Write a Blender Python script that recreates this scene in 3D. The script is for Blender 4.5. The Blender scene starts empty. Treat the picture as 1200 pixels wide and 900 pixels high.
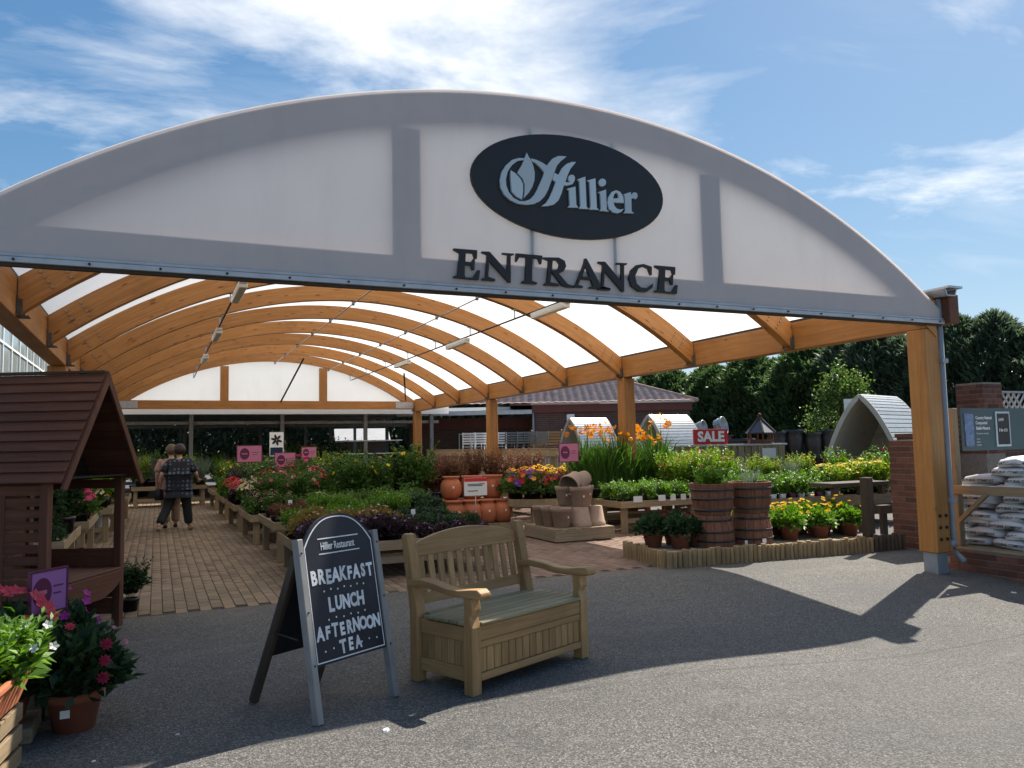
import bpy, math, random
import numpy as np
from mathutils import Vector, Matrix, Euler
random.seed(7)
RNG = np.random.default_rng(11)
scene = bpy.context.scene
COL = scene.collection
R = math.radians
# ------------------------------------------------------------------ camera
cam_data = bpy.data.cameras.new('camera'); cam = bpy.data.objects.new('camera', cam_data); COL.objects.link(cam)
cam_data.sensor_fit = 'HORIZONTAL'; cam_data.sensor_width = 36.0; cam_data.lens = 36.0 * 922.556 / 1200.0
cam_data.clip_start = 0.05; cam_data.clip_end = 2000
YAW, PITCH, ROLL = 0.42473, 0.078936, 0.020129
F = Vector((math.sin(YAW) * math.cos(PITCH), math.cos(YAW) * math.cos(PITCH), math.sin(PITCH)))
R0 = Vector((math.cos(YAW), -math.sin(YAW), 0)); U0 = R0.cross(F)
RX = R0 * math.cos(ROLL) - U0 * math.sin(ROLL); UX = R0 * math.sin(ROLL) + U0 * math.cos(ROLL)
m = Matrix((RX, UX, -F)).transposed().to_4x4(); m.translation = (0, 0, 1.45)
cam.matrix_world = m
scene.camera = cam
# ------------------------------------------------------------------ sky and sun
SUN_TO = Vector((0.83, 0.42, 1.0)).normalized()
SUN_EL = math.asin(SUN_TO.z); SUN_AZ = math.atan2(SUN_TO.x, SUN_TO.y)
scene.view_settings.view_transform = 'Standard'; scene.view_settings.look = 'None'
scene.view_settings.exposure = 1.15; scene.view_settings.gamma = 1.0; scene.view_settings.use_curve_mapping = False
sun_d = bpy.data.lights.new('sun', 'SUN'); sun = bpy.data.objects.new('sun', sun_d); COL.objects.link(sun)
sun_d.energy = 3.8; sun_d.angle = R(0.53); sun_d.color = (1.0, 0.93, 0.82)
sun.rotation_euler = (-SUN_TO).to_track_quat('-Z', 'Y').to_euler(); sun.location = (40, 22, 48)

class NT:
    """tiny node-graph helper"""
    def __init__(s, tree): s.t = tree; s.n = tree.nodes; s.l = tree.links
    def new(s, typ, **kw):
        nd = s.n.new(typ)
        for k, v in kw.items():
            if k.startswith('_'): setattr(nd, k[1:], v)
        return nd
    def set(s, nd, **ins):
        for k, v in ins.items():
            key = int(k[1:]) if k[0] == 'i' and k[1:].isdigit() else k.replace('_', ' ')
            sock = nd.inputs[key]
            if hasattr(v, 'is_linked') or isinstance(v, bpy.types.NodeSocket): s.l.new(v, sock)
            else: sock.default_value = v
        return nd
    def math(s, op, a, b=None, clamp=False):
        nd = s.n.new('ShaderNodeMath'); nd.operation = op; nd.use_clamp = clamp
        s.set(nd, i0=a)
        if b is not None: s.set(nd, i1=b)
        return nd.outputs[0]
    def vmath(s, op, a, b=None):
        nd = s.n.new('ShaderNodeVectorMath'); nd.operation = op; s.set(nd, i0=a)
        if b is not None: s.set(nd, i1=b)
        return nd.outputs['Value'] if op in ('LENGTH', 'DOT_PRODUCT') else nd.outputs['Vector']
    def noise(s, vec, scale, detail=4, rough=0.55, dist=0.0):
        nd = s.n.new('ShaderNodeTexNoise')
        if vec is not None: s.l.new(vec, nd.inputs['Vector'])
        nd.inputs['Scale'].default_value = scale; nd.inputs['Detail'].default_value = detail
        nd.inputs['Roughness'].default_value = rough; nd.inputs['Distortion'].default_value = dist
        return nd.outputs['Fac']
    def ramp(s, fac, stops, interp='LINEAR'):
        nd = s.n.new('ShaderNodeValToRGB'); nd.color_ramp.interpolation = interp
        el = nd.color_ramp.elements
        while len(el) < len(stops): el.new(0.5)
        for e, (p, c) in zip(el, stops):
            e.position = p; e.color = (*c, 1) if len(c) == 3 else c
        s.l.new(fac, nd.inputs['Fac']); return nd.outputs['Color']
    def mix(s, fac, a, b, blend='MIX'):
        nd = s.n.new('ShaderNodeMix'); nd.data_type = 'RGBA'; nd.blend_type = blend
        for sock, v in ((nd.inputs[0], fac), (nd.inputs[6], a), (nd.inputs[7], b)):
            if isinstance(v, bpy.types.NodeSocket): s.l.new(v, sock)
            else: sock.default_value = (*v, 1) if isinstance(v, tuple) and len(v) == 3 else v
        return nd.outputs[2]
    def mapping(s, vec, scale=(1, 1, 1), loc=(0, 0, 0), rot=(0, 0, 0)):
        nd = s.n.new('ShaderNodeMapping'); s.l.new(vec, nd.inputs[0])
        nd.inputs['Scale'].default_value = scale; nd.inputs['Location'].default_value = loc; nd.inputs['Rotation'].default_value = rot
        return nd.outputs[0]

world = bpy.data.worlds.new('World'); scene.world = world; world.use_nodes = True
w = NT(world.node_tree); w.n.clear()
sky = w.new('ShaderNodeTexSky'); sky.sky_type = 'NISHITA'; sky.sun_disc = False
sky.sun_elevation = SUN_EL; sky.sun_rotation = SUN_AZ; sky.altitude = 0; sky.air_density = 1.0; sky.dust_density = 0.3; sky.ozone_density = 6.0
tc = w.new('ShaderNodeTexCoord')
sep = w.new('ShaderNodeSeparateXYZ'); w.l.new(tc.outputs['Generated'], sep.inputs[0])
zz = w.math('MAXIMUM', sep.outputs[2], 0.02)
den = w.math('ADD', zz, 0.10)
cmb = w.new('ShaderNodeCombineXYZ'); w.l.new(w.math('DIVIDE', sep.outputs[0], den), cmb.inputs[0]); w.l.new(w.math('DIVIDE', sep.outputs[1], den), cmb.inputs[1])
pv = cmb.outputs[0]
big = w.noise(w.mapping(pv, loc=(0.4, 1.3, 0.7)), 0.42, 2, 0.5)
puff = w.noise(w.mapping(pv, scale=(1.0, 1.25, 1), loc=(1.6, 0.9, 0), rot=(0, 0, 0.5)), 1.3, 10, 0.60, 0.35)
wisp = w.noise(w.mapping(pv, scale=(0.35, 1.5, 1), loc=(4.2, 1.7, 2.0), rot=(0, 0, 0.85)), 1.6, 8, 0.58, 0.9)
cov = w.math('ADD', puff, w.math('MULTIPLY', w.math('SUBTRACT', big, 0.5), 1.25))
c1 = w.ramp(cov, [(0.55, (0, 0, 0)), (0.69, (0.55, 0.55, 0.55)), (0.83, (1, 1, 1))])
c2 = w.ramp(wisp, [(0.52, (0, 0, 0)), (0.80, (0.38, 0.38, 0.38))])
mask = w.math('MAXIMUM', c1, c2)
horizon = w.ramp(sep.outputs[2], [(0.02, (0, 0, 0)), (0.25, (1, 1, 1))])
mask = w.math('MULTIPLY', mask, horizon)
ccol = w.ramp(puff, [(0.45, (4.4, 4.7, 5.1)), (0.72, (6.6, 6.6, 6.6))])
# soft shoulder over the whole sky, so that it does not burn out towards the horizon
shoulder = w.vmath('DIVIDE', sky.outputs[0], w.vmath('ADD', w.vmath('SCALE', sky.outputs[0]), (1.0, 1.0, 1.0)))
shoulder.node.inputs[1].links[0].from_node.inputs[0].links[0].from_node.inputs['Scale'].default_value = 0.12
hs = w.new('ShaderNodeHueSaturation'); w.l.new(shoulder, hs.inputs['Color']); hs.inputs['Saturation'].default_value = 1.2
tinted = hs.outputs[0]
skyc = w.mix(mask, tinted, ccol)
bg = w.new('ShaderNodeBackground'); w.l.new(skyc, bg.inputs[0]); bg.inputs[1].default_value = 0.094
wo = w.new('ShaderNodeOutputWorld'); w.l.new(bg.outputs[0], wo.inputs[0])
scene.cycles.use_denoising = True
scene.cycles.max_bounces = 8; scene.cycles.diffuse_bounces = 4; scene.cycles.glossy_bounces = 3
scene.cycles.transmission_bounces = 6; scene.cycles.transparent_max_bounces = 6; scene.cycles.sample_clamp_indirect = 6
scene.cycles.caustics_reflective = False; scene.cycles.caustics_refractive = False
# ------------------------------------------------------------------ materials
MATS = {}
def new_mat(name):
    mt = bpy.data.materials.new(name); mt.use_nodes = True; g = NT(mt.node_tree); g.n.clear()
    out = g.new('ShaderNodeOutputMaterial'); p = g.new('ShaderNodeBsdfPrincipled'); g.l.new(p.outputs[0], out.inputs[0])
    MATS[name] = mt
    return mt, g, p, out
def objco(g):
    return g.new('ShaderNodeTexCoord').outputs['Object']
def orand(g):
    return g.new('ShaderNodeObjectInfo').outputs['Random']
def bump(g, p, h, strength=0.4, dist=0.01):
    b = g.new('ShaderNodeBump'); b.inputs['Strength'].default_value = strength; b.inputs['Distance'].default_value = dist
    g.l.new(h, b.inputs['Height']); g.l.new(b.outputs[0], p.inputs['Normal'])
def plain(name, col, rough=0.6, var=0.18, scale=6.0, metal=0.0, bmp=0.0, spec=0.5, orv=0.12, dirt=0.0, dscale=2.0):
    """colour with noise variation, per-object variation, optional dirt and fine relief"""
    if name in MATS: return MATS[name]
    mt, g, p, out = new_mat(name); co = objco(g)
    n = g.noise(co, scale, 6, 0.6)
    a = tuple(c * (1 - var) for c in col); b = tuple(min(1, c * (1 + var)) for c in col)
    c = g.ramp(n, [(0.3, a), (0.7, b)])
    o = g.math('ADD', g.math('MULTIPLY', orand(g), 2 * orv), 1 - orv)
    hsv = g.new('ShaderNodeHueSaturation'); g.l.new(c, hsv.inputs['Color']); g.l.new(o, hsv.inputs['Value'])
    c = hsv.outputs[0]
    if dirt:
        d = g.ramp(g.noise(co, dscale, 5, 0.65), [(0.45, (0, 0, 0)), (0.75, (dirt, dirt, dirt))])
        c = g.mix(d, c, tuple(x * 0.35 for x in col))
    g.l.new(c, p.inputs['Base Color'])
    p.inputs['Roughness'].default_value = rough; p.inputs['Metallic'].default_value = metal; p.inputs['Specular IOR Level'].default_value = spec
    if bmp: bump(g, p, g.noise(co, scale * 6, 4, 0.6), bmp, 0.004)
    return mt
def wood(name, axis, c1, c2, rough=0.65, knots=0.0, ring=34, spec=0.3):
    """sawn timber with the grain along one object axis"""
    key = name + '_' + axis
    if key in MATS: return MATS[key]
    mt, g, p, out = new_mat(key); co = objco(g)
    sc = [ring, ring, ring]; sc['xyz'.index(axis)] = ring * 0.05
    off = g.new('ShaderNodeVectorMath'); off.operation = 'ADD'; g.l.new(co, off.inputs[0])
    rv = g.math('MULTIPLY', orand(g), 37.0); cb = g.new('ShaderNodeCombineXYZ')
    for i in range(3): g.l.new(rv, cb.inputs[i])
    g.l.new(cb.outputs[0], off.inputs[1]); co = off.outputs[0]
    v = g.mapping(co, scale=tuple(sc))
    n = g.noise(v, 1.0, 6, 0.62, 0.6)
    c = g.ramp(n, [(0.28, c1), (0.5, tuple((a + b) / 2 for a, b in zip(c1, c2))), (0.72, c2)])
    if knots:
        vo = g.new('ShaderNodeTexVoronoi'); vs = [7, 7, 7]; vs['xyz'.index(axis)] = 2.6
        g.l.new(g.mapping(co, scale=tuple(vs)), vo.inputs['Vector']); vo.inputs['Scale'].default_value = 1.0
        k = g.ramp(vo.outputs['Distance'], [(0.05, (knots,) * 3), (0.13, (0, 0, 0))])
        c = g.mix(k, c, tuple(x * 0.3 for x in c1))
    o = g.math('ADD', g.math('MULTIPLY', orand(g), 0.34), 0.83)
    hsv = g.new('ShaderNodeHueSaturation'); g.l.new(c, hsv.inputs['Color']); g.l.new(o, hsv.inputs['Value'])
    blo = g.noise(co, 2.2, 3, 0.6)
    c = g.mix(g.ramp(blo, [(0.4, (0, 0, 0)), (0.75, (0.35,) * 3)]), hsv.outputs[0], tuple(x * 0.6 for x in c1))
    g.l.new(c, p.inputs['Base Color']); p.inputs['Roughness'].default_value = rough; p.inputs['Specular IOR Level'].default_value = spec
    bump(g, p, n, 0.25, 0.003)
    return mt
def leafmat(name, stops, trans=0.35, rough=0.5):
    """leaf: colour picked per leaf, light passes through"""
    if name in MATS: return MATS[name]
    mt, g, p, out = new_mat(name)
    geo = g.new('ShaderNodeNewGeometry')
    r = g.math('FRACT', g.math('ADD', geo.outputs['Random Per Island'], g.math('MULTIPLY', orand(g), 0.13)))
    k = len(stops) - 1
    c = g.ramp(r, [(i / k, s) for i, s in enumerate(stops)])
    g.l.new(c, p.inputs['Base Color']); p.inputs['Roughness'].default_value = rough; p.inputs['Specular IOR Level'].default_value = 0.35
    tr = g.new('ShaderNodeBsdfTranslucent'); hs = g.new('ShaderNodeHueSaturation'); g.l.new(c, hs.inputs['Color'])
    hs.inputs['Saturation'].default_value = 1.15; hs.inputs['Value'].default_value = 1.25; g.l.new(hs.outputs[0], tr.inputs[0])
    mx = g.new('ShaderNodeMixShader'); mx.inputs[0].default_value = trans
    g.l.new(p.outputs[0], mx.inputs[1]); g.l.new(tr.outputs[0], mx.inputs[2]); g.l.new(mx.outputs[0], out.inputs[0])
    return mt
def fabric(name, col, trans):
    mt, g, p, out = new_mat(name); co = objco(g)
    n = g.noise(co, 1.3, 5, 0.6)
    st = g.noise(g.mapping(co, scale=(3.0, 3.0, 0.5)), 1.0, 5, 0.65)
    c = g.mix(g.ramp(n, [(0.35, (0, 0, 0)), (0.7, (0.5,) * 3)]), col, tuple(x * 0.9 for x in col))
    c = g.mix(g.ramp(st, [(0.52, (0, 0, 0)), (0.8, (0.35,) * 3)]), c, tuple(x * 0.78 for x in col))
    g.l.new(c, p.inputs['Base Color']); p.inputs['Roughness'].default_value = 0.55; p.inputs['Specular IOR Level'].default_value = 0.3
    tr = g.new('ShaderNodeBsdfTranslucent'); g.l.new(c, tr.inputs[0])
    mx = g.new('ShaderNodeMixShader'); mx.inputs[0].default_value = trans
    g.l.new(p.outputs[0], mx.inputs[1]); g.l.new(tr.outputs[0], mx.inputs[2]); g.l.new(mx.outputs[0], out.inputs[0])
    return mt
def glulam(name, cx, cz):
    """curved laminated timber: laminations and grain run round the arch"""
    mt, g, p, out = new_mat(name); geo = g.new('ShaderNodeNewGeometry'); sp = g.new('ShaderNodeSeparateXYZ'); g.l.new(geo.outputs['Position'], sp.inputs[0])
    dx = g.math('SUBTRACT', sp.outputs[0], cx); dz = g.math('SUBTRACT', sp.outputs[2], cz)
    rad = g.math('SQRT', g.math('ADD', g.math('MULTIPLY', dx, dx), g.math('MULTIPLY', dz, dz)))
    ang = g.math('MULTIPLY', g.math('ARCTAN2', dx, dz), 7.4)
    cb = g.new('ShaderNodeCombineXYZ'); g.l.new(g.math('MULTIPLY', ang, 1.6), cb.inputs[0]); g.l.new(g.math('MULTIPLY', sp.outputs[1], 20), cb.inputs[1]); g.l.new(g.math('MULTIPLY', rad, 34), cb.inputs[2])
    n = g.noise(cb.outputs[0], 1.0, 6, 0.62, 0.5)
    c = g.ramp(n, [(0.28, (0.33, 0.135, 0.032)), (0.5, (0.44, 0.19, 0.052)), (0.74, (0.53, 0.25, 0.085))])
    lam = g.math('FRACT', g.math('MULTIPLY', rad, 24.0))
    c = g.mix(g.ramp(lam, [(0.0, (0.5,) * 3), (0.06, (0, 0, 0))]), c, (0.16, 0.06, 0.015))
    cb2 = g.new('ShaderNodeCombineXYZ'); g.l.new(g.math('MULTIPLY', ang, 3.2), cb2.inputs[0]); g.l.new(g.math('MULTIPLY', sp.outputs[1], 6), cb2.inputs[1]); g.l.new(g.math('MULTIPLY', rad, 13), cb2.inputs[2])
    vo = g.new('ShaderNodeTexVoronoi'); vo.inputs['Scale'].default_value = 1.0; g.l.new(cb2.outputs[0], vo.inputs['Vector'])
    c = g.mix(g.ramp(vo.outputs['Distance'], [(0.10, (0.75,) * 3), (0.20, (0, 0, 0))]), c, (0.10, 0.035, 0.01))
    hv = g.new('ShaderNodeHueSaturation'); g.l.new(c, hv.inputs['Color']); g.l.new(g.math('ADD', g.math('MULTIPLY', orand(g), 0.26), 0.87), hv.inputs['Value']); c = hv.outputs[0]
    wm = g.noise(geo.outputs['Position'], 1.7, 5, 0.65); c = g.mix(g.ramp(wm, [(0.56, (0,) * 3), (0.74, (0.45,) * 3)]), c, (0.20, 0.075, 0.02))
    g.l.new(c, p.inputs['Base Color']); p.inputs['Roughness'].default_value = 0.5; p.inputs['Specular IOR Level'].default_value = 0.35
    return mt
def emit_panel(name, col):
    mt, g, p, out = new_mat(name); p.inputs['Base Color'].default_value = (*col, 1); p.inputs['Roughness'].default_value = 0.35
    return mt
# asphalt
mt, g, p, out = new_mat('asphalt'); co = objco(g)
n1 = g.noise(co, 130, 3, 0.7); n2 = g.noise(co, 0.55, 5, 0.6); n3 = g.noise(co, 5.0, 5, 0.65)
vo = g.new('ShaderNodeTexVoronoi'); vo.inputs['Scale'].default_value = 125; g.l.new(co, vo.inputs['Vector'])
vsep = g.new('ShaderNodeSeparateColor'); g.l.new(vo.outputs['Color'], vsep.inputs[0])
c = g.ramp(vsep.outputs[0], [(0.0, (0.035, 0.034, 0.033)), (0.45, (0.10, 0.095, 0.089)), (0.8, (0.17, 0.16, 0.145)), (1.0, (0.32, 0.30, 0.27))])
c = g.mix(g.ramp(n3, [(0.3, (0.0,) * 3), (0.75, (0.35,) * 3)]), c, (0.135, 0.127, 0.113))
c = g.mix(g.ramp(n2, [(0.35, (0,) * 3), (0.7, (0.5,) * 3)]), c, (0.075, 0.076, 0.078))
# faint joint between two lays of tarmac
sx = g.new('ShaderNodeSeparateXYZ'); g.l.new(co, sx.inputs[0])
jy = g.math('ABSOLUTE', g.math('SUBTRACT', g.math('ADD', sx.outputs[1], g.math('MULTIPLY', n3, 0.05)), g.math('ADD', g.math('MULTIPLY', sx.outputs[0], 0.02), 4.22)))
c = g.mix(g.ramp(jy, [(0.0, (0.55,) * 3), (0.025, (0, 0, 0))]), c, (0.05, 0.05, 0.05))
st1 = g.noise(g.mapping(co, loc=(3.1, 7.7, 0)), 1.1, 6, 0.7); c = g.mix(g.ramp(st1, [(0.58, (0,) * 3), (0.70, (0.45,) * 3)]), c, (0.055, 0.054, 0.055))
st2 = g.noise(g.mapping(co, scale=(1, 2.6, 1), rot=(0, 0, 0.3), loc=(1.1, 2.7, 0)), 0.9, 5, 0.6); c = g.mix(g.ramp(st2, [(0.55, (0,) * 3), (0.72, (0.4,) * 3)]), c, (0.20, 0.185, 0.16))
g.l.new(c, p.inputs['Base Color']); p.inputs['Roughness'].default_value = 0.85; p.inputs['Specular IOR Level'].default_value = 0.3
bump(g, p, g.math('ADD', vo.outputs['Distance'], n1), 0.55, 0.006)
# brick and roof-tile wall material for far walls
def brickmat(name, c1, c2, mortar, sx_=1.0):
    mt, g, p, out = new_mat(name); co = objco(g)
    bt = g.new('ShaderNodeTexBrick'); g.l.new(co, bt.inputs['Vector'])
    sp = g.new('ShaderNodeSeparateXYZ'); g.l.new(co, sp.inputs[0]); cb = g.new('ShaderNodeCombineXYZ')
    g.l.new(g.math('ADD', sp.outputs[0], sp.outputs[1]), cb.inputs[0]); g.l.new(sp.outputs[2], cb.inputs[1]); g.l.new(cb.outputs[0], bt.inputs['Vector'])
    bt.inputs['Scale'].default_value = 1.0; bt.inputs['Brick Width'].default_value = 0.225; bt.inputs['Row Height'].default_value = 0.075; bt.inputs['Mortar Size'].default_value = 0.006
    bt.inputs['Color1'].default_value = (*c1, 1); bt.inputs['Color2'].default_value = (*c2, 1); bt.inputs['Mortar'].default_value = (*mortar, 1)
    n = g.noise(co, 2.0, 5, 0.6)
    c = g.mix(g.ramp(n, [(0.35, (0,) * 3), (0.75, (0.4,) * 3)]), bt.outputs['Color'], tuple(x * 0.5 for x in c1))
    g.l.new(c, p.inputs['Base Color']); p.inputs['Roughness'].default_value = 0.85
    bump(g, p, bt.outputs['Fac'], -0.4, 0.01)
    return mt
M = MATS
brickmat('wall_brick', (0.125, 0.062, 0.05), (0.08, 0.045, 0.04), (0.15, 0.13, 0.115))
plain('brick_piece', (0.15, 0.06, 0.042), 0.85, 0.3, 14, bmp=0.5, orv=0.35, dirt=0.4, dscale=9)
plain('mortar', (0.26, 0.23, 0.19), 0.9, 0.2, 20)
plain('paver', (0.235, 0.165, 0.10), 0.85, 0.25, 9, bmp=0.4, orv=0.22, dirt=0.35, dscale=3)
plain('paver_red', (0.19, 0.115, 0.08), 0.85, 0.25, 9, bmp=0.4, orv=0.2, dirt=0.3, dscale=3)
plain('joint_sand', (0.055, 0.045, 0.035), 0.95, 0.3, 20)
fabric('roof_fabric', (0.90, 0.90, 0.89), 0.60)
fabric('gable_fabric', (0.92, 0.915, 0.925), 0.49)
CX_, CZ_ = 3.38, -3.13
glulam('glulam_arch', CX_, CZ_)
def pine(ax): return wood('pine', ax, (0.35, 0.14, 0.032), (0.53, 0.245, 0.075), 0.5, 0.75, 26, 0.35)
def softwood(ax): return wood('softwood', ax, (0.23, 0.165, 0.095), (0.38, 0.285, 0.175), 0.75, 0.4, 40)
def teak(ax): return wood('bench_timber', ax, (0.32, 0.175, 0.068), (0.50, 0.305, 0.135), 0.6, 0.3, 46)
def redwood(ax): return wood('brown_stain', ax, (0.105, 0.040, 0.024), (0.185, 0.074, 0.042), 0.65, 0.15, 40)
def darkwood(ax): return wood('dark_timber', ax, (0.05, 0.036, 0.026), (0.10, 0.075, 0.055), 0.75, 0.2, 40)
def pallet(ax): return wood('pallet_timber', ax, (0.21, 0.165, 0.11), (0.36, 0.29, 0.19), 0.8, 0.4, 40)
def logwood(ax): return wood('log_timber', ax, (0.25, 0.165, 0.08), (0.42, 0.29, 0.15), 0.85, 0.3, 60)
def barrelwood(ax): return wood('barrel_oak', ax, (0.145, 0.058, 0.032), (0.29, 0.13, 0.075), 0.75, 0.3, 50)
plain('aluminium', (0.42, 0.43, 0.45), 0.45, 0.12, 8, 0.4)
plain('galvanised', (0.42, 0.44, 0.46), 0.45, 0.15, 12, 0.7)
plain('steel_bolt', (0.36, 0.25, 0.15), 0.5, 0.15, 20, 0.2)
plain('dark_steel', (0.035, 0.035, 0.037), 0.5, 0.2, 10, 0.3)
plain('bracket_steel', (0.13, 0.12, 0.11), 0.5, 0.2, 10, 0.4)
plain('grey_steel', (0.16, 0.17, 0.17), 0.5, 0.2, 5, 0.2)
plain('grey_plastic', (0.36, 0.37, 0.38), 0.4, 0.1, 5)
plain('sign_black', (0.014, 0.013, 0.016), 0.42, 0.12, 5, spec=0.4)
plain('logo_grey', (0.52, 0.60, 0.64), 0.5, 0.04, 3)
plain('white_paint', (0.78, 0.78, 0.76), 0.5, 0.05, 4)
plain('grey_paint', (0.42, 0.42, 0.42), 0.6, 0.12, 8, dirt=0.2)
plain('board_frame', (0.29, 0.275, 0.26), 0.65, 0.18, 14, dirt=0.5, dscale=7)
plain('chalkboard', (0.014, 0.015, 0.024), 0.5, 0.35, 5, spec=0.35)
plain('chalk', (0.72, 0.72, 0.72), 0.9, 0.12, 60)
plain('terracotta', (0.42, 0.13, 0.055), 0.8, 0.15, 7, bmp=0.15, orv=0.1)
plain('terracotta_dark', (0.26, 0.085, 0.045), 0.8, 0.2, 7, bmp=0.15, orv=0.15, dirt=0.3)
plain('clay', (0.33, 0.23, 0.17), 0.85, 0.14, 10, bmp=0.2, orv=0.12, dirt=0.2)
plain('black_plastic', (0.012, 0.012, 0.013), 0.4, 0.1, 5)
plain('soil', (0.03, 0.02, 0.014), 0.95, 0.4, 30, bmp=0.6)
plain('pink_sign', (0.55, 0.17, 0.27), 0.45, 0.04, 3)
plain('lilac_sign', (0.36, 0.14, 0.37), 0.45, 0.05, 3)
plain('plum', (0.12, 0.012, 0.06), 0.45, 0.05, 3)
plain('red_sign', (0.55, 0.015, 0.02), 0.4, 0.05, 3)
plain('slate_sign', (0.045, 0.085, 0.095), 0.45, 0.08, 3)
plain('tag_white', (0.75, 0.74, 0.72), 0.5, 0.05, 3)
plain('bag_white', (0.66, 0.68, 0.70), 0.4, 0.1, 9, bmp=0.35)
plain('bag_print', (0.02, 0.035, 0.04), 0.4, 0.1, 9)
plain('lamp_tube', (0.80, 0.76, 0.62), 0.3, 0.05, 3)
plain('concrete_shoe', (0.30, 0.31, 0.33), 0.6, 0.12, 10, 0.3)
plain('roof_tile', (0.50, 0.35, 0.30), 0.85, 0.3, 6, dirt=0.3, spec=0.15)
plain('cream_board', (0.50, 0.47, 0.40), 0.7, 0.1, 8)
plain('silver_slat', (0.56, 0.57, 0.56), 0.35, 0.1, 6, 0.3)
plain('charcoal_glaze', (0.025, 0.027, 0.03), 0.35, 0.3, 6)
plain('blue_grey_roof', (0.06, 0.075, 0.10), 0.5, 0.15, 8)
plain('skin', (0.55, 0.32, 0.24), 0.55, 0.06, 9, spec=0.4)
plain('hair_brown', (0.030, 0.014, 0.009), 0.55, 0.3, 40)
plain('hair_fair', (0.11, 0.065, 0.035), 0.55, 0.3, 40)
plain('black_cloth', (0.010, 0.011, 0.014), 0.8, 0.2, 20)
plain('navy_cloth', (0.012, 0.018, 0.06), 0.8, 0.2, 20)
plain('pink_cloth', (0.42, 0.23, 0.19), 0.8, 0.1, 20)
plain('tan_leather', (0.35, 0.25, 0.16), 0.6, 0.1, 20)
# patterned blouse: regular pale blue motifs on black
mt, g, p, out = new_mat('patterned_cloth'); co = objco(g)
vo = g.new('ShaderNodeTexVoronoi'); vo.inputs['Scale'].default_value = 13; vo.inputs['Randomness'].default_value = 0.15; g.l.new(co, vo.inputs['Vector'])
c = g.ramp(vo.outputs['Distance'], [(0.25, (0.10, 0.13, 0.20)), (0.4, (0.012, 0.013, 0.02))])
g.l.new(c, p.inputs['Base Color']); p.inputs['Roughness'].default_value = 0.8
# glass of the glasshouse
mt, g, p, out = new_mat('glass_pane'); p.inputs['Base Color'].default_value = (0.55, 0.62, 0.62, 1); p.inputs['Roughness'].default_value = 0.06
p.inputs['Transmission Weight'].default_value = 0.55; p.inputs['IOR'].default_value = 1.25
# leaves
leafmat('leaf_mid', [(0.042, 0.09, 0.022), (0.075, 0.145, 0.03), (0.12, 0.205, 0.045)])
leafmat('leaf_bright', [(0.07, 0.15, 0.02), (0.12, 0.24, 0.035), (0.19, 0.33, 0.06)])
leafmat('leaf_lime', [(0.14, 0.24, 0.03), (0.22, 0.34, 0.045), (0.32, 0.44, 0.08)])
leafmat('leaf_dark', [(0.02, 0.045, 0.02), (0.034, 0.07, 0.028), (0.06, 0.11, 0.04)])
leafmat('leaf_grey', [(0.10, 0.15, 0.10), (0.15, 0.20, 0.14), (0.22, 0.27, 0.19)])
leafmat('leaf_blade', [(0.035, 0.085, 0.015), (0.07, 0.15, 0.03), (0.11, 0.21, 0.045)], 0.4)
leafmat('leaf_plum', [(0.035, 0.018, 0.03), (0.07, 0.035, 0.055), (0.05, 0.055, 0.025)])
leafmat('leaf_russet', [(0.13, 0.045, 0.03), (0.20, 0.08, 0.055), (0.09, 0.085, 0.03)])
leafmat('leaf_gold', [(0.20, 0.16, 0.045), (0.28, 0.20, 0.06), (0.15, 0.14, 0.05)])
leafmat('leaf_conifer', [(0.05, 0.08, 0.058), (0.085, 0.12, 0.08), (0.13, 0.175, 0.08)], 0.45, 0.4)
leafmat('leaf_hedge', [(0.04, 0.075, 0.035), (0.07, 0.12, 0.045), (0.12, 0.18, 0.06)], 0.4, 0.45)
leafmat('leaf_birch', [(0.05, 0.10, 0.025), (0.10, 0.17, 0.04), (0.17, 0.25, 0.06)], 0.4)
for nm, cols in dict(pink=[(0.75, 0.10, 0.22), (0.62, 0.06, 0.18)], coral=[(0.75, 0.09, 0.10), (0.62, 0.05, 0.09)], red=[(0.42, 0.008, 0.012), (0.55, 0.02, 0.03)],
                     crimson=[(0.32, 0.015, 0.045), (0.42, 0.03, 0.08)], orange=[(0.75, 0.24, 0.02), (0.80, 0.34, 0.04)], yellow=[(0.80, 0.52, 0.02), (0.85, 0.62, 0.06)],
                     white=[(0.80, 0.80, 0.76), (0.72, 0.72, 0.66)], violet=[(0.14, 0.03, 0.28), (0.22, 0.06, 0.36)], lilac=[(0.34, 0.22, 0.40), (0.26, 0.15, 0.32)],
                     magenta=[(0.45, 0.02, 0.28), (0.55, 0.05, 0.36)], blush=[(0.70, 0.38, 0.36), (0.62, 0.28, 0.28)], cream=[(0.75, 0.66, 0.42), (0.70, 0.60, 0.36)],
                     deepred=[(0.20, 0.005, 0.02), (0.28, 0.01, 0.03)]).items():
    leafmat('petal_' + nm, cols, 0.3, 0.6)
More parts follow.
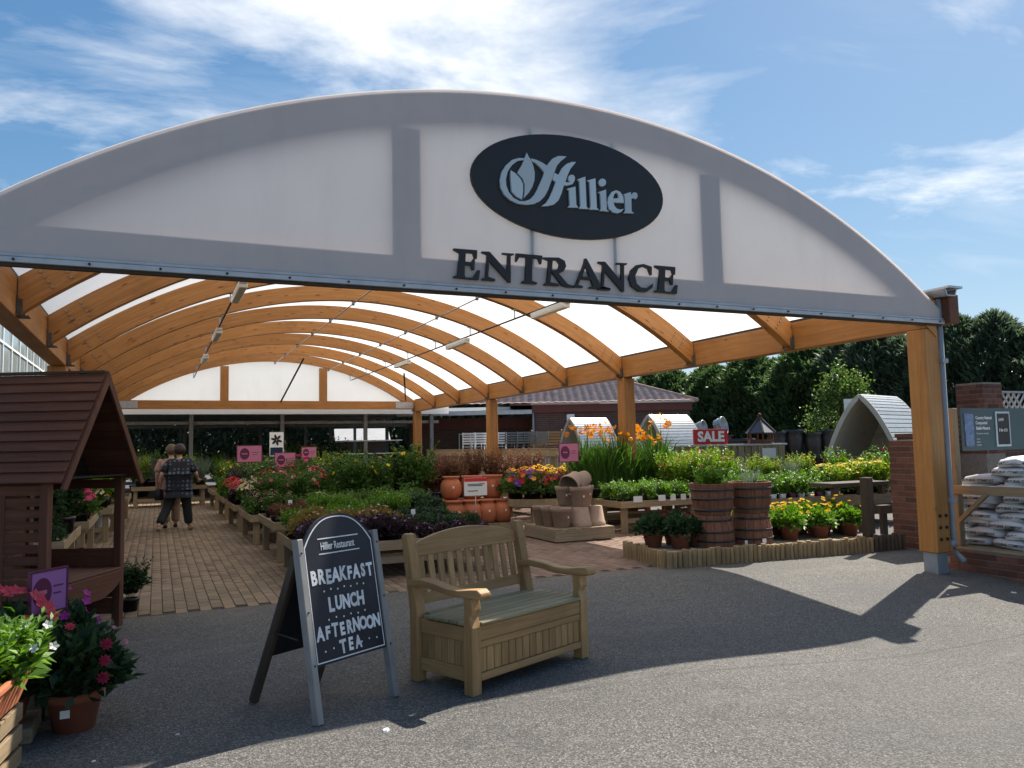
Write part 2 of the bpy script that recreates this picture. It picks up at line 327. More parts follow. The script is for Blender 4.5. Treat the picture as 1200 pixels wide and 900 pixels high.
# ------------------------------------------------------------------ mesh helpers
def rotz(a): return Matrix.Rotation(a, 3, 'Z')
class MB:
    """collects shapes; build() links them as ONE mesh object"""
    def __init__(s): s.v = []; s.f = []; s.sm = []
    def raw(s, v, f, smooth=False):
        o = len(s.v); s.v += [tuple(p) for p in v]; s.f += [tuple(i + o for i in q) for q in f]; s.sm += [smooth] * len(f); return s
    def box(s, x0, x1, y0, y1, z0, z1, rot=None, c=None):
        v = [(x, y, z) for x in (x0, x1) for y in (y0, y1) for z in (z0, z1)]
        if rot is not None:
            c = Vector(c) if c is not None else Vector(((x0 + x1) / 2, (y0 + y1) / 2, (z0 + z1) / 2))
            v = [tuple(rot @ (Vector(p) - c) + c) for p in v]
        return s.raw(v, [(0, 1, 3, 2), (4, 6, 7, 5), (0, 4, 5, 1), (2, 3, 7, 6), (0, 2, 6, 4), (1, 5, 7, 3)])
    def bar(s, a, b, wx, wy, up=(0, 0, 1)):
        """rectangular bar from a to b"""
        a = Vector(a); b = Vector(b); d = (b - a).normalized(); up = Vector(up)
        if abs(d.dot(up)) > 0.98: up = Vector((0, 1, 0))
        x = d.cross(up).normalized(); y = x.cross(d).normalized()
        v = [p + x * (wx / 2 * i) + y * (wy / 2 * j) for p in (a, b) for i, j in ((-1, -1), (1, -1), (1, 1), (-1, 1))]
        return s.raw(v, [(3, 2, 1, 0), (4, 5, 6, 7), (0, 1, 5, 4), (1, 2, 6, 5), (2, 3, 7, 6), (3, 0, 4, 7)])
    def tube(s, pts, r, seg=8, cap=True, smooth=True):
        pts = [Vector(p) for p in pts]; n = len(pts); rr = r if isinstance(r, (list, tuple)) else [r] * n
        v = []; d0 = None
        for i, p in enumerate(pts):
            d = (pts[min(i + 1, n - 1)] - pts[max(i - 1, 0)]).normalized()
            up = Vector((0, 0, 1)) if abs(d.z) < 0.95 else Vector((0, 1, 0))
            x = d.cross(up).normalized(); y = x.cross(d)
            v += [p + (x * math.cos(2 * math.pi * k / seg) + y * math.sin(2 * math.pi * k / seg)) * rr[i] for k in range(seg)]
        f = [(i * seg + k, i * seg + (k + 1) % seg, (i + 1) * seg + (k + 1) % seg, (i + 1) * seg + k) for i in range(n - 1) for k in range(seg)]
        s.raw(v, f, smooth)
        if cap: 
            o = len(s.v) - len(v); s.f += [tuple(o + k for k in range(seg))[::-1], tuple(o + (n - 1) * seg + k for k in range(seg))]; s.sm += [False, False]
        return s
    def lathe(s, prof, seg=20, c=(0, 0, 0), smooth=True, sx=1.0, sy=1.0):
        v = [(c[0] + r * sx * math.cos(2 * math.pi * k / seg), c[1] + r * sy * math.sin(2 * math.pi * k / seg), c[2] + z) for r, z in prof for k in range(seg)]
        f = [(i * seg + k, i * seg + (k + 1) % seg, (i + 1) * seg + (k + 1) % seg, (i + 1) * seg + k) for i in range(len(prof) - 1) for k in range(seg)]
        return s.raw(v, f, smooth)
    def prism(s, poly, t0, t1, fn):
        """polygon in 2D, pushed from t0 to t1; fn(a, b, t) gives the point"""
        n = len(poly)
        ar = sum(poly[i][0] * poly[(i + 1) % n][1] - poly[(i + 1) % n][0] * poly[i][1] for i in range(n))
        if ar < 0: poly = poly[::-1]
        v = [fn(a, b, t0) for a, b in poly] + [fn(a, b, t1) for a, b in poly]
        return s.raw(v, [tuple(range(n))[::-1], tuple(range(n, 2 * n))] + [(i, (i + 1) % n, n + (i + 1) % n, n + i) for i in range(n)])
    def mesh(s, name, mat, autosm=False):
        me = bpy.data.meshes.new(name); me.from_pydata([tuple(p) for p in s.v], [], s.f)
        if any(s.sm): me.polygons.foreach_set('use_smooth', s.sm)
        if mat is not None: me.materials.append(M[mat] if isinstance(mat, str) else mat)
        me.update(); return me
    def build(s, name, mat, parent=None, bev=0.0, seg=1, world=True):
        ob = link(name, s.mesh(name, mat), parent, world)
        if bev:
            b = ob.modifiers.new('bevel', 'BEVEL'); b.width = bev; b.segments = seg; b.limit_method = 'ANGLE'; b.angle_limit = R(40)
        return ob
XZ = lambda a, b, t: (a, t, b)      # profile in x-z, pushed along y
YZ = lambda a, b, t: (t, a, b)      # profile in y-z, pushed along x
XY = lambda a, b, t: (a, b, t)
def link(name, data, parent=None, world=False):
    ob = bpy.data.objects.new(name, data); COL.objects.link(ob)
    if parent is not None:
        ob.parent = parent
    return ob
def tag(ob, label, cat=None, group=None, kind=None):
    if label: ob['label'] = label
    if cat: ob['category'] = cat
    if group: ob['group'] = group
    if kind: ob['kind'] = kind
    return ob
def thing(name, label, cat, loc=(0, 0, 0), rz=0.0, group=None):
    o = bpy.data.objects.new(name, None); COL.objects.link(o); o.empty_display_size = 0.1
    o.location = loc; o.rotation_euler = (0, 0, rz)
    return tag(o, label, cat, group)
KIDS = {}
def kids(o): return [c for c in o.children]
def copy_thing(root, loc, rz=0.0, sc=1.0, label=None, group=None, rot=None):
    r = root.copy(); COL.objects.link(r); r.location = loc; r.rotation_euler = rot if rot else (0, 0, rz); r.scale = (sc, sc, sc) if not isinstance(sc, tuple) else sc
    if label: r['label'] = label
    if group: r['group'] = group
    for ch in kids(root):
        c = ch.copy(); COL.objects.link(c); c.parent = r
        for gch in kids(ch):
            d = gch.copy(); COL.objects.link(d); d.parent = c
    return r
def text_mesh(s, size, extr=0.001, bold=0.0, align='CENTER', sx=1.0, shear=0.0):
    cu = bpy.data.curves.new('lettering', 'FONT'); cu.body = s; cu.size = size; cu.extrude = extr; cu.offset = bold; cu.align_x = align; cu.align_y = 'CENTER'; cu.shear = shear; cu.resolution_u = 3
    ob = bpy.data.objects.new('lettering', cu); COL.objects.link(ob)
    me = bpy.data.meshes.new_from_object(ob); bpy.data.objects.remove(ob); bpy.data.curves.remove(cu)
    if sx != 1.0: me.transform(Matrix.Diagonal((sx, 1, 1, 1)))
    return me
def text(s, size, mat, parent, x, y, z, bold=0.0, align='CENTER', sx=1.0, rz=0.0, name='lettering', extr=0.001, rx=0.0):
    me = text_mesh(s, size, extr, bold, align, sx); me.materials.append(M[mat])
    ob = link(name, me, parent); ob.location = (x, y, z); ob.rotation_euler = (rx, 0, rz); return ob
# ------------------------------------------------------------------ foliage helpers (vectorised)
def nrm(a): return a / np.maximum(np.linalg.norm(a, axis=1, keepdims=True), 1e-9)
def leaf_arrays(P, D, L, W, rng, fold=0.25, droop=0.15):
    n = len(P); D = nrm(D); rnd = nrm(rng.normal(size=(n, 3)) * 0.6 + np.array([0, 0, 1.0]))
    S = nrm(np.cross(D, rnd)); N = np.cross(S, D)
    L = np.broadcast_to(np.asarray(L, float), (n,))[:, None]; W = np.broadcast_to(np.asarray(W, float), (n,))[:, None]
    mid = P + D * L * 0.45
    V = np.stack([P, mid + S * W * 0.5 + N * W * fold, P + D * L - N * L * droop, mid - S * W * 0.5 + N * W * fold], 1).reshape(-1, 3)
    return V, np.arange(4 * n).reshape(-1, 4)
def arr_mesh(name, V, Q, mat):
    me = bpy.data.meshes.new(name); me.vertices.add(len(V)); me.vertices.foreach_set('co', np.asarray(V, np.float32).ravel())
    k = Q.shape[1]; me.loops.add(Q.size); me.loops.foreach_set('vertex_index', Q.astype(np.int32).ravel())
    me.polygons.add(len(Q)); me.polygons.foreach_set('loop_start', np.arange(0, Q.size, k, dtype=np.int32)); me.polygons.foreach_set('loop_total', np.full(len(Q), k, np.int32))
    me.materials.append(M[mat]); me.update(calc_edges=True); return me
def cat_arr(parts):
    Vs, Qs, o = [], [], 0
    for V, Q in parts: Vs.append(V); Qs.append(Q + o); o += len(V)
    return np.concatenate(Vs), np.concatenate(Qs)
def dome(rng, n, rx, rz, z0, L, W, lump=5, up=0.35, inner=0.45, jag=0.25):
    """leaves through a lumpy mound"""
    d = nrm(rng.normal(size=(n, 3))); d[:, 2] = np.abs(d[:, 2]) * 1.0 - 0.15 * rng.random(n)
    c = nrm(rng.normal(size=(lump, 3))); c[:, 2] = np.abs(c[:, 2])
    near = (d @ c.T).max(1); rad = (1 - jag) + jag * np.clip((near - 0.6) / 0.4, -0.6, 1)
    t = (inner + (1 - inner) * rng.random(n) ** 0.6) * rad
    P = d * t[:, None] * np.array([rx, rx, rz]) + np.array([0, 0, z0])
    D = d * 0.9 + rng.normal(size=(n, 3)) * 0.55 + np.array([0, 0, up])
    return leaf_arrays(P, D, L * (0.6 + 0.7 * rng.random(n)), W * (0.7 + 0.5 * rng.random(n)), rng)
def upright(rng, stems, h, spread, per, L, W, z0=0.0, base=0.04, lean=0.5, start=0.15):
    """leafy stems rising from the pot"""
    a = rng.random(stems) * 2 * np.pi; rr = np.sqrt(rng.random(stems)); hh = h * (0.65 + 0.4 * rng.random(stems))
    T, Qs = [], []
    B = np.stack([np.cos(a) * rr * base, np.sin(a) * rr * base, np.full(stems, z0)], 1)
    E = np.stack([np.cos(a) * rr * spread, np.sin(a) * rr * spread, z0 + hh], 1)
    t = start + (1 - start) * rng.random((stems, per)); t.sort(1)
    P = B[:, None] + (E - B)[:, None] * t[..., None]; P = P.reshape(-1, 3)
    ph = rng.random(len(P)) * 2 * np.pi
    D = np.stack([np.cos(ph), np.sin(ph), lean + 0.5 * rng.random(len(P))], 1)
    k = (1.15 - 0.55 * t.reshape(-1))
    parts = [leaf_arrays(P, D, L * k * (0.7 + 0.6 * rng.random(len(P))), W * k, rng)]
    parts.append(leaf_arrays(B, E - B, np.linalg.norm(E - B, axis=1), 0.012, rng, 0, 0.0))
    return cat_arr(parts), E
def blades(rng, n, h, spread, wid, z0=0.0, base=0.1, arch=0.35):
    """arching ribbons, three segments each"""
    a = rng.random(n) * 2 * np.pi; rr = np.sqrt(rng.random(n)); hh = h * (0.55 + 0.5 * rng.random(n))
    B = np.stack([np.cos(a) * rr * base, np.sin(a) * rr * base, np.full(n, z0)], 1)
    out = np.stack([np.cos(a), np.sin(a), np.zeros(n)], 1) * (spread * rr * (0.5 + 0.8 * rng.random(n)))[:, None]
    side = np.stack([-np.sin(a + rng.normal(size=n) * .6), np.cos(a + rng.normal(size=n) * .6), np.zeros(n)], 1)
    V = []
    for t, wk in ((0, 0.8), (0.4, 1.0), (0.75, 0.7), (1.0, 0.08)):
        c = B + out * (t ** 1.8) + np.stack([np.zeros(n), np.zeros(n), hh * (t - arch * t ** 3 * rr)], 1)
        V += [c - side * wid * wk / 2, c + side * wid * wk / 2]
    V = np.stack(V, 1).reshape(-1, 3); o = np.arange(n)[:, None] * 8
    Q = np.concatenate([o + np.array([[2 * i, 2 * i + 1, 2 * i + 3, 2 * i + 2]]) for i in range(3)])
    return V, Q
def bloom(rng, P, N, r, pet=6, layers=1, cup=0.35):
    """flowers: rings of petals round each point P, facing N"""
    P = np.asarray(P, float); N = nrm(np.asarray(N, float)); n = len(P)
    ref = nrm(np.cross(N, rng.normal(size=(n, 3)))); ref2 = np.cross(N, ref); parts = []
    rs = np.broadcast_to(np.asarray(r, float), (n,))[:, None]
    for l in range(layers):
        k = 1.0 - 0.28 * l; cu = cup + 0.4 * l
        for j in range(pet):
            an = 2 * np.pi * (j + 0.5 * l) / pet; d = ref * math.cos(an) + ref2 * math.sin(an); e = -ref * math.sin(an) + ref2 * math.cos(an)
            wd = 1.9 * math.pi / pet * 0.55
            V = np.stack([P + N * rs * .05 * l, P + (d * 0.62 + e * wd * 0.55 + N * cu * 0.5) * rs * k, P + (d + N * cu) * rs * k, P + (d * 0.62 - e * wd * 0.55 + N * cu * 0.5) * rs * k], 1).reshape(-1, 3)
            parts.append((V, np.arange(4 * n).reshape(-1, 4)))
    # keep every flower one island colour: petals share the centre only in looks
    return cat_arr(parts)
def top_points(rng, n, rx, rz, z0, up=0.25, k=1.02):
    d = nrm(rng.normal(size=(n, 3))); d[:, 2] = np.abs(d[:, 2]) * 0.9 + up; d = nrm(d)
    return d * np.array([rx, rx, rz]) * k + np.array([0, 0, z0]), d * np.array([1, 1, 1.3])
def pot_mb(r1, r0, h, rim=0.02, seg=18):
    return MB().lathe([(0.001, 0.0), (r0, 0.0), (r1 * .97, h - rim * 2), (r1 + .006, h - rim * 2), (r1 + .008, h), (r1 - .012, h), (r1 - .02, h - .03), (0.001, h - .03)], seg)
PLANTS = {}
def proto_plant(key, name, pot, fol, leaf, flowers=()):
    """register a kind of plant: fol(rng) -> (V,Q); flowers: list of (fn(rng)->(V,Q), petal material)"""
    PLANTS[key] = dict(name=name, pot=pot, fol=fol, leaf=leaf, flowers=flowers, variants=[], count=0)
def plant(key, x, y, z, label, cat='plant', group=None, sc=1.0, rz=None):
    d = PLANTS[key]; nv = d.get('nv', 3); rz = random.random() * 6.28 if rz is None else rz
    d['count'] += 1
    if len(d['variants']) < nv:
        rng = np.random.default_rng(100 + 17 * len(d['variants']) + sum(map(ord, key)))
        t = thing(d['name'], label, cat, (x, y, z), rz, group); t.scale = (sc, sc, sc)
        if d['pot']:
            r1, r0, h, pm = d['pot']; pot_mb(r1, r0, h, min(.02, h * .12)).build('pot', pm, t)
            MB().lathe([(r1 - .016, h - .028), (0.001, h - .022)], 12).build('soil', 'soil', t)
        V, Q = d['fol'](rng); link('foliage', arr_mesh('foliage', V, Q, d['leaf']), t)
        for fn, pm in d['flowers']:
            V, Q = fn(rng); link('flowers', arr_mesh('flowers', V, Q, pm), t)['kind'] = 'stuff'
        d['variants'].append(t); return t
    src = d['variants'][d['count'] % nv]
    sc_ = sc * (0.82 + 0.34 * random.random())
    return copy_thing(src, (x, y, z), rz, sc_, label, group)
# ------------------------------------------------------------------ ground
def ss(t): t = max(0.0, min(1.0, t)); return t * t * (3 - 2 * t)
def gz(x, y): return -0.18 * ss((x - 2.6) / 3.0) * max(0.0, min(1.0, (7.1 - y) / 2.6))
PAVE_Y = 7.92
xs = sorted(set([-120, -60, -30, -15] + [round(-8 + 0.25 * i, 3) for i in range(97)] + [20, 26, 34, 45, 60, 90, 160, 260]))
ys = sorted(set([-60, -30, -15, -8] + [round(-4 + 0.25 * i, 3) for i in range(48)] + [7.9, 7.916, 9, 11, 14, 18, 24, 30, 40, 60, 90, 140, 260]))
ys = [y for y in ys if not (7.7 < y < 7.9)]
v = [(x, y, gz(x, y) if y <= 7.905 else -0.05 if (-1.6 < x < 8.6) else gz(x, y) - 0.004) for y in ys for x in xs]
nx = len(xs)
f = [(j * nx + i, j * nx + i + 1, (j + 1) * nx + i + 1, (j + 1) * nx + i) for j in range(len(ys) - 1) for i in range(nx - 1)]
MBg = MB(); MBg.raw(v, f, True)
car_park = MBg.build('car_park', 'asphalt'); tag(car_park, 'worn grey tarmac forecourt and yard with a faint joint line', kind='structure')
# litter: pale stone chips
# ------------------------------------------------------------------ brick paving
pb = MB().box(-1.55, 8.5, PAVE_Y - 0.002, 26.2, -0.045, -0.010)
paving = pb.build('brick_paving', 'joint_sand'); tag(paving, 'tan block paving under the canopy', kind='structure')
BW, BL = 0.105, 0.21
def paver_mesh(nm, mat):
    a, b, c, z = BW / 2 - .003, BL / 2 - .003, .004, .0
    mb = MB(); mb.raw([(-a, -b, -.03), (a, -b, -.03), (a, b, -.03), (-a, b, -.03), (-a, -b, z - c), (a, -b, z - c), (a, b, z - c), (-a, b, z - c), (-a + c, -b + c, z), (a - c, -b + c, z), (a - c, b - c, z), (-a + c, b - c, z)],
        [(0, 1, 5, 4), (1, 2, 6, 5), (2, 3, 7, 6), (3, 0, 4, 7), (4, 5, 9, 8), (5, 6, 10, 9), (6, 7, 11, 10), (7, 4, 8, 11), (8, 9, 10, 11)])
    return mb.mesh(nm, mat)
pm_tan = paver_mesh('brick', 'paver'); pm_red = paver_mesh('brick', 'paver_red')
cells = []
for i in range(int(9.9 / BW)):
    for j in range(-1, int(18.2 / BL)):
        x = -1.5 + BW * (i + .5); y = PAVE_Y + BL * (j + .5 + (0.5 if i % 2 else 0))
        if y < PAVE_Y + BL * .45 or y > 26: continue
        # seen in the photograph: the aisle, and the stretch between bench and log edging
        seen = (y < 16 and (-.22 < x < 1.3 + .0 * y)) or (y < 10.6 and 3.2 < x < 5.35)
        cells.append((math.hypot(x, y) + (0 if seen else 100) - (1.2 if x > 3 else 0), x, y))
cells.sort()
for k, (d, x, y) in enumerate(cells[:300]):
    o = link('brick', pm_red if x > 2.6 else pm_tan, paving); o.location = (x, y, random.uniform(-.002, .002)); o.rotation_euler = (random.gauss(0, .006), random.gauss(0, .006), random.gauss(0, .006))
for red in (0, 1):
    rest = np.array([(x, y) for d, x, y in cells[300:] if (x > 2.6) == bool(red)]); n = len(rest)
    base = np.array([v.co[:] for v in pm_tan.vertices]); Fq = np.array([p.vertices[:] for p in pm_tan.polygons])
    V = base[None] + np.concatenate([rest, RNG.uniform(-.003, .002, (n, 1))], 1)[:, None]
    V[:, :, 2] += (base[None, :, 0] * RNG.normal(0, .012, (n, 1)) + base[None, :, 1] * RNG.normal(0, .008, (n, 1)))
    Q = (Fq[None] + 12 * np.arange(n)[:, None, None]).reshape(-1, 4)
    nm = 'paver_many_red' if red else 'paver_many'
    if nm not in M:
        mt, g, p, out = new_mat(nm); geo = g.new('ShaderNodeNewGeometry'); co = objco(g)
        cc = [(0.17, 0.115, 0.075), (0.24, 0.17, 0.105), (0.28, 0.19, 0.12)] if not red else [(0.13, 0.08, 0.058), (0.19, 0.115, 0.08), (0.22, 0.145, 0.10)]
        c = g.ramp(geo.outputs['Random Per Island'], [(0, cc[0]), (.5, cc[1]), (1, cc[2])])
        c = g.mix(g.ramp(g.noise(co, 2.5, 5, .65), [(.4, (0,) * 3), (.75, (.5,) * 3)]), c, tuple(x * .55 for x in cc[0]))
        g.l.new(c, p.inputs['Base Color']); p.inputs['Roughness'].default_value = .85
    link('bricks', arr_mesh('bricks', V.reshape(-1, 3), Q, nm), paving)['kind'] = 'stuff'
# ------------------------------------------------------------------ canopy
XL, XR, YF = -1.16, 7.92, 6.12
YK = [6.06 + 2.17 * k for k in range(10)]
YB = YK[9]
RO = 7.70
canopy = thing('entrance_canopy', 'large barrel-roofed entrance canopy of orange laminated timber and white fabric', 'canopy', (3.38, 15.8, 0))
canopy_off = Vector((-3.38, -15.8, 0))
def cpart(mb, name, mat, parent=canopy, bev=0.0):
    o = mb.build(name, mat, parent, bev)
    if parent is canopy: o.location = canopy_off
    return o
def arc_z(r, x): return CZ_ + math.sqrt(r * r - (x - CX_) ** 2)
def arch_poly(ro, ri, x0, x1, n=40):
    xs_ = [x0 + (x1 - x0) * i / n for i in range(n + 1)]
    return [(x, arc_z(ro, x)) for x in xs_], [(x, arc_z(ri, x)) for x in xs_]
def arch_mb(ro, ri, x0, x1, y0, y1, n=40):
    a, b = arch_poly(ro, ri, x0, x1, n); mb = MB(); v = []
    for (xa, za), (xb, zb) in zip(a, b): v += [(xa, y0, za), (xa, y1, za), (xb, y1, zb), (xb, y0, zb)]
    f = []
    for i in range(n):
        o = 4 * i
        for k in range(4): f.append((o + k, o + 4 + k, o + 4 + (k + 1) % 4, o + (k + 1) % 4))
    f += [(0, 1, 2, 3), (4 * n + 3, 4 * n + 2, 4 * n + 1, 4 * n)]
    return mb.raw(v, [q[::-1] for q in f])
# eaves beams
for x0, x1 in ((XR, XR + .20), (XL - .20, XL)):
    cpart(MB().box(x0, x1, 6.15, YB + .12, 2.69, 3.06), 'eaves_beam', pine('y'), bev=.006)
    mx = (x0 + x1) / 2; s = 1 if mx > 3 else -1
    cpart(MB().box(mx - .03 * s - .06, mx - .03 * s + .06, 6.2, YB, 3.063, 3.10), 'beam_flashing', 'dark_steel')
    gx = mx + s * .17
    cpart(MB().raw([(gx + dx * s, y, z) for y in (5.98, YB + .2) for dx, z in ((-.10, 3.13), (-.07, 3.05), (.07, 3.05), (.10, 3.13), (.085, 3.13), (.06, 3.062), (-.06, 3.062), (-.085, 3.13))],
        [(k, (k + 1) % 8, 8 + (k + 1) % 8, 8 + k) for k in range(8)] + [tuple(range(8)), tuple(range(15, 7, -1))]), 'gutter', 'galvanised')
# end block of the right eaves beam, darker where it weathers
cpart(MB().box(8.20, 8.36, 6.02, 6.40, 2.75, 3.08), 'beam_end_block', redwood('y'), bev=.006)
cpart(MB().box(8.14, 8.36, 5.96, 6.44, 3.14, 3.165), 'end_capping', 'galvanised')
# rafters
for k in range(1, 10):
    y = YK[k]
    rf = cpart(arch_mb(RO - .03, RO - .305, XL + .012, XR - .012, y - .07, y + .07), 'rafter', 'glulam_arch')
    for s in (-1, 1):
        xe = XR if s > 0 else XL
        b = MB(); zt = arc_z(RO - .1, xe) - .02; zb = 2.70
        b.box(xe - s * .010 - .006, xe - s * .010 + .006, y - .10, y + .10, zb, zt - .06).box(xe - s * .05, xe, y - .085, y - .073, zb + .01, zt - .09).box(xe - s * .05, xe, y + .073, y + .085, zb + .01, zt - .09).box(xe - s * .10, xe, y - .07, y + .07, zb - .002, zb + .008)
        b.build('bracket', 'bracket_steel', rf)
        b = MB()
        for i in range(4):
            for j in range(2):
                r_ = RO - .085 - .055 * i; a_ = (math.asin((XR - CX_ - .25 - .15 * j) / 7.5)) * s
                px_, pz_ = CX_ + r_ * math.sin(a_), CZ_ + r_ * math.cos(a_)
                b.raw([(px_ + .0145 * math.cos(t * math.pi / 3), yy, pz_ + .0145 * math.sin(t * math.pi / 3)) for yy in (y - .082, y - .069) for t in range(6)],
                      [tuple(range(6)), tuple(range(11, 5, -1))] + [(t, (t + 1) % 6, 6 + (t + 1) % 6, 6 + t) for t in range(6)])
        b.build('bolt_heads', 'steel_bolt', rf)['kind'] = 'stuff'
# columns
for y, k in ((6.26, 0), (YK[3], 3), (YK[6], 6), (YK[9], 9)):
    for xc in (XR + .11, XL - .11):
        if k: co_ = cpart(MB().box(xc - .12, xc + .12, y - .12, y + .12, 0.0, 2.688), 'column', pine('z'), bev=.012)
        else:
            zg = gz(xc, y)
            co_ = cpart(MB().box(xc - .11, xc + .11, y - .12, y + .12, .17, 2.688), 'column', pine('z'), bev=.008)
            MB().box(xc - .085, xc + .085, y - .09, y + .09, zg - .02, .168).build('steel_shoe', 'concrete_shoe', co_, .004)
            for i in range(3):
                for j in (-1, 1):
                    b = MB(); zc = .32 + .13 * i; xx = xc + j * .05
                    b.raw([(xx + .02 * math.cos(t * math.pi / 3), yy, zc + .02 * math.sin(t * math.pi / 3)) for yy in (y - .134, y - .121) for t in range(6)],
                      [tuple(range(6)), tuple(range(11, 5, -1))] + [(t, (t + 1) % 6, 6 + (t + 1) % 6, 6 + t) for t in range(6)])
                    b.build('bolt', 'dark_steel', co_)
# roof fabric
n = 48; x0, x1 = XL - .26, XR + .26
top = [(x0 + (x1 - x0) * i / n) for i in range(n + 1)]
rv = [(x, y, arc_z(RO + .01, x)) for y in [YF + .003 + (YB + .2 - YF) * j / 40 for j in range(41)] for x in top]
rq = [(j * (n + 1) + i, j * (n + 1) + i + 1, (j + 1) * (n + 1) + i + 1, (j + 1) * (n + 1) + i) for j in range(40) for i in range(n)]
mb = MB(); mb.raw(rv, rq, True); cpart(mb, 'roof_fabric', 'roof_fabric')
# gables: front fabric, frame behind, and the back gable
def gable_fabric(y, zb, name, x0, x1, mat, ro=RO + .013):
    n = 60; mb = MB(); v = []; rows = 10
    for i in range(n + 1):
        x = x0 + (x1 - x0) * i / n; zt = arc_z(ro, x)
        for r in range(rows + 1): v.append((x, y, zb + (zt - zb) * r / rows))
    mb.raw(v, [(i * (rows + 1) + r, (i + 1) * (rows + 1) + r, (i + 1) * (rows + 1) + r + 1, i * (rows + 1) + r + 1) for i in range(n) for r in range(rows)], True)
    return cpart(mb, name, mat)
gf = gable_fabric(YF, 2.79, 'front_gable_fabric', 2 * CX_ - 8.19, 8.19, 'gable_fabric')
a0, a1 = 2 * CX_ - 8.10, 8.10
cpart(arch_mb(RO - .012, RO - .28, XL - .18, XR + .18, YF + .004, YF + .15), 'front_arch', 'glulam_arch')
cpart(MB().box(XL - .19, XR + .19, YF + .005, YF + .10, 2.76, 3.02), 'front_tie_beam', pine('x'))
for x in (CX_ - 1.53, CX_ + 1.58):
    cpart(MB().box(x - .125, x + .125, YF + .006, YF + .06, 3.023, arc_z(RO - .28, x + (.12 if x > CX_ else -.12)) - .003), 'front_gable_post', pine('z'))
for x in (2.99, 3.84):
    cpart(MB().box(x - .02, x + .02, YF + .004, YF + .05, 3.023, arc_z(RO - .29, x) - .01), 'sign_support', 'dark_steel')
cpart(MB().box(2 * CX_ - 8.20, 8.20, YF - .035, YF + .012, 2.745, 2.785), 'edge_rail', 'aluminium', bev=.004)
cpart(MB().box(2 * CX_ - 8.20, 8.20, YF - .022, YF + .012, 2.788, 2.812), 'edge_rail', 'aluminium', bev=.003)
cpart(MB().box(2 * CX_ - 8.18, 8.18, YF - .01, YF + .028, 2.722, 2.743), 'edge_batten', darkwood('x'))
b = MB()
for i in range(22):
    x = 2 * CX_ - 8.1 + i * .45; b.lathe([(.009, -.0), (.009, .012), (.001, .013)], 6, (x, 0, 0))
    for q in range(len(b.v) - 18, len(b.v)):
        vx, vy, vz = b.v[q]; b.v[q] = (vx, YF - .036 - vz, 2.765 + vy)
cpart(b, 'rail_screws', 'dark_steel')['kind'] = 'stuff'
# back gable
gable_fabric(YB + .11, 3.0, 'back_gable_fabric', XL - .1, XR + .1, 'roof_fabric')
cpart(MB().box(XL - .05, XR + .05, YB - .075, YB + .075, 2.76, 3.02), 'back_tie_beam', pine('x'))
for x in (CX_ - 1.5, CX_ + 1.5):
    cpart(MB().box(x - .12, x + .12, YB - .07, YB + .07, 3.022, arc_z(RO - .305, x + (.12 if x > CX_ else -.12)) - .003), 'back_gable_post', pine('z'))
for x in (XL + .35, XR - .35):
    cpart(MB().box(x - .3, x + .3, YB - .083, YB - .0755, 2.79, 2.99), 'joint_plate', 'galvanised')
# rods and conduits
for x in (1.0, 5.76):
    cpart(MB().tube([(x, YK[1] - .5, 3.70), (x, YB - .2, 3.70)], .016, 6), 'conduit', 'dark_steel')
    b = MB()
    for k in range(1, 10):
        z = arc_z(RO - .305, x); b.bar((x, YK[k], 3.70), (x, YK[k], z + .02), .02, .02); b.box(x - .05, x + .05, YK[k] - .05, YK[k] + .05, z - .014, z - .006)
    cpart(b, 'conduit_hangers', 'galvanised')['kind'] = 'stuff'
for x in (3.38, 5.05):
    b = MB(); z = arc_z(RO - .305, x) - .05; b.tube([(x, YK[1] - 1.2, z), (x, YB, z)], .012, 6)
    for k in range(1, 10): b.tube([(x, YK[k], z - .03), (x, YK[k], z + .08)], .03, 6)
    cpart(b, 'purlin_rod', 'galvanised')
cpart(MB().tube([(3.9, YK[8], arc_z(RO - .42, 3.9)), (3.55, YB - .1, 3.0)], .03, 6), 'wind_brace', 'dark_steel')
cpart(MB().tube([(6.3, YK[7], arc_z(RO - .42, 6.3)), (7.6, YB - .1, 3.05)], .025, 6), 'wind_brace', 'dark_steel')
# downpipe on the front column
dp = MB().tube([(8.185, 6.15, 3.04), (8.185, 6.15, .24), (8.185, 6.13, .16), (8.20, 6.03, .07)], .036, 12)
dpo = cpart(dp, 'downpipe', 'grey_plastic')
for z in (.72, 2.3): MB().box(8.142, 8.235, 6.10, 6.20, z, z + .05).build('pipe_clip', 'grey_plastic', dpo)
MB().tube([(8.185, 6.15, .30), (8.185, 6.15, .23)], .042, 12).build('pipe_collar', 'grey_plastic', dpo)
# ------------------------------------------------------------------ light fittings (hang from the canopy)
for side, x in (('left', 1.0), ('right', 5.76)):
    for i, y in enumerate((11.2, 15.5, 19.6)):
        which = ('nearest', 'middle', 'farthest')[i]
        t = thing('strip_light', f'{which} cream fluorescent batten of the {side} row under the canopy roof', 'light', (x, y, 3.60), 0, 'strip lights under the canopy')
        MB().box(-.05, .05, -.62, .62, .03, .075).build('housing', 'white_paint', t, .006)
        MB().prism([(-.06, .028), (-.05, -.03), (.05, -.03), (.06, .028)], -.60, .60, XZ).build('diffuser', 'lamp_tube', t, .008)
        MB().box(-.012, .012, -.4, -.37, .076, .10).build('hanger', 'galvanised', t)
        MB().box(-.012, .012, .37, .4, .076, .10).build('hanger', 'galvanised', t)
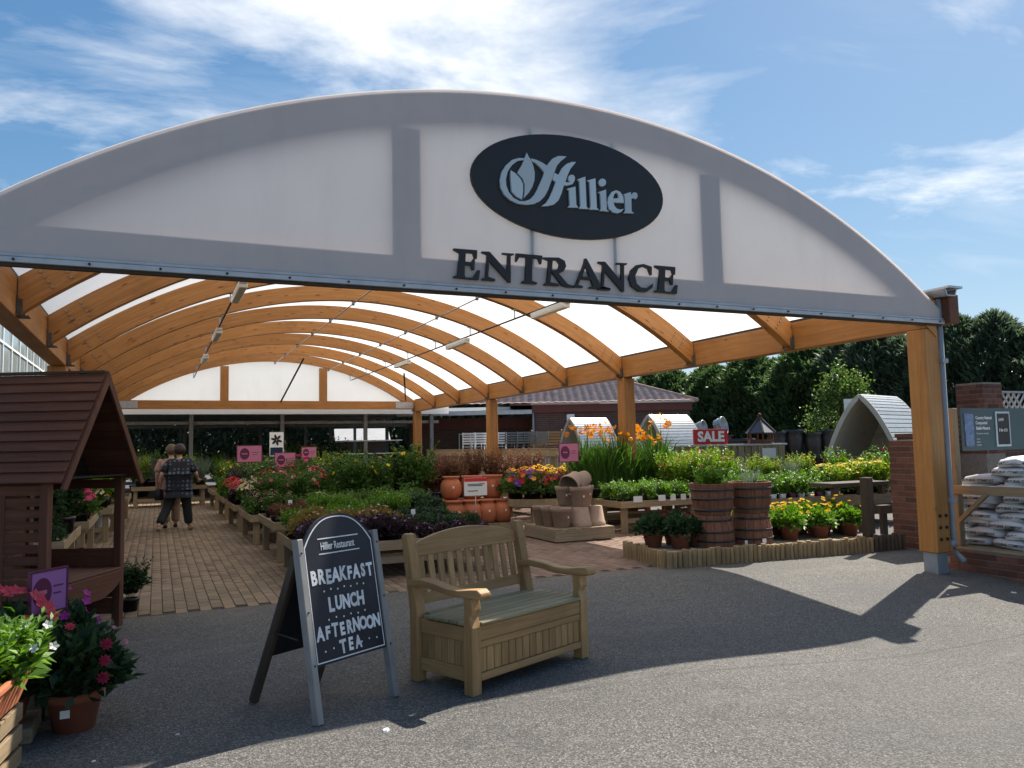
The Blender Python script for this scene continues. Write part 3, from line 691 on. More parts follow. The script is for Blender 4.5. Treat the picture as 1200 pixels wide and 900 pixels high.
# ------------------------------------------------------------------ entrance sign
LET = {
    'ring': [(2.902,3.959),(2.842,3.952),(2.78,3.927),(2.722,3.874),(2.681,3.81),(2.662,3.736),(2.667,3.669),(2.701,3.608),(2.756,3.567),(2.829,3.543),(2.911,3.543),(2.982,3.559),(3.041,3.591),(3.089,3.641),(3.124,3.703),(3.165,3.805),(3.192,3.871),(3.215,3.929),(3.255,3.977),(3.317,4.029),(3.283,4.03),(3.231,4.023),(3.179,3.994),(3.135,3.946),(3.121,3.92),(3.058,3.947),(3.008,3.96),(2.963,3.965),(2.97,3.943),(3.008,3.929),(3.049,3.899),(3.09,3.858),(3.081,3.826),(3.054,3.768),(3.019,3.695),(2.984,3.637),(2.941,3.594),(2.891,3.573),(2.842,3.569),(2.785,3.592),(2.742,3.636),(2.719,3.693),(2.717,3.75),(2.737,3.821),(2.779,3.883),(2.833,3.925),(2.89,3.942)],
    'stroke': [(3.413,3.993),(3.369,3.987),(3.316,3.962),(3.271,3.92),(3.23,3.849),(3.194,3.864),(3.168,3.803),(3.203,3.783),(3.171,3.705),(3.135,3.631),(3.1,3.581),(3.052,3.545),(3.116,3.555),(3.176,3.574),(3.224,3.618),(3.256,3.684),(3.282,3.761),(3.323,3.766),(3.371,3.784),(3.394,3.818),(3.399,3.85),(3.378,3.871),(3.347,3.863),(3.329,3.841),(3.333,3.81),(3.35,3.797),(3.298,3.79),(3.321,3.856),(3.354,3.923)],
    'leaf_big': [(2.922,4.01),(2.938,3.977),(2.958,3.953),(2.982,3.902),(2.995,3.838),(2.991,3.776),(2.969,3.712),(2.934,3.654),(2.884,3.599),(2.893,3.657),(2.896,3.719),(2.879,3.77),(2.827,3.817),(2.84,3.842),(2.874,3.896),(2.9,3.957)],
    'leaf_small': [(2.764,3.832),(2.806,3.811),(2.855,3.767),(2.878,3.724),(2.878,3.663),(2.865,3.585),(2.818,3.603),(2.77,3.643),(2.765,3.71),(2.761,3.771)],
    'i1': [(3.313,3.734),(3.401,3.765),(3.405,3.599),(3.426,3.574),(3.317,3.564),(3.34,3.592),(3.335,3.72)],
    'l1': [(3.421,3.833),(3.506,3.87),(3.51,3.591),(3.534,3.573),(3.432,3.566),(3.449,3.596),(3.444,3.82)],
    'l2': [(3.522,3.834),(3.611,3.868),(3.617,3.594),(3.641,3.577),(3.538,3.57),(3.555,3.599),(3.549,3.825)],
    'dot': [(3.722,3.842),(3.719,3.827),(3.71,3.814),(3.697,3.805),(3.683,3.8),(3.668,3.801),(3.656,3.808),(3.648,3.819),(3.646,3.833),(3.649,3.847),(3.658,3.86),(3.671,3.87),(3.685,3.874),(3.7,3.873),(3.712,3.867),(3.72,3.856)],
    'i2': [(3.636,3.74),(3.72,3.776),(3.721,3.589),(3.746,3.572),(3.644,3.568),(3.662,3.591),(3.658,3.73)],
    'e': [(3.907,3.67),(3.904,3.726),(3.874,3.771),(3.828,3.782),(3.781,3.761),(3.745,3.708),(3.732,3.651),(3.748,3.596),(3.793,3.569),(3.839,3.566),(3.881,3.586),(3.905,3.617),(3.868,3.603),(3.831,3.609),(3.806,3.631),(3.798,3.664),(3.793,3.699),(3.803,3.735),(3.827,3.762),(3.85,3.748),(3.855,3.711),(3.794,3.699),(3.799,3.665)],
    'r': [(3.905,3.751),(3.986,3.784),(3.989,3.756),(4.023,3.787),(4.056,3.78),(4.061,3.748),(4.04,3.721),(4.012,3.73),(3.991,3.716),(3.99,3.602),(4.016,3.584),(3.899,3.574),(3.923,3.599),(3.919,3.74)],
    'E': [(2.243,3.111),(2.458,3.113),(2.453,3.039),(2.429,3.037),(2.417,3.08),(2.353,3.082),(2.348,3.006),(2.398,3.005),(2.42,3.036),(2.435,3.034),(2.428,2.939),(2.41,2.941),(2.398,2.98),(2.344,2.979),(2.339,2.89),(2.349,2.871),(2.417,2.876),(2.458,2.942),(2.48,2.94),(2.468,2.857),(2.239,2.861),(2.243,2.875),(2.275,2.886),(2.296,3.073),(2.246,3.095)],
    'N': [(2.498,3.107),(2.571,3.11),(2.731,2.953),(2.738,3.093),(2.687,3.098),(2.689,3.11),(2.8,3.112),(2.8,3.102),(2.768,3.087),(2.763,2.855),(2.744,2.854),(2.566,3.027),(2.554,2.892),(2.618,2.876),(2.618,2.859),(2.493,2.859),(2.497,2.871),(2.53,2.887),(2.545,3.08),(2.497,3.094)],
    'T': [(2.819,3.117),(3.075,3.117),(3.062,3.04),(3.048,3.039),(3.03,3.085),(2.977,3.086),(2.967,2.886),(3.018,2.872),(3.014,2.858),(2.865,2.858),(2.869,2.873),(2.903,2.887),(2.914,3.086),(2.851,3.085),(2.827,3.044),(2.812,3.043)],
    'R': [(3.079,3.103),(3.237,3.113),(3.296,3.089),(3.309,3.041),(3.283,2.994),(3.233,2.969),(3.32,2.88),(3.39,2.865),(3.386,2.852),(3.309,2.851),(3.26,2.864),(3.17,2.972),(3.162,2.976),(3.166,2.995),(3.204,2.997),(3.234,3.018),(3.239,3.054),(3.216,3.082),(3.177,3.085),(3.164,2.994),(3.158,2.976),(3.148,2.886),(3.234,2.873),(3.234,2.857),(3.082,2.855),(3.088,2.87),(3.112,2.879),(3.133,3.076),(3.082,3.09)],
    'A': [(3.521,3.127),(3.668,2.88),(3.762,2.872),(3.762,2.86),(3.537,2.857),(3.541,2.868),(3.579,2.878),(3.56,2.933),(3.457,2.935),(3.474,2.96),(3.546,2.961),(3.508,3.053),(3.472,2.961),(3.453,2.935),(3.427,2.879),(3.476,2.871),(3.475,2.858),(3.37,2.857),(3.374,2.87),(3.401,2.88),(3.489,3.082),(3.5,3.125)],
    'N2': [(3.638,3.109),(3.714,3.113),(3.876,2.95),(3.885,3.097),(3.834,3.101),(3.836,3.114),(3.95,3.118),(3.95,3.107),(3.916,3.091),(3.907,2.848),(3.888,2.846),(3.707,3.025),(3.693,2.884),(3.759,2.868),(3.758,2.85),(3.63,2.848),(3.634,2.861),(3.668,2.878),(3.686,3.081),(3.638,3.094)],
    'C': [(4.223,3.106),(4.219,3.026),(4.202,3.025),(4.177,3.084),(4.127,3.1),(4.071,3.077),(4.033,3.003),(4.048,2.933),(4.097,2.899),(4.163,2.899),(4.232,2.947),(4.219,2.903),(4.151,2.861),(4.063,2.861),(3.988,2.907),(3.963,2.98),(3.988,3.056),(4.051,3.108),(4.128,3.125)],
    'E2': [(4.255,3.122),(4.491,3.123),(4.484,3.048),(4.458,3.046),(4.446,3.09),(4.375,3.091),(4.368,3.015),(4.423,3.014),(4.448,3.045),(4.464,3.043),(4.454,2.947),(4.434,2.949),(4.422,2.988),(4.362,2.987),(4.355,2.898),(4.366,2.878),(4.441,2.883),(4.488,2.949),(4.511,2.948),(4.496,2.864),(4.244,2.868),(4.249,2.882),(4.284,2.893),(4.312,3.083),(4.258,3.105)],
}
sg = thing('oval_sign', 'black oval sign with pale grey leaf emblem and serif name on the canopy gable', 'sign', (3.385, YF - .03, 3.765))
mb = MB(); N_ = 64
mb.prism([(0.98 * math.cos(2 * math.pi * i / N_), 0.47 * math.sin(2 * math.pi * i / N_)) for i in range(N_)], -.018, .022, XZ)
mb.build('oval_board', 'sign_black', sg, .004)
for key, nm in (('ring', 'letter'), ('stroke', 'letter'), ('leaf_big', 'leaf_emblem'), ('leaf_small', 'leaf_emblem'), ('i1', 'letter'), ('l1', 'letter'), ('l2', 'letter'), ('i2', 'letter'), ('dot', 'letter_dot'), ('e', 'letter'), ('r', 'letter')):
    MB().prism([(x - 3.385, z - 3.765) for x, z in LET[key]], -.040 - .0005 * len(key), -.019, XZ).build(nm, 'logo_grey', sg)
en = thing('entrance_lettering', 'black serif capital letters reading ENTRANCE below the oval sign', 'lettering', (3.40, YF - .02, 2.85))
for key in ('E', 'N', 'T', 'R', 'A', 'N2', 'C', 'E2'):
    MB().prism([(x - 3.40, z - 2.85) for x, z in LET[key]], -.010, .014, XZ).build('letter', 'sign_black', en, .0012)
# ------------------------------------------------------------------ wooden storage bench
def make_bench(loc, rz):
    t = thing('wooden_bench', 'pale wooden two-seat storage bench with slatted back beside the chalkboard', 'bench', loc, rz)
    Wd, Dp = 1.12, .56; hw = Wd / 2
    for s in (-1, 1):
        x0, x1 = sorted((s * (hw - .075), s * hw))
        MB().prism([(-.0, 0), (.075, 0), (.075, .40), (.068, .46), (.072, .56), (.008, .56), (-.004, .49), (.022, .45), (.0, .39)], x0, x1, YZ).build('front_leg', teak('z'), t, .006, 2)
        MB().prism([(Dp - .075, 0), (Dp, 0), (Dp, .42), (Dp + .075, .88), (Dp + .060, .905), (Dp + .020, .90), (Dp - .075, .40)], x0, x1, YZ).build('back_leg', teak('z'), t, .006, 2)
        xa0, xa1 = sorted((s * (hw - .085), s * (hw + .005)))
        top = [(Dp + .01, .620), (Dp - .10, .632), (.34, .622), (.22, .600), (.12, .598), (.02, .612), (-.045, .618), (-.075, .600)]
        bot = [(-.08, .578), (-.06, .560), (.0, .561), (.12, .556), (.22, .560), (.34, .578), (Dp - .10, .588), (Dp + .01, .572)]
        MB().prism(top + bot, xa0, xa1, YZ).build('armrest', teak('y'), t, .008, 2)
        xs0, xs1 = sorted((s * (hw - .062), s * (hw - .022)))
        MB().box(xs0, xs1, .076, Dp - .076, .30, .385).build('side_rail', teak('y'), t, .004)
        MB().box(xs0, xs1, .076, Dp - .076, .07, .15).build('side_rail', teak('y'), t, .004)
        n = 7; w_ = (Dp - .152) / n
        for i in range(n):
            y0 = .076 + i * w_; MB().box(xs0 + .012, xs1 - .010, y0 + .002, y0 + w_ - .002, .148, .302).build('side_panel_board', teak('z'), t, .004)
    MB().box(-hw + .076, hw - .076, .008, .040, .305, .392).build('seat_rail', teak('x'), t, .005)
    MB().box(-hw + .076, hw - .076, .010, .044, .262, .303).build('front_rail', teak('x'), t, .004)
    MB().box(-hw + .076, hw - .076, .004, .048, .075, .118).build('bottom_rail', teak('x'), t, .004)
    n = 15; w_ = (Wd - .152) / n
    for i in range(n):
        x0 = -hw + .076 + i * w_; MB().box(x0 + .002, x0 + w_ - .002, .018, .034, .119, .261).build('front_panel_board', teak('z'), t, .005)
    MB().box(-hw + .076, hw - .076, Dp - .05, Dp - .02, .08, .40).build('back_panel', teak('x'), t)
    MB().box(-hw + .07, hw - .07, .05, Dp - .06, .10, .115).build('storage_floor', teak('x'), t)
    n = 7
    for i in range(n):
        y0 = -.006 + i * .074; e = hw - .077 if (i == 0 or i >= n - 1) else hw - .004
        MB().box(-e, e, y0, y0 + .066, .396, .415).build('seat_slat', wood('seat_timber', 'x', (0.20, 0.175, 0.10), (0.33, 0.285, 0.17), 0.7, 0.3, 46), t, .004)
    # back: lies in a plane leaning backwards
    lean = lambda z: Dp - .012 + (z - .42) * .163
    def bk(poly, th, name, ax):
        MB().prism(poly, -th / 2, th / 2, lambda a, b, q: (a, lean(b) + q, b)).build(name, teak(ax), t, .005, 2)
    e = hw - .074
    arc = [(-e + 2 * e * i / 16, .835 + .075 * (1 - ((i - 8) / 8) ** 2) - .005) for i in range(17)]
    bk([(e, .755), (-e, .755)] + arc, .034, 'top_rail', 'x')
    bk([(-e, .455), (e, .455), (e, .525), (-e, .525)], .034, 'lower_back_rail', 'x')
    n = 11
    for i in range(n):
        x = -e + .055 + (2 * e - .11) * i / (n - 1)
        bk([(x - .024, .524), (x + .024, .524), (x + .024, .758), (x - .024, .758)], .018, 'back_slat', 'z')
    return t
make_bench((2.21, 4.61, gz(2.15, 4.8)), R(23.5))
# ------------------------------------------------------------------ chalkboard A-frame
ab = thing('chalkboard_sign', 'arched black A-frame chalkboard with white lettering beside the bench', 'sign', (1.05, 4.49, 0), R(30))
dl = R(10.5); hb = .285
def lean_part(mesh_ob): mesh_ob.rotation_euler = (R(90) - dl, 0, 0); return mesh_ob
for s in (-1, 1):
    fl = MB().box(s * hb - .020, s * hb + .020, -.0, .975, -.026, .026).build('front_leg', 'board_frame', ab, .004); lean_part(fl)
    for y in (.30, .58, .90):
        MB().lathe([(.006, 0), (.006, .003), (.001, .003)], 8, (s * hb, y, .0265)).build('screw', 'dark_steel', fl)
    rl = MB().box(s * (hb - .055) - .02, s * (hb - .055) + .02, 0, .93, -.025, .025).build('rear_leg', darkwood('y'), ab, .004)
    rl.location = (0, .63, 0); rl.rotation_euler = (R(90) + R(24), 0, 0)
N_ = 20
arch_pts = [(-.268 + .536 * i / N_, .885 + .150 * (1 - abs((i - N_ / 2) / (N_ / 2)) ** 2.6)) for i in range(N_ + 1)]
bd = MB().prism([(.268, .27), (-.268, .27)][::-1][::-1] + arch_pts, -.008, .010, XY).build('board', 'chalkboard', ab); lean_part(bd); bd.scale = (.99, 1.06, 1)
rb = MB().prism([(.225, .30), (-.225, .30)] + [(x * .84, y) for x, y in arch_pts], -.008, .008, XY).build('rear_board', 'chalkboard', ab); rb.location = (0, .63, 0); rb.rotation_euler = (R(90) + R(24), 0, 0)
inn = lambda k: [(.268 - k, .27 + k), (-.268 + k, .27 + k)] + [(x * (1 - k / .268), y - k) for x, y in arch_pts]
o1, o2 = inn(.012), inn(.018); nn = len(o1); b = MB()
b.raw([(x, y, .0115) for x, y in o1] + [(x, y, .0115) for x, y in o2], [(i, (i + 1) % nn, nn + (i + 1) % nn, nn + i) for i in range(nn)])
b.build('border_line', 'chalk', bd)
for y in (.905, .825): MB().box(-.155, .155, y, y + .006, .0105, .0115).build('ruled_line', 'chalk', bd)
text('Hillier Restaurant', .058, 'chalk', bd, -.01, .866, .0112, .0004, sx=.62)
def hand(s_, size, y, x0, bold, gap):
    """hand-lettered capitals: every letter sits a little differently"""
    rr = random.Random(len(s_) * 7 + ord(s_[0])); x = x0
    for ch in s_:
        o = text(ch, size * rr.uniform(.95, 1.06), 'chalk', bd, x, y + rr.uniform(-.004, .004), .0112, bold, sx=rr.uniform(.72, .82), rz=rr.uniform(-.05, .05), name='letter')
        x += gap * (.55 if ch == 'I' else 1.0)
hand('BREAKFAST', .098, .705, -.212, .0042, .053)
hand('LUNCH', .098, .560, -.112, .0042, .056)
hand('AFTERNOON', .092, .425, -.213, .0040, .0535)
hand('TEA', .090, .335, -.062, .0040, .058)
dk = MB()
for y, xs_ in ((.635, [-.15 + .05 * i for i in range(7)]), (.487, [-.14 + .055 * i for i in range(6)]), (.335, [-.19, -.13, .08, .14, .2])):
    for i, x in enumerate(xs_): dk.lathe([(.0055, .0112), (.001, .0118)], 8, (x, y + (.006 if i % 2 else 0), 0))
dk.build('chalk_dots', 'chalk', bd)['kind'] = 'stuff'
MB().tube([(-.29, .16, .42), (-.24, .45, .42)], .006, 5).build('stay_bar', 'dark_steel', ab)
# ------------------------------------------------------------------ arbour seat on the left
TH = R(63.68); dA = Vector((math.cos(TH), math.sin(TH), 0))
arb = thing('arbour_seat', 'brown stained garden arbour seat with steep boarded roof and slatted sides', 'arbour', (-.505, 7.155, 0), TH)
# local frame: x along the opening (near post at -x), y to the back; the opening faces -y
hw, ze, za, of, DB = .506, 1.24, 2.09, .15, .80
for x in (-hw, hw):
    MB().box(x - .032, x + .032, -.032, .032, .0, 1.27).build('front_post', redwood('z'), arb, .004)
    MB().box(x - .032, x + .032, DB - .032, DB + .032, .0, 1.27).build('rear_post', redwood('z'), arb, .004)
    MB().box(x - .02, x + .02, .033, DB - .033, 1.16, 1.235).build('top_rail', redwood('y'), arb)
    for i in range(9):
        z = .40 + i * .085
        if x > 0 and z > .62: continue
        MB().box(x - .010, x + .010, .033, DB - .033, z, z + .062 if x < 0 else z + .083).build('side_slat', redwood('y'), arb, .003)
    MB().box(x - .014, x + .014, .30, .34, .10, 1.16 if x < 0 else .66).build('side_stile', redwood('z'), arb)
    for i in range(2): MB().box(x - .010, x + .010, .033, DB - .033, .10 + .14 * i, .235 + .14 * i).build('side_board', redwood('y'), arb, .003)
for i in range(11):
    z = .10 + i * .105; MB().box(-hw + .033, hw - .033, DB - .012, DB + .010, z, z + .10).build('back_board', redwood('x'), arb, .003)
# curved apron under the seat
nA = 24; xa = [-hw + .033 + (2 * hw - .066) * i / nA for i in range(nA + 1)]
def ap_z(x):
    u = abs(x) / (hw - .033); return .36 - .12 * (1 if u < .42 else max(0.0, math.cos((u - .42) / .58 * math.pi / 2)) ** .6) if u < .99 else .36
MB().prism([(x, .475) for x in xa[::-1]] + [(x, .40 - (.12 if abs(x) < .2 else .12 * max(0, 1 - ((abs(x) - .2) / .26)) ** .5 if abs(x) < .46 else 0)) for x in xa], -.045, -.012, XZ).build('seat_apron', redwood('x'), arb, .004)
for i in range(6):
    y0 = -.04 + i * .135; MB().box(-hw + .034, hw - .034, y0, y0 + .125, .478, .498).build('seat_board', redwood('x'), arb, .004)
# roof: overlapping boards on both pitches, gable boards and panels
os_ = .055; xe = hw + os_; rise = za - ze; nb = 11
ang = math.atan2(rise, xe); ln = math.hypot(rise, xe); y0r, y1r = -of, DB + .12
for s in (-1, 1):
    for i in range(nb):
        a0 = i / nb; a1 = (i + 1.12) / nb
        P0 = Vector((s * (xe - xe * a0), 0, ze + rise * a0)); P1 = Vector((s * (xe - xe * min(a1, 1.0)), 0, ze + rise * min(a1, 1.0)))
        nrm_ = Vector((s * rise, 0, xe)).normalized()
        q = [P0 + nrm_ * .006, P0 + nrm_ * .030, P1 + nrm_ * .013, P1 + nrm_ * .002]
        MB().prism([(p.x, p.z) for p in q], y0r, y1r, XZ).build('roof_board', redwood('y'), arb, .002)
    for yy in (y0r - .024, y1r + .002):
        o_ = Vector((s * (xe + .03), 0, ze - .035)); e_ = Vector((0, 0, za + .025)); d_ = (e_ - o_).normalized(); n_ = Vector((-d_.z, 0, d_.x)) * s
        q = [o_, e_, e_ - Vector((0, 0, .105)), o_ + d_ * .02 + n_ * .055]
        MB().prism([(p.x, p.z) for p in q], yy, yy + .022, XZ).build('barge_board', redwood('z'), arb, .002)
MB().box(-.035, .035, y0r, y1r, za + .012, za + .034).build('ridge_cap', darkwood('y'), arb, .004)
nb = 8
for i in range(nb):
    z0 = 1.24 + i * .10; z1 = z0 + .097; w0 = max(.0, (za - .04 - z0) / rise * xe - .02); w1 = max(0.0, (za - .04 - z1) / rise * xe - .02)
    if w0 <= .02: continue
    MB().prism([(-w0, z0), (w0, z0), (w1, z1), (-w1, z1)] if w1 > .005 else [(-w0, z0), (w0, z0), (0, min(z1, za - .05))], .25, .27, XZ).build('gable_board', wood('roof_void_shade', 'x', (0.016, 0.010, 0.008), (0.03, 0.018, 0.013)), arb)  # recessed boards near-black: shade of the roof void put into their colour
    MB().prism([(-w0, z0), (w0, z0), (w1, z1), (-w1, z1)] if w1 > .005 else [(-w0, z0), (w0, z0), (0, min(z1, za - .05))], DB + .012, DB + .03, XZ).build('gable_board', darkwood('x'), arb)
for i in range(5):
    MB().box(-hw + .0, hw - .0, -.10 + i * .19, .085 + i * .19, 1.272, 1.284).build('ceiling_board', wood('roof_void_shade', 'x', (0.016, 0.010, 0.008), (0.03, 0.018, 0.013)), arb)  # same near-black timber, shade inside the roof painted into it
# ------------------------------------------------------------------ log-edged platform with barrels
plat = thing('log_edged_platform', 'low display platform edged with upright half-round logs', 'platform', (5.44, 7.74, 0), R(-4.9))
# local: x along the front edge, y back
PL, PD, PH = 3.02, 1.06, .195
MB().box(.03, PL + .45, .03, PD, -.02, .165).build('platform_fill', plain('platform_gravel', (0.24, 0.21, 0.17), 0.95, 0.3, 40, bmp=0.6), plat)
lr = .034
def log_mesh(r, h, nm, mat):
    mb = MB(); mb.lathe([(r, -.03), (r * .985, h * .5), (r, h - .006), (r - .006, h), (.001, h)], 10); return mb.mesh(nm, mat)
logs = [log_mesh(random.uniform(.030, .037), PH + random.uniform(-.012, .014), 'log', logwood('z')) for i in range(8)]
dlogs = [log_mesh(random.uniform(.030, .037), PH + .02 + random.uniform(-.02, .02), 'log', darkwood('z')) for i in range(4)]
x = .03; i = 0
while x < PL + .50:
    o = link('log', random.choice(logs if x < PL else dlogs), plat); o.location = (x, random.uniform(-.004, .004), 0); o.rotation_euler = (random.gauss(0, .02), random.gauss(0, .02), random.random() * 6)
    x += .064 + random.uniform(-.003, .006)
y = .06
while y < PD + .0:
    o = link('log', random.choice(logs), plat); o.location = (0, y, 0); o.rotation_euler = (random.gauss(0, .02), random.gauss(0, .02), random.random() * 6); y += .066
# half barrels: lower one upside down, upper one upright
def half_barrel(name, label, loc, upside, rz=0):
    t = thing(name, label, 'planter', loc, rz, 'oak half-barrel planters on the log platform')
    H, r0, r1 = .385, .222, .272; ns = 16
    for i in range(ns):
        a = 2 * math.pi * i / ns; g_ = math.pi / ns * .965; v = []
        for z in (0, H * .5, H):
            r = r0 + (r1 - r0) * (z / H) + .012 * math.sin(math.pi * z / H)
            for rr in (r - .022, r):
                for d in (-g_, g_): v.append((rr * math.cos(a + d), rr * math.sin(a + d), z if not upside else H - z))
        f = [(0, 1, 3, 2), (8, 10, 11, 9)] + [(o + 0, o + 2, o + 6, o + 4) for o in (0, 4)] + [(o + 1, o + 5, o + 7, o + 3) for o in (0, 4)] + [(o + 2, o + 3, o + 7, o + 6) for o in (0, 4)] + [(o + 0, o + 4, o + 5, o + 1) for o in (0, 4)]
        MB().raw(v, f).build('stave', barrelwood('z'), t, .003)
    for z in (.06, .20, .31):
        zz_ = z; r = r0 + (r1 - r0) * zz_ / H + .012 * math.sin(math.pi * zz_ / H) + .0015; zp = zz_ if not upside else H - zz_
        MB().lathe([(r, zp - .013), (r + .004, zp - .013), (r + .005, zp + .013), (r, zp + .013)], 32).build('hoop', 'dark_steel', t)
    MB().lathe([(r0 - .02, .03 if not upside else H - .03), (.001, .03 if not upside else H - .03)], 24).build('bottom', barrelwood('x'), t)
    if not upside: MB().lathe([(r1 - .024, H - .03), (.001, H - .025)], 24).build('soil', 'soil', t)
    return t
BZ = .166
bx = [(6.36, 8.06), (6.93, 8.02)]
for k, (x, y) in enumerate(bx):
    w_ = ('left', 'right')[k]
    half_barrel('half_barrel', f'upside-down oak half barrel at the bottom of the {w_} stack', (x, y, BZ), True, k * .4)
    half_barrel('half_barrel', f'upright planted oak half barrel on top of the {w_} stack', (x + .01, y, BZ + .387), False, k * .3 + .2)
b = tag(MB().box(6.62, 6.66, 7.775, 7.78, BZ + .02, BZ + .07).build('price_tag', 'tag_white'), 'small white price tag leaning on the left lower barrel', 'tag', 'price tags at the barrels')
b = tag(MB().box(6.86, 6.92, 7.735, 7.74, BZ + .03, BZ + .08).build('price_tag', 'tag_white'), 'small white price tag leaning on the right lower barrel', 'tag', 'price tags at the barrels')
# ------------------------------------------------------------------ display tables
def display_table(label, x, y, w_, d_, h, name='display_table', group='timber plant tables', rz=0.0, rim=.11, mat=softwood, legw=.09):
    t = thing(name, label, 'table', (x, y, 0), rz, group)
    for lx in (0.06, w_ - .06 - legw):
        for ly in (.06, d_ - .06 - legw):
            MB().box(lx, lx + legw, ly, ly + legw, 0, h - .022).build('leg', mat('z'), t, .004)
    n = max(3, int(d_ / .16)); k = d_ / n
    for i in range(n): MB().box(.022, w_ - .022, i * k + .012, (i + 1) * k - .012, h - .02, h).build('deck_board', mat('x'), t)
    for y0 in (-.0, d_ - .02): MB().box(0, w_, y0, y0 + .02, h - .045, h + rim - .045).build('rim_board', mat('x'), t, .003)
    for x0 in (-.0, w_ - .02): MB().box(x0, x0 + .02, .0205, d_ - .0205, h - .045, h + rim - .045).build('rim_board', mat('y'), t, .003)
    MB().box(.061 + legw, w_ - .061 - legw, .075, .10, .16, .24).build('stretcher', mat('x'), t)
    MB().box(.061 + legw, w_ - .061 - legw, d_ - .10, d_ - .075, .16, .24).build('stretcher', mat('x'), t)
    return t
SMALLPOT = (.065, .048, .10, 'black_plastic'); MIDPOT = (.095, .075, .16, 'black_plastic'); BIGPOT = (.14, .11, .22, 'black_plastic')
def dm(n, rx, rz, z0, L, W, **k): return lambda rng: dome(rng, n, rx, rz, z0, L, W, **k)
def fl(n, rx, rz, z0, r, pet=5, lay=1, up=.25): 
    def f(rng):
        P, N = top_points(rng, n, rx, rz, z0, up); return bloom(rng, P, N, r * (.8 + .4 * rng.random(n)), pet, lay)
    return f
def up_(stems, h, spread, per, L, W, z0, **k): return lambda rng: upright(rng, stems, h, spread, per, L, W, z0, **k)[0]
pp = proto_plant
pp('gold_low', 'bedding_plant', SMALLPOT, dm(330, .13, .15, .10, .045, .022), 'leaf_gold', [(fl(5, .12, .14, .11, .016), 'petal_blush')])
pp('plum_low', 'bedding_plant', SMALLPOT, dm(330, .13, .15, .10, .05, .024), 'leaf_plum', [(fl(7, .12, .14, .11, .014), 'petal_lilac')])
pp('green_low', 'bedding_plant', SMALLPOT, lambda r: upright(r, 26, .24, .15, 13, .06, .02, .09)[0], 'leaf_bright', [(fl(2, .12, .16, .13, .018), 'petal_white')])
pp('dark_low', 'bedding_plant', SMALLPOT, dm(360, .15, .17, .10, .05, .026), 'leaf_dark', [(fl(5, .13, .15, .12, .014), 'petal_violet')])
pp('brown_low', 'bedding_plant', SMALLPOT, lambda r: upright(r, 24, .20, .14, 12, .045, .018, .09)[0], 'leaf_russet')
pp('rose', 'rose_bush', BIGPOT, lambda r: cat_arr([upright(r, 34, .80, .42, 40, .075, .05, .2, lean=.2)[0], dome(r, 500, .36, .45, .45, .07, .05)]), 'leaf_mid', [(fl(4, .36, .5, .5, .042, 6, 3), 'petal_yellow')])
pp('rose_pink', 'rose_bush', BIGPOT, lambda r: cat_arr([upright(r, 28, .70, .36, 34, .07, .048, .2, lean=.2)[0], dome(r, 400, .30, .38, .42, .07, .05)]), 'leaf_mid', [(fl(9, .32, .46, .48, .048, 6, 3), 'petal_pink')])
pp('rose_red', 'rose_bush', BIGPOT, lambda r: cat_arr([upright(r, 28, .66, .34, 34, .07, .048, .2, lean=.2)[0], dome(r, 400, .30, .36, .40, .07, .05)]), 'leaf_mid', [(fl(8, .32, .44, .46, .045, 6, 3), 'petal_coral')])
pp('rose_blush', 'rose_bush', BIGPOT, lambda r: cat_arr([upright(r, 28, .70, .36, 34, .07, .048, .2, lean=.2)[0], dome(r, 400, .30, .38, .42, .07, .05)]), 'leaf_mid', [(fl(10, .32, .46, .48, .05, 6, 3), 'petal_blush')])
pp('hydrangea', 'hydrangea', MIDPOT, dm(420, .22, .26, .18, .09, .06), 'leaf_mid', [(fl(70, .20, .24, .22, .03, 4, 1, .5), 'petal_cream')])
pp('nandina', 'shrub', MIDPOT, lambda r: upright(r, 34, .52, .24, 24, .05, .022, .15, lean=.3, start=.3)[0], 'leaf_russet')
pp('heuchera', 'heuchera', MIDPOT, dm(300, .2, .2, .14, .07, .065), 'leaf_plum', [(fl(60, .2, .34, .16, .012, 4), 'petal_blush')])
pp('petunia', 'petunia', MIDPOT, dm(420, .24, .24, .14, .055, .032), 'leaf_mid', [(fl(13, .24, .25, .16, .038, 5), 'petal_red'), (fl(8, .24, .25, .16, .033, 5), 'petal_violet'), (fl(7, .24, .26, .16, .033, 5), 'petal_orange')])
pp('petunia_violet', 'petunia', MIDPOT, dm(420, .24, .24, .12, .055, .032), 'leaf_dark', [(fl(16, .24, .24, .14, .033, 5), 'petal_violet'), (fl(4, .24, .24, .14, .035, 5), 'petal_red')])
pp('marigold', 'marigold', SMALLPOT, dm(240, .14, .16, .10, .04, .02), 'leaf_mid', [(fl(14, .13, .17, .12, .025, 7, 2, .6), 'petal_yellow')])
pp('daylily', 'daylily', BIGPOT, lambda r: blades(r, 90, .95, .42, .022, .18, .08), 'leaf_blade', [(lambda rng: bloom(rng, np.stack([rng.normal(0, .16, 9), rng.normal(0, .16, 9), .98 + .16 * rng.random(9)], 1), rng.normal(size=(9, 3)) * .6 + [0, 0, .7], .055, 6, 1, .7), 'petal_orange')])
pp('grass', 'ornamental_grass', BIGPOT, lambda r: blades(r, 130, .95, .36, .016, .18, .1), 'leaf_blade')
pp('cordyline', 'cordyline', BIGPOT, lambda r: blades(r, 60, .8, .5, .03, .2, .04, .5), 'leaf_plum')
pp('herb', 'leafy_plant', SMALLPOT, lambda r: cat_arr([upright(r, 20, .22, .15, 12, .06, .03, .09)[0], dome(r, 140, .12, .14, .1, .05, .03)]), 'leaf_mid', [(fl(3, .12, .17, .1, .014), 'petal_white')])
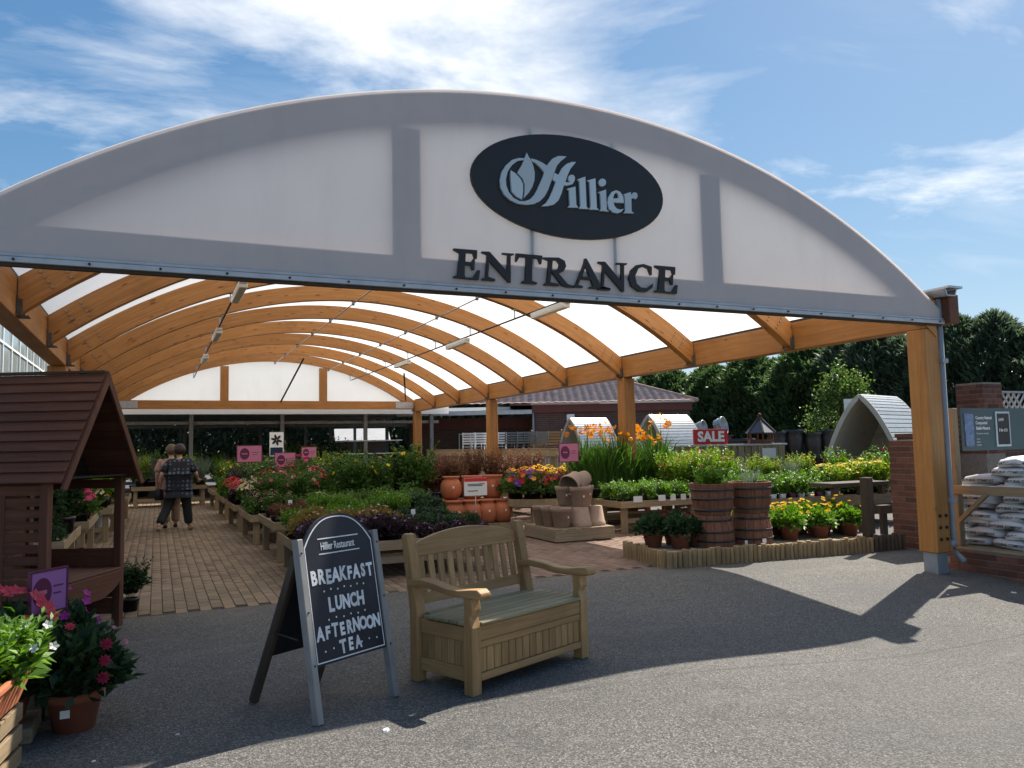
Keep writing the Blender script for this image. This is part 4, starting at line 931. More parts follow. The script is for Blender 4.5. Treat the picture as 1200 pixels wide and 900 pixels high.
pp('herb_bright', 'leafy_plant', SMALLPOT, lambda r: cat_arr([upright(r, 22, .26, .16, 12, .06, .03, .09)[0], dome(r, 160, .13, .16, .1, .05, .03)]), 'leaf_bright')
pp('lime_bush', 'leafy_shrub', BIGPOT, lambda r: cat_arr([upright(r, 40, .62, .30, 26, .06, .035, .2)[0], dome(r, 420, .26, .32, .36, .06, .035)]), 'leaf_lime', [(fl(5, .28, .38, .4, .03, 5, 2), 'petal_coral')])
pp('bright_bush', 'leafy_shrub', BIGPOT, lambda r: cat_arr([upright(r, 40, .60, .32, 26, .07, .04, .2)[0], dome(r, 420, .28, .30, .36, .07, .04)]), 'leaf_bright', [(fl(3, .28, .38, .4, .03, 5, 2), 'petal_pink')])
pp('dark_bush', 'leafy_shrub', BIGPOT, lambda r: cat_arr([upright(r, 36, .7, .36, 26, .075, .045, .2)[0], dome(r, 500, .32, .36, .42, .075, .045)]), 'leaf_dark')
pp('grey_bush', 'lavender_bush', BIGPOT, lambda r: upright(r, 90, .62, .34, 16, .05, .012, .2, lean=.9, start=.25)[0], 'leaf_grey')
pp('coneflower', 'coneflower', MIDPOT, lambda r: cat_arr([upright(r, 30, .42, .26, 16, .10, .045, .14)[0], dome(r, 160, .2, .2, .16, .09, .045)]), 'leaf_lime', [(fl(12, .22, .34, .24, .045, 9, 1, .7), 'petal_yellow')])
pp('dahlia', 'dahlia', (.115, .085, .17, 'terracotta_dark'), dm(460, .20, .21, .16, .075, .045), 'leaf_dark', [(fl(3, .19, .23, .2, .03, 8, 3, .5), 'petal_deepred')])
pp('dahlia_yellow', 'dahlia', (.115, .085, .17, 'terracotta_dark'), dm(460, .20, .21, .16, .075, .045), 'leaf_bright', [(fl(6, .19, .23, .2, .03, 8, 3, .5), 'petal_yellow')])
pp('geranium', 'geranium', MIDPOT, dm(380, .22, .22, .16, .07, .06), 'leaf_mid', [(fl(80, .2, .26, .2, .024, 5, 1, .4), 'petal_coral')])
pp('geranium_pink', 'geranium', MIDPOT, dm(380, .22, .22, .16, .07, .06), 'leaf_mid', [(fl(70, .2, .26, .2, .026, 5, 1, .4), 'petal_pink')])
pp('trailing', 'trailing_plant', MIDPOT, lambda r: cat_arr([dome(r, 520, .26, .30, .1, .06, .035, up=-.2), dome(r, 300, .24, .3, -.12, .06, .035, up=-.5)]), 'leaf_dark')
pp('shade_green', 'leafy_shrub', BIGPOT, lambda r: cat_arr([upright(r, 36, .66, .34, 26, .08, .05, .2)[0], dome(r, 460, .3, .36, .4, .08, .05)]), 'leaf_mid', [(fl(7, .3, .4, .42, .03, 5, 2), 'petal_white')])
pp('yellow_bush', 'leafy_shrub', BIGPOT, lambda r: cat_arr([upright(r, 40, .66, .32, 26, .06, .03, .2)[0], dome(r, 300, .28, .32, .4, .06, .03)]), 'leaf_lime', [(fl(26, .3, .4, .42, .026, 5), 'petal_yellow')])
ORD = ['first', 'second', 'third', 'fourth', 'fifth', 'sixth', 'seventh', 'eighth', 'ninth', 'tenth', 'eleventh', 'twelfth']
def fill(key, x0, x1, y0, y1, nx_, ny_, z, label, group, cat='plant', sc=1.0, jit=.25):
    for i in range(nx_):
        for j in range(ny_):
            dx = (x1 - x0) / nx_; dy = (y1 - y0) / ny_
            k = key if isinstance(key, str) else key[(i * 7 + j * 3) % len(key)]
            lb = label if isinstance(label, str) else label[k]
            if nx_ * ny_ > 2: lb += ', ' + (ORD[j] + ' row ' if ny_ > 1 else '') + ORD[i] + ' from left'
            plant(k, x0 + (i + .5 + random.uniform(-jit, jit)) * dx, y0 + (j + .5 + random.uniform(-jit, jit)) * dy, z, lb, cat, group if isinstance(group, str) else group[k], sc)
# ---- near tables on the right of the aisle
display_table('low timber plant table directly behind the chalkboard and bench', 1.42, 8.72, 2.35, 1.75, .36)
fill('gold_low', 1.5, 2.75, 9.45, 9.95, 6, 2, .36, 'small golden-leaved bedding plant behind the chalkboard', 'golden bedding plants', sc=1.4)
fill('plum_low', 1.5, 2.8, 8.8, 9.4, 6, 3, .36, 'small plum-leaved bedding plant behind the chalkboard', 'plum bedding plants', sc=1.25)
fill('dark_low', 2.72, 3.72, 9.3, 10.4, 5, 4, .36, 'small dark green bedding plant behind the bench', 'dark bedding plants')
fill('plum_low', 2.8, 3.72, 8.75, 9.25, 4, 2, .36, 'small plum-leaved bedding plant just behind the bench back', 'plum plants behind the bench', sc=.85)
fill('green_low', 1.46, 2.65, 9.98, 10.42, 6, 2, .36, 'vivid green bedding plant behind the golden ones', 'vivid green bedding plants', sc=1.1)
display_table('second timber plant table from the bench, beside the aisle', 1.40, 10.7, 2.5, 1.7, .46)
fill('green_low', 1.9, 3.3, 10.75, 11.15, 7, 2, .46, 'vivid green bedding plant on the second table', 'vivid green plants on the second table', sc=1.1)
fill(['dark_low', 'herb'], 2.0, 3.75, 11.2, 11.6, 8, 2, .46, {'dark_low': 'dark violet-flowered bedding plant on the second table', 'herb': 'mid green white-flowered bedding plant on the second table'}, {'dark_low': 'dark bedding on the second table', 'herb': 'mid green bedding on the second table'}, sc=1.15)
fill('dark_low', 3.3, 3.75, 10.75, 11.15, 2, 2, .46, 'dark violet-flowered bedding plant at the right end, second table', 'dark bedding at the end of the second table', sc=1.1)
fill('brown_low', 1.44, 1.95, 10.75, 11.6, 2, 4, .46, 'russet bedding plant by the aisle, second table', 'russet plants by the aisle')
fill('brown_low', 1.95, 3.7, 11.65, 12.3, 8, 3, .46, 'russet bedding plant at the back of the second table', 'russet plants at the back')
# ---- rose tables further in
display_table('third timber plant table from the bench, full of roses', 1.34, 12.9, 2.9, 1.9, .40)
fill('rose', 2.75, 4.2, 12.95, 14.3, 3, 3, .40, 'tall bushy yellow rose on the third table', 'yellow roses', 'rose')
fill(['rose_pink', 'rose_red', 'hydrangea', 'rose_blush'], 1.5, 2.75, 13.1, 14.7, 3, 4, .40, {'rose_pink': 'pink-flowered rose bush on the third table', 'rose_red': 'coral-flowered rose bush on the third table', 'hydrangea': 'cream-flowered hydrangea on the third table', 'rose_blush': 'blush-flowered rose bush on the third table'},
     {'rose_pink': 'pink roses on the third table', 'rose_red': 'coral roses on the third table', 'hydrangea': 'hydrangeas on the third table', 'rose_blush': 'blush roses on the third table'}, 'rose', .8)
display_table('fourth timber plant table from the bench, beside the aisle', 1.30, 15.2, 3.2, 2.0, .42)
fill(['hydrangea', 'heuchera'], 1.35, 2.2, 15.3, 16.1, 3, 2, .42, {'hydrangea': 'cream-flowered hydrangea on the fourth table corner', 'heuchera': 'plum heuchera on the fourth table corner'}, {'hydrangea': 'hydrangeas on the fourth table', 'heuchera': 'heucheras on the fourth table'})
fill(['shade_green', 'rose_red', 'rose_pink', 'dark_bush'], 1.5, 4.4, 16.0, 17.1, 6, 2, .42, {'shade_green': 'leafy green shrub with white flowers on the fourth table', 'rose_red': 'coral-flowered rose bush on the fourth table', 'rose_pink': 'pink-flowered rose bush on the fourth table', 'dark_bush': 'dark leafy shrub on the fourth table'},
     {'shade_green': 'green shrubs on the fourth table', 'rose_red': 'coral roses on the fourth table', 'rose_pink': 'pink roses on the fourth table', 'dark_bush': 'dark shrubs on the fourth table'}, 'shrub', .9)
display_table('fifth timber plant table from the bench, under the middle of the canopy', 1.30, 18.0, 3.4, 2.0, .42)
fill(['cordyline', 'rose_blush', 'yellow_bush', 'shade_green'], 1.4, 4.5, 18.1, 19.8, 6, 3, .42, {'cordyline': 'spiky plum cordyline on the fifth table', 'rose_blush': 'blush-flowered rose bush on the fifth table', 'yellow_bush': 'yellow-flowered shrub on the fifth table', 'shade_green': 'leafy green shrub with white flowers on the fifth table'},
     {'cordyline': 'cordylines on the fifth table', 'rose_blush': 'blush roses on the fifth table', 'yellow_bush': 'yellow shrubs on the fifth table', 'shade_green': 'green shrubs on the fifth table'}, 'shrub')
display_table('last timber plant table before the back of the canopy', 1.30, 21.2, 3.6, 2.0, .42)
fill(['grass', 'dark_bush', 'bright_bush', 'cordyline'], 1.4, 4.8, 21.3, 23.0, 6, 3, .42, {'grass': 'arching ornamental grass on the last table', 'dark_bush': 'dark leafy shrub on the last table', 'bright_bush': 'bright green shrub on the last table', 'cordyline': 'spiky plum cordyline on the last table'},
     {'grass': 'grasses on the last table', 'dark_bush': 'dark shrubs on the last table', 'bright_bush': 'bright shrubs on the last table', 'cordyline': 'cordylines on the last table'}, 'shrub')
fill(['herb', 'heuchera', 'plum_low'], 1.38, 1.72, 12.95, 14.7, 2, 8, .40, {'herb': 'mid green plant at the aisle edge of the third table', 'heuchera': 'plum heuchera at the aisle edge of the third table', 'plum_low': 'small plum plant at the aisle edge of the third table'}, {'herb': 'aisle-edge herbs, third table', 'heuchera': 'aisle-edge heucheras, third table', 'plum_low': 'aisle-edge plum plants, third table'}, sc=.95)
fill(['geranium', 'hydrangea', 'herb_bright'], 1.36, 1.8, 16.1, 17.1, 2, 4, .42, {'geranium': 'coral geranium at the aisle edge of the fourth table', 'hydrangea': 'cream hydrangea at the aisle edge of the fourth table', 'herb_bright': 'bright green plant at the aisle edge of the fourth table'}, {'geranium': 'aisle-edge geraniums, fourth table', 'hydrangea': 'aisle-edge hydrangeas, fourth table', 'herb_bright': 'aisle-edge greens, fourth table'})
fill(['rose_red', 'rose_pink'], 2.0, 4.4, 15.3, 16.0, 5, 1, .42, {'rose_red': 'coral-flowered rose bush at the front of the fourth table', 'rose_pink': 'pink-flowered rose bush at the front of the fourth table'}, {'rose_red': 'coral roses at the front, fourth table', 'rose_pink': 'pink roses at the front, fourth table'}, 'rose', .75)
fill('herb_bright', 1.36, 1.7, 18.1, 19.8, 2, 6, .42, 'bright green plant at the aisle edge of the fifth table', 'aisle-edge greens, fifth table', sc=1.2)
fill('herb', 1.44, 3.8, 12.32, 12.42, 10, 1, .46, 'white-flowered herb along the back edge of the second table', 'herbs along the second table', sc=1.2)
# white plant labels standing in the trays
for i, (x, y, z) in enumerate(((1.75, 11.62, .74), (2.3, 11.66, .74), (2.7, 11.6, .74), (3.1, 11.66, .74), (3.45, 11.6, .74), (1.7, 9.2, .62), (2.2, 9.1, .64), (2.5, 10.0, .72), (1.95, 10.9, .74), (3.1, 10.1, .64), (1.6, 13.0, .66), (1.55, 15.35, .70))):
    t = thing('plant_label', ORD[i] + ' white plastic plant label among the plants right of the aisle', 'label', (x, y, z - .2), random.uniform(-.4, .4), 'white labels among the plants')
    MB().box(-.028, .028, -.002, .002, .14, .21).build('card', 'tag_white', t); MB().box(-.004, .004, -.0015, .0015, 0, .14).build('spike', 'tag_white', t)
# ---- left of the aisle
display_table('weathered timber table behind the arbour, left of the aisle', -2.1, 9.4, 1.25, 2.0, .50)
fill(['trailing', 'dark_bush'], -2.05, -.9, 9.5, 11.3, 3, 4, .50, {'trailing': 'dark trailing plant spilling over behind the arbour', 'dark_bush': 'dark leafy shrub on the table behind the arbour'}, {'trailing': 'trailing plants behind the arbour', 'dark_bush': 'dark shrubs behind the arbour'}, sc=.85)
display_table('weathered timber table with pink geraniums left of the aisle', -2.1, 12.0, 1.3, 2.0, .50)
fill('geranium_pink', -1.5, -.82, 12.1, 13.2, 2, 3, .50, 'bright pink geranium seen through the arbour', 'pink geraniums seen through the arbour', sc=1.1)
fill('geranium', -2.1, -1.5, 12.1, 13.9, 2, 4, .50, 'coral geranium on the table left of the aisle', 'coral geraniums left of the aisle', sc=1.15)
fill('bright_bush', -1.5, -.85, 13.2, 14.0, 2, 2, .50, 'bright green shrub beyond the pink geraniums', 'bright shrubs beyond the geraniums', sc=.7)
display_table('timber table with yellow-flowered shrubs further left of the aisle', -2.0, 14.8, 1.35, 2.2, .50)
fill(['yellow_bush', 'bright_bush', 'hydrangea', 'marigold'], -1.9, -.7, 14.9, 16.9, 3, 5, .50, {'yellow_bush': 'yellow-flowered shrub left of the walking couple', 'bright_bush': 'bright green shrub left of the walking couple', 'hydrangea': 'cream-flowered hydrangea left of the walking couple', 'marigold': 'orange-yellow marigold left of the walking couple'},
     {'yellow_bush': 'yellow shrubs left of the couple', 'bright_bush': 'bright shrubs left of the couple', 'hydrangea': 'hydrangeas left of the couple', 'marigold': 'marigolds left of the couple'}, 'shrub')
display_table('timber table with grey-leaved plants near the back left', -2.0, 17.6, 1.5, 2.4, .50)
fill(['grey_bush', 'yellow_bush', 'shade_green'], -1.9, -.6, 17.7, 19.9, 3, 4, .50, {'grey_bush': 'grey-leaved lavender near the back left', 'yellow_bush': 'yellow-flowered shrub near the back left', 'shade_green': 'leafy green shrub near the back left'}, {'grey_bush': 'lavenders at the back left', 'yellow_bush': 'yellow shrubs at the back left', 'shade_green': 'green shrubs at the back left'}, 'shrub', 1.1)
display_table('timber table crossing the far end of the aisle', -.6, 23.4, 1.9, 1.2, .5)
fill(['lime_bush', 'grey_bush', 'shade_green'], -.6, 1.3, 23.5, 24.5, 5, 2, .5, {'lime_bush': 'lime green shrub at the far end of the aisle', 'grey_bush': 'grey-leaved lavender at the far end of the aisle', 'shade_green': 'leafy green shrub at the far end of the aisle'}, {'lime_bush': 'lime shrubs at the aisle end', 'grey_bush': 'lavenders at the aisle end', 'shade_green': 'green shrubs at the aisle end'}, 'shrub', 1.1)
plant('dark_bush', -.20, 8.25, 0, 'dark green potted plant on the paving beside the arbour post', 'plant', None, .58)
tag(MB().lathe([(.001, 0), (.10, 0), (.15, .12), (.16, .22), (.12, .30), (.001, .33)], 14, (-.92, 16.6, .0)).build('compost_sack', 'bag_white'), 'crumpled white sack standing by the aisle behind the arbour', 'sack')
# ---- middle: shrubs with pinkish leaves, terracotta jars, petunias
display_table('timber table of pinkish plants behind the rose bushes', 4.55, 15.6, 1.0, 1.6, .46)
fill('heuchera', 4.6, 5.5, 15.7, 17.1, 3, 4, .46, 'pink-flowered plum heuchera behind the roses', 'heucheras behind the roses', sc=1.3)
t_ = display_table('timber table of russet shrubs left of the terracotta jars', 4.5, 13.7, .85, 1.5, .46)
fill('nandina', 4.55, 5.3, 13.75, 15.1, 3, 5, .46, 'russet-leaved upright shrub beside the terracotta jars', 'russet shrubs beside the jars', 'shrub', 1.15)
fill('nandina', 5.7, 7.6, 15.4, 16.6, 6, 2, .46, 'russet-leaved upright shrub behind the terracotta jars', 'russet shrubs behind the jars', 'shrub', 1.3)
display_table('timber table behind the terracotta jars', 5.65, 15.3, 2.05, 1.4, .46)
def pallet_base(label, x, y, w_, d_, h, mat=pallet):
    t = thing('pallet_plinth', label, 'plinth', (x, y, 0))
    for y0 in (0, d_ - .022): MB().box(0, w_, y0, y0 + .022, .015, h - .022).build('side_board', mat('x'), t, .003)
    for x0 in (0, w_ - .022): MB().box(x0, x0 + .022, .0225, d_ - .0225, .015, h - .022).build('side_board', mat('y'), t, .003)
    n = 9; k = w_ / n
    for i in range(n): MB().box(i * k + .004, (i + 1) * k - .004, 0, d_, h - .021, h).build('deck_board', mat('y'), t)
    return t
pallet_base('timber plinth under the orange terracotta jars', 4.42, 12.45, 1.2, .75, .15)
jar = [(.001, 0), (.10, 0), (.155, .06), (.185, .16), (.18, .25), (.15, .32), (.125, .345), (.13, .36), (.155, .385), (.155, .40), (.14, .40), (.12, .37), (.10, .34), (.001, .33)]
jbig = [(.001, 0), (.14, 0), (.175, .05), (.185, .18), (.185, .30), (.175, .36), (.19, .375), (.19, .40), (.172, .40), (.165, .37), (.001, .36)]
JN = {}
def jar_at(x, y, z, prof, which):
    o = MB().lathe(prof, 28, (0, 0, 0)).build('terracotta_jar', 'terracotta'); o.location = (x, y, z); o.rotation_euler = (0, 0, random.random() * 6)
    tag(o, which, 'pot', 'orange terracotta jars on the plinth')
    MB().box(-.014, .014, -.189, -.186, .20, .235).build('price_sticker', 'tag_white', o)
    o.rotation_euler = (0, 0, random.uniform(-.5, .3))
for i, x in enumerate((4.60, 4.90, 5.18, 5.46)):
    jar_at(x, 12.63, .15, jar, f"{('leftmost', 'second', 'third', 'rightmost')[i]} orange terracotta jar in the bottom row of the stack")
for i, x in enumerate((4.64, 5.03, 5.43)): jar_at(x, 12.99, .15, jbig, f"orange terracotta jar at the back of the plinth, {('left', 'middle', 'right')[i]}")
for i, x in enumerate((4.66, 5.05, 5.43)):
    jar_at(x, 12.95, .552, jbig if i else jar, f"orange terracotta jar in the top row, {('left', 'middle', 'right')[i]}")
# price card on a stake
def stake_sign(name, label, x, y, z0, zc, w_, h_, mat, rz=0.0, edge=None, stake='dark_steel'):
    t = thing(name, label, 'sign', (x, y, z0), rz)
    MB().box(-w_ / 2, w_ / 2, -.006, .006, zc - z0 - h_ / 2, zc - z0 + h_ / 2).build('panel', mat, t)
    if edge:
        for x0, x1, a, b_ in ((-w_ / 2 - .012, -w_ / 2, zc - z0 - h_ / 2 - .012, zc - z0 + h_ / 2 + .012), (w_ / 2, w_ / 2 + .012, zc - z0 - h_ / 2 - .012, zc - z0 + h_ / 2 + .012), (-w_ / 2, w_ / 2, zc - z0 - h_ / 2 - .012, zc - z0 - h_ / 2), (-w_ / 2, w_ / 2, zc - z0 + h_ / 2, zc - z0 + h_ / 2 + .012)):
            MB().box(x0, x1, -.009, .009, a, b_).build('frame_strip', edge, t)
    MB().tube([(0, .012, 0), (0, .012, zc - z0)], .007, 6).build('stake', stake, t)
    return t
s_ = stake_sign('price_card', 'white price card with red header on a stake before the terracotta jars', 4.80, 12.15, 0, .80, .40, .29, 'tag_white', 0, None, 'galvanised')
MB().box(-.2, .2, -.009, -.0065, .885, .943).build('red_header', 'red_sign', s_)
for yy, w_ in ((.835, .30), (.812, .26), (.725, .18)):
    MB().box(-.14, -.14 + w_, -.0085, -.0066, yy, yy + .013).build('printed_line', 'bag_print', s_)
def pink_sign(label, x, y, zc, w_, h_, z0, rz=0.0, mat='pink_sign'):
    t = stake_sign('pink_sign', label, x, y, z0, zc, w_, h_, mat, rz, 'plum')
    cz = zc - z0; r = h_ * .36; n = 24
    MB().prism([(-w_ * .2 + r * .8 * math.cos(2 * math.pi * i / n), cz + r * math.sin(2 * math.pi * i / n)) for i in range(n)], -.0085, -.0066, XZ).build('disc', 'plum', t)
    for k in range(2): MB().box(w_ * .12, w_ * (.40 - .06 * k), -.0085, -.0066, cz + .02 - .04 * k, cz + .028 - .04 * k).build('printed_line', 'plum', t)
    MB().box(-w_ * .32, -w_ * .08, -.0098, -.0088, cz - .01, cz + .012).build('printed_line', 'pink_sign', t)
    return t
pink_sign('pink sign with plum disc standing among the grasses right of the jars', 6.77, 12.55, 1.32, .38, .32, 0)
pink_sign('pink sign with plum disc above the roses on the third table', 1.55, 15.1, 1.41, .42, .29, .42)
pink_sign('pink sign with plum disc behind the roses, partly hidden', 2.50, 17.3, 1.26, .42, .29, .42)
pink_sign('small far pink sign beside the oak-leaf sign', 3.5, 20.2, 1.40, .36, .26, .42)
# petunia table: half-round bench
pt = thing('round_plant_table', 'curved timber plant table full of petunias beside the jars', 'table', (6.22, 12.8, 0))
n = 12
for i in range(n):
    a0, a1 = math.pi + math.pi * i / n, math.pi + math.pi * (i + 1) / n
    q = [(.76 * math.cos(a0), .76 * math.sin(a0)), (.76 * math.cos(a1), .76 * math.sin(a1)), (.73 * math.cos(a1), .73 * math.sin(a1)), (.73 * math.cos(a0), .73 * math.sin(a0))]
    MB().prism(q, .42, .545, XY).build('rim_board', softwood('x'), pt)
MB().box(-.76, .76, .0, .022, .42, .545).build('rim_board', softwood('x'), pt)
MB().prism([(.728 * math.cos(math.pi + math.pi * i / n), .728 * math.sin(math.pi + math.pi * i / n)) for i in range(n + 1)], .44, .46, XY).build('deck', softwood('x'), pt)
for x, y in ((-.66, -.14), (.57, -.14), (-.35, -.58), (.27, -.58), (-.045, -.70)): MB().box(x, x + .09, y, y + .09, 0, .438).build('leg', softwood('z'), pt, .003)
for x, y in ((-.5, -.2), (-.2, -.2), (.15, -.2), (.5, -.2), (-.3, -.48), (.05, -.5), (.35, -.42)):
    k = 'petunia_violet' if x > .4 else 'petunia'
    plant(k, 6.22 + x, 12.8 + y, .46, 'mixed red, violet and orange petunia on the curved table' if k == 'petunia' else 'violet and red petunia on the curved table', 'plant', 'mixed petunias' if k == 'petunia' else 'violet petunias', 1.4)
fill('marigold', 6.6, 8.0, 13.65, 15.0, 7, 4, .72, 'yellow marigold on the raised bench behind the petunias', 'marigolds behind the petunias')
display_table('raised timber bench of marigolds behind the petunias', 6.55, 13.55, 1.5, 1.5, .72)
# ---- clay pots on their plinth
pallet_base('timber plinth stacked with grey clay pots', 5.42, 10.52, 1.02, 1.1, .20)
def clay_pot(x, y, z, r, h, label, flip=False, tilt=None):
    o = MB().lathe([(.001, 0), (r * .68, 0), (r * .70, .004), (r * .93, h * .78), (r, h * .80), (r * 1.02, h - .006), (r * 1.01, h), (r * .94, h), (r * .88, h * .8), (r * .62, .02), (.001, .02)], 26).build('clay_pot', 'clay')
    o.location = (x, y, z + (h if flip else 0)); o.rotation_euler = (math.pi if flip else 0, 0, random.random()) if tilt is None else tilt
    tag(o, label, 'pot', 'grey clay pots on the plinth')
    if not tilt: 
        MB().box(-.012, .012, -r * .86 - .004, -r * .86 - .001, h * .5, h * .5 + .028).build('price_sticker', 'tag_white', o); o.rotation_euler[2] = random.uniform(-.4, .4)
    return o
rp, hp = .165, .30
clay_pot(5.64, 10.74, .20, rp, hp, 'upright clay pot at the front left corner of the plinth')
clay_pot(5.60, 11.02, .20, rp * .95, hp, 'upright clay pot, second from the front on the left side')
clay_pot(5.59, 11.30, .20, rp * .95, hp, 'upright clay pot, third from the front on the left side')
clay_pot(5.99, 10.76, .20, rp, hp, 'upside-down clay pot at the front middle of the plinth', True)
clay_pot(5.99, 10.76, .502, rp, hp, 'upright clay pot balanced on the front middle one')
clay_pot(6.27, 10.80, .20, rp * .92, hp, 'upside-down clay pot at the front right of the plinth', True)
clay_pot(5.95, 11.14, .20, rp, hp, 'upside-down clay pot in the second row, left', True)
clay_pot(5.93, 11.14, .502, rp, hp, 'upright clay pot on top in the second row, left')
clay_pot(6.28, 11.18, .20, rp, hp, 'upside-down clay pot in the second row, right', True)
clay_pot(6.27, 11.16, .502, rp, hp, 'upright clay pot on top in the second row, right')
clay_pot(6.10, 11.08, .93, rp, hp, 'tilted clay pot lying on top of the pile, left', tilt=(0, R(112), R(215)))
clay_pot(6.33, 11.16, .93, rp, hp, 'tilted clay pot lying on top of the pile, right', tilt=(0, R(110), R(195)))
# ---- bedding table and tall grasses right of the clay pots
display_table('timber bedding table right of the clay pots', 6.85, 10.95, 1.55, .85, .46)
fill(['herb', 'herb_bright'], 6.9, 8.35, 11.0, 11.75, 9, 4, .46, {'herb': 'mid green bedding plant right of the clay pots', 'herb_bright': 'bright green bedding plant right of the clay pots'}, {'herb': 'mid green bedding by the clay pots', 'herb_bright': 'bright green bedding by the clay pots'})
for i, (x, w_) in enumerate(((7.15, .17), (7.62, .14), (7.84, .1), (8.05, .1), (8.22, .09))):
    o = tag(MB().box(-w_ / 2, w_ / 2, -.003, .003, 0, .10).build('plant_label', 'tag_white'), ORD[i] + ' small white card from the left on the bedding table edge', 'label', 'card labels on the bedding table'); o.location = (x, 10.935, .50)
display_table('timber table carrying the tall grasses and orange lilies', 7.05, 12.1, 1.9, 1.2, .44)
fill(['grass', 'daylily'], 7.15, 8.85, 12.25, 13.3, 7, 3, .44, {'grass': 'tall upright green grass behind the clay pots', 'daylily': 'tall orange-flowered lily behind the clay pots'}, {'grass': 'tall grasses behind the pots', 'daylily': 'orange lilies behind the pots'}, 'plant', 1.2)
fill('lime_bush', 8.45, 9.5, 11.4, 12.3, 4, 2, .44, 'lime green shrub with coral flowers right of the grasses', 'lime shrubs right of the grasses', 'shrub', 1.0)
display_table('timber table of lime green shrubs right of the grasses', 8.45, 11.0, 1.2, 1.3, .44)
fill('herb_bright', 8.5, 9.6, 11.02, 11.4, 5, 1, .44, 'rounded bright green plant in front of the lime shrubs', 'rounded green plants', sc=1.5)
# ---- planted tops of the barrels
for k, (x, y) in enumerate(bx):
    plant(('bright_bush', 'grey_bush')[k], x + .01, y, .70, ('bright green leafy plant with pink flowers in the left upper barrel', 'feathery grey-green plant in the right upper barrel')[k], 'plant', None, .62)
# pots on the platform
for i, (x, y) in enumerate(((5.66, 8.34), (5.86, 8.06), (6.02, 8.42), (6.14, 8.12))):
    plant('dahlia', x, y, .167, ('leftmost', 'second', 'third', 'rightmost')[(0, 1, 2, 3)[i]] + ' dark-leaved deep red dahlia left of the barrels', 'plant', 'red dahlias on the platform', 1.1)
YD = ((7.34, 8.26), (7.55, 8.00), (7.78, 8.22), (8.02, 7.94), (8.27, 8.14), (8.52, 7.92), (8.66, 8.2), (8.1, 8.4), (7.30, 8.55), (7.55, 8.5), (7.82, 8.5), (8.4, 8.4))
for i, (x, y) in enumerate(((7.34, 8.26), (7.55, 8.00), (7.78, 8.22), (8.02, 7.94), (8.27, 8.14), (8.52, 7.92), (8.66, 8.2), (8.1, 8.4), (7.30, 8.55), (7.55, 8.5), (7.82, 8.5), (8.4, 8.4))):
    plant('dahlia_yellow', x, y, .167, f"yellow-flowered dahlia in the {('front' if y < 8.29 else 'back')} row right of the barrels, {ORD[sum(1 for q in YD if q[0] < x and (q[1] < 8.29) == (y < 8.29))]} from left", 'plant', 'yellow dahlias on the platform', 1.1)
# ---- tables beyond the platform on the right
display_table('long timber table beyond the platform on the right', 8.75, 9.9, 3.6, 1.1, .46)
KR = {'herb_bright': 'bright green bedding plant on the long yard table', 'herb': 'mid green bedding plant on the long yard table', 'coneflower': 'yellow coneflower on the long yard table'}
fill(['herb_bright', 'herb'], 8.8, 10.9, 9.95, 10.9, 10, 4, .46, KR, {k: v + 's' for k, v in KR.items()}, sc=1.25)
fill('coneflower', 10.5, 11.5, 9.85, 10.5, 4, 2, .46, KR['coneflower'], 'yellow coneflowers', sc=1.0)
fill(['lime_bush', 'bright_bush'], 11.3, 12.4, 9.9, 11.0, 3, 2, .46, {'lime_bush': 'lime green shrub left of the brick pier', 'bright_bush': 'bright green shrub left of the brick pier'}, {'lime_bush': 'lime shrubs by the pier', 'bright_bush': 'bright shrubs by the pier'}, 'shrub', .95)
for i in range(9):
    o = tag(MB().lathe([(.001, 0), (.05, 0), (.065, .13), (.06, .135), (.001, .12)], 12).build('white_pot', 'tag_white' if i % 3 else 'plum'), ('small pale pot' if i % 3 else 'small plum pot') + ' at the front edge of the long yard table, ' + ORD[i] + ' from left', 'pot', 'pale pots on the long table' if i % 3 else 'plum pots on the long table'); o.location = (8.9 + i * .2, 9.98, .46)
display_table('second timber table of yellow and green plants in the yard', 9.6, 12.3, 3.2, 1.2, .5)
fill(['yellow_bush', 'lime_bush', 'grey_bush'], 9.7, 12.7, 12.4, 13.4, 7, 2, .5, {'yellow_bush': 'yellow-flowered shrub on the second yard table', 'lime_bush': 'lime shrub on the second yard table', 'grey_bush': 'grey-green shrub on the second yard table'}, {'yellow_bush': 'yellow shrubs in the yard', 'lime_bush': 'lime shrubs in the yard', 'grey_bush': 'grey shrubs in the yard'}, 'shrub', .72)
# ------------------------------------------------------------------ left foreground: crate, trough, flowers and sign
cr = thing('timber_crate', 'pale timber crate at the lower left corner under the trough', 'crate', (-.90, 4.18, 0), R(-8))
for x in (-.22, .24):
    MB().box(x, x + .045, -.30, -.255, 0, .30).build('corner_post', softwood('z'), cr, .004); MB().box(x, x + .045, .255, .30, 0, .30).build('corner_post', softwood('z'), cr, .004)
for i in range(3):
    z = .02 + i * .10
    MB().box(-.22, .285, -.322, -.302, z, z + .075).build('slat', softwood('x'), cr, .003); MB().box(.287, .307, -.30, .30, z, z + .075).build('slat', softwood('y'), cr, .003); MB().box(-.22, .285, .302, .322, z, z + .075).build('slat', softwood('x'), cr, .003)
MB().box(-.22, .285, -.30, .30, .302, .318).build('lid_board', softwood('y'), cr)
tr = thing('terracotta_trough', 'orange terracotta trough with white-flowered plant at the lower left corner', 'planter', (-.74, 4.16, .32), R(-8))
def trough_ring(w_, d_, z): return [(w_ / 2 * sx_, d_ / 2 * sy_, z) for sx_, sy_ in ((-1, -1), (1, -1), (1, 1), (-1, 1))]
rings = [trough_ring(.30, .40, 0), trough_ring(.40, .52, .15), trough_ring(.43, .55, .15), trough_ring(.43, .55, .18), trough_ring(.38, .50, .18), trough_ring(.36, .48, .14)]
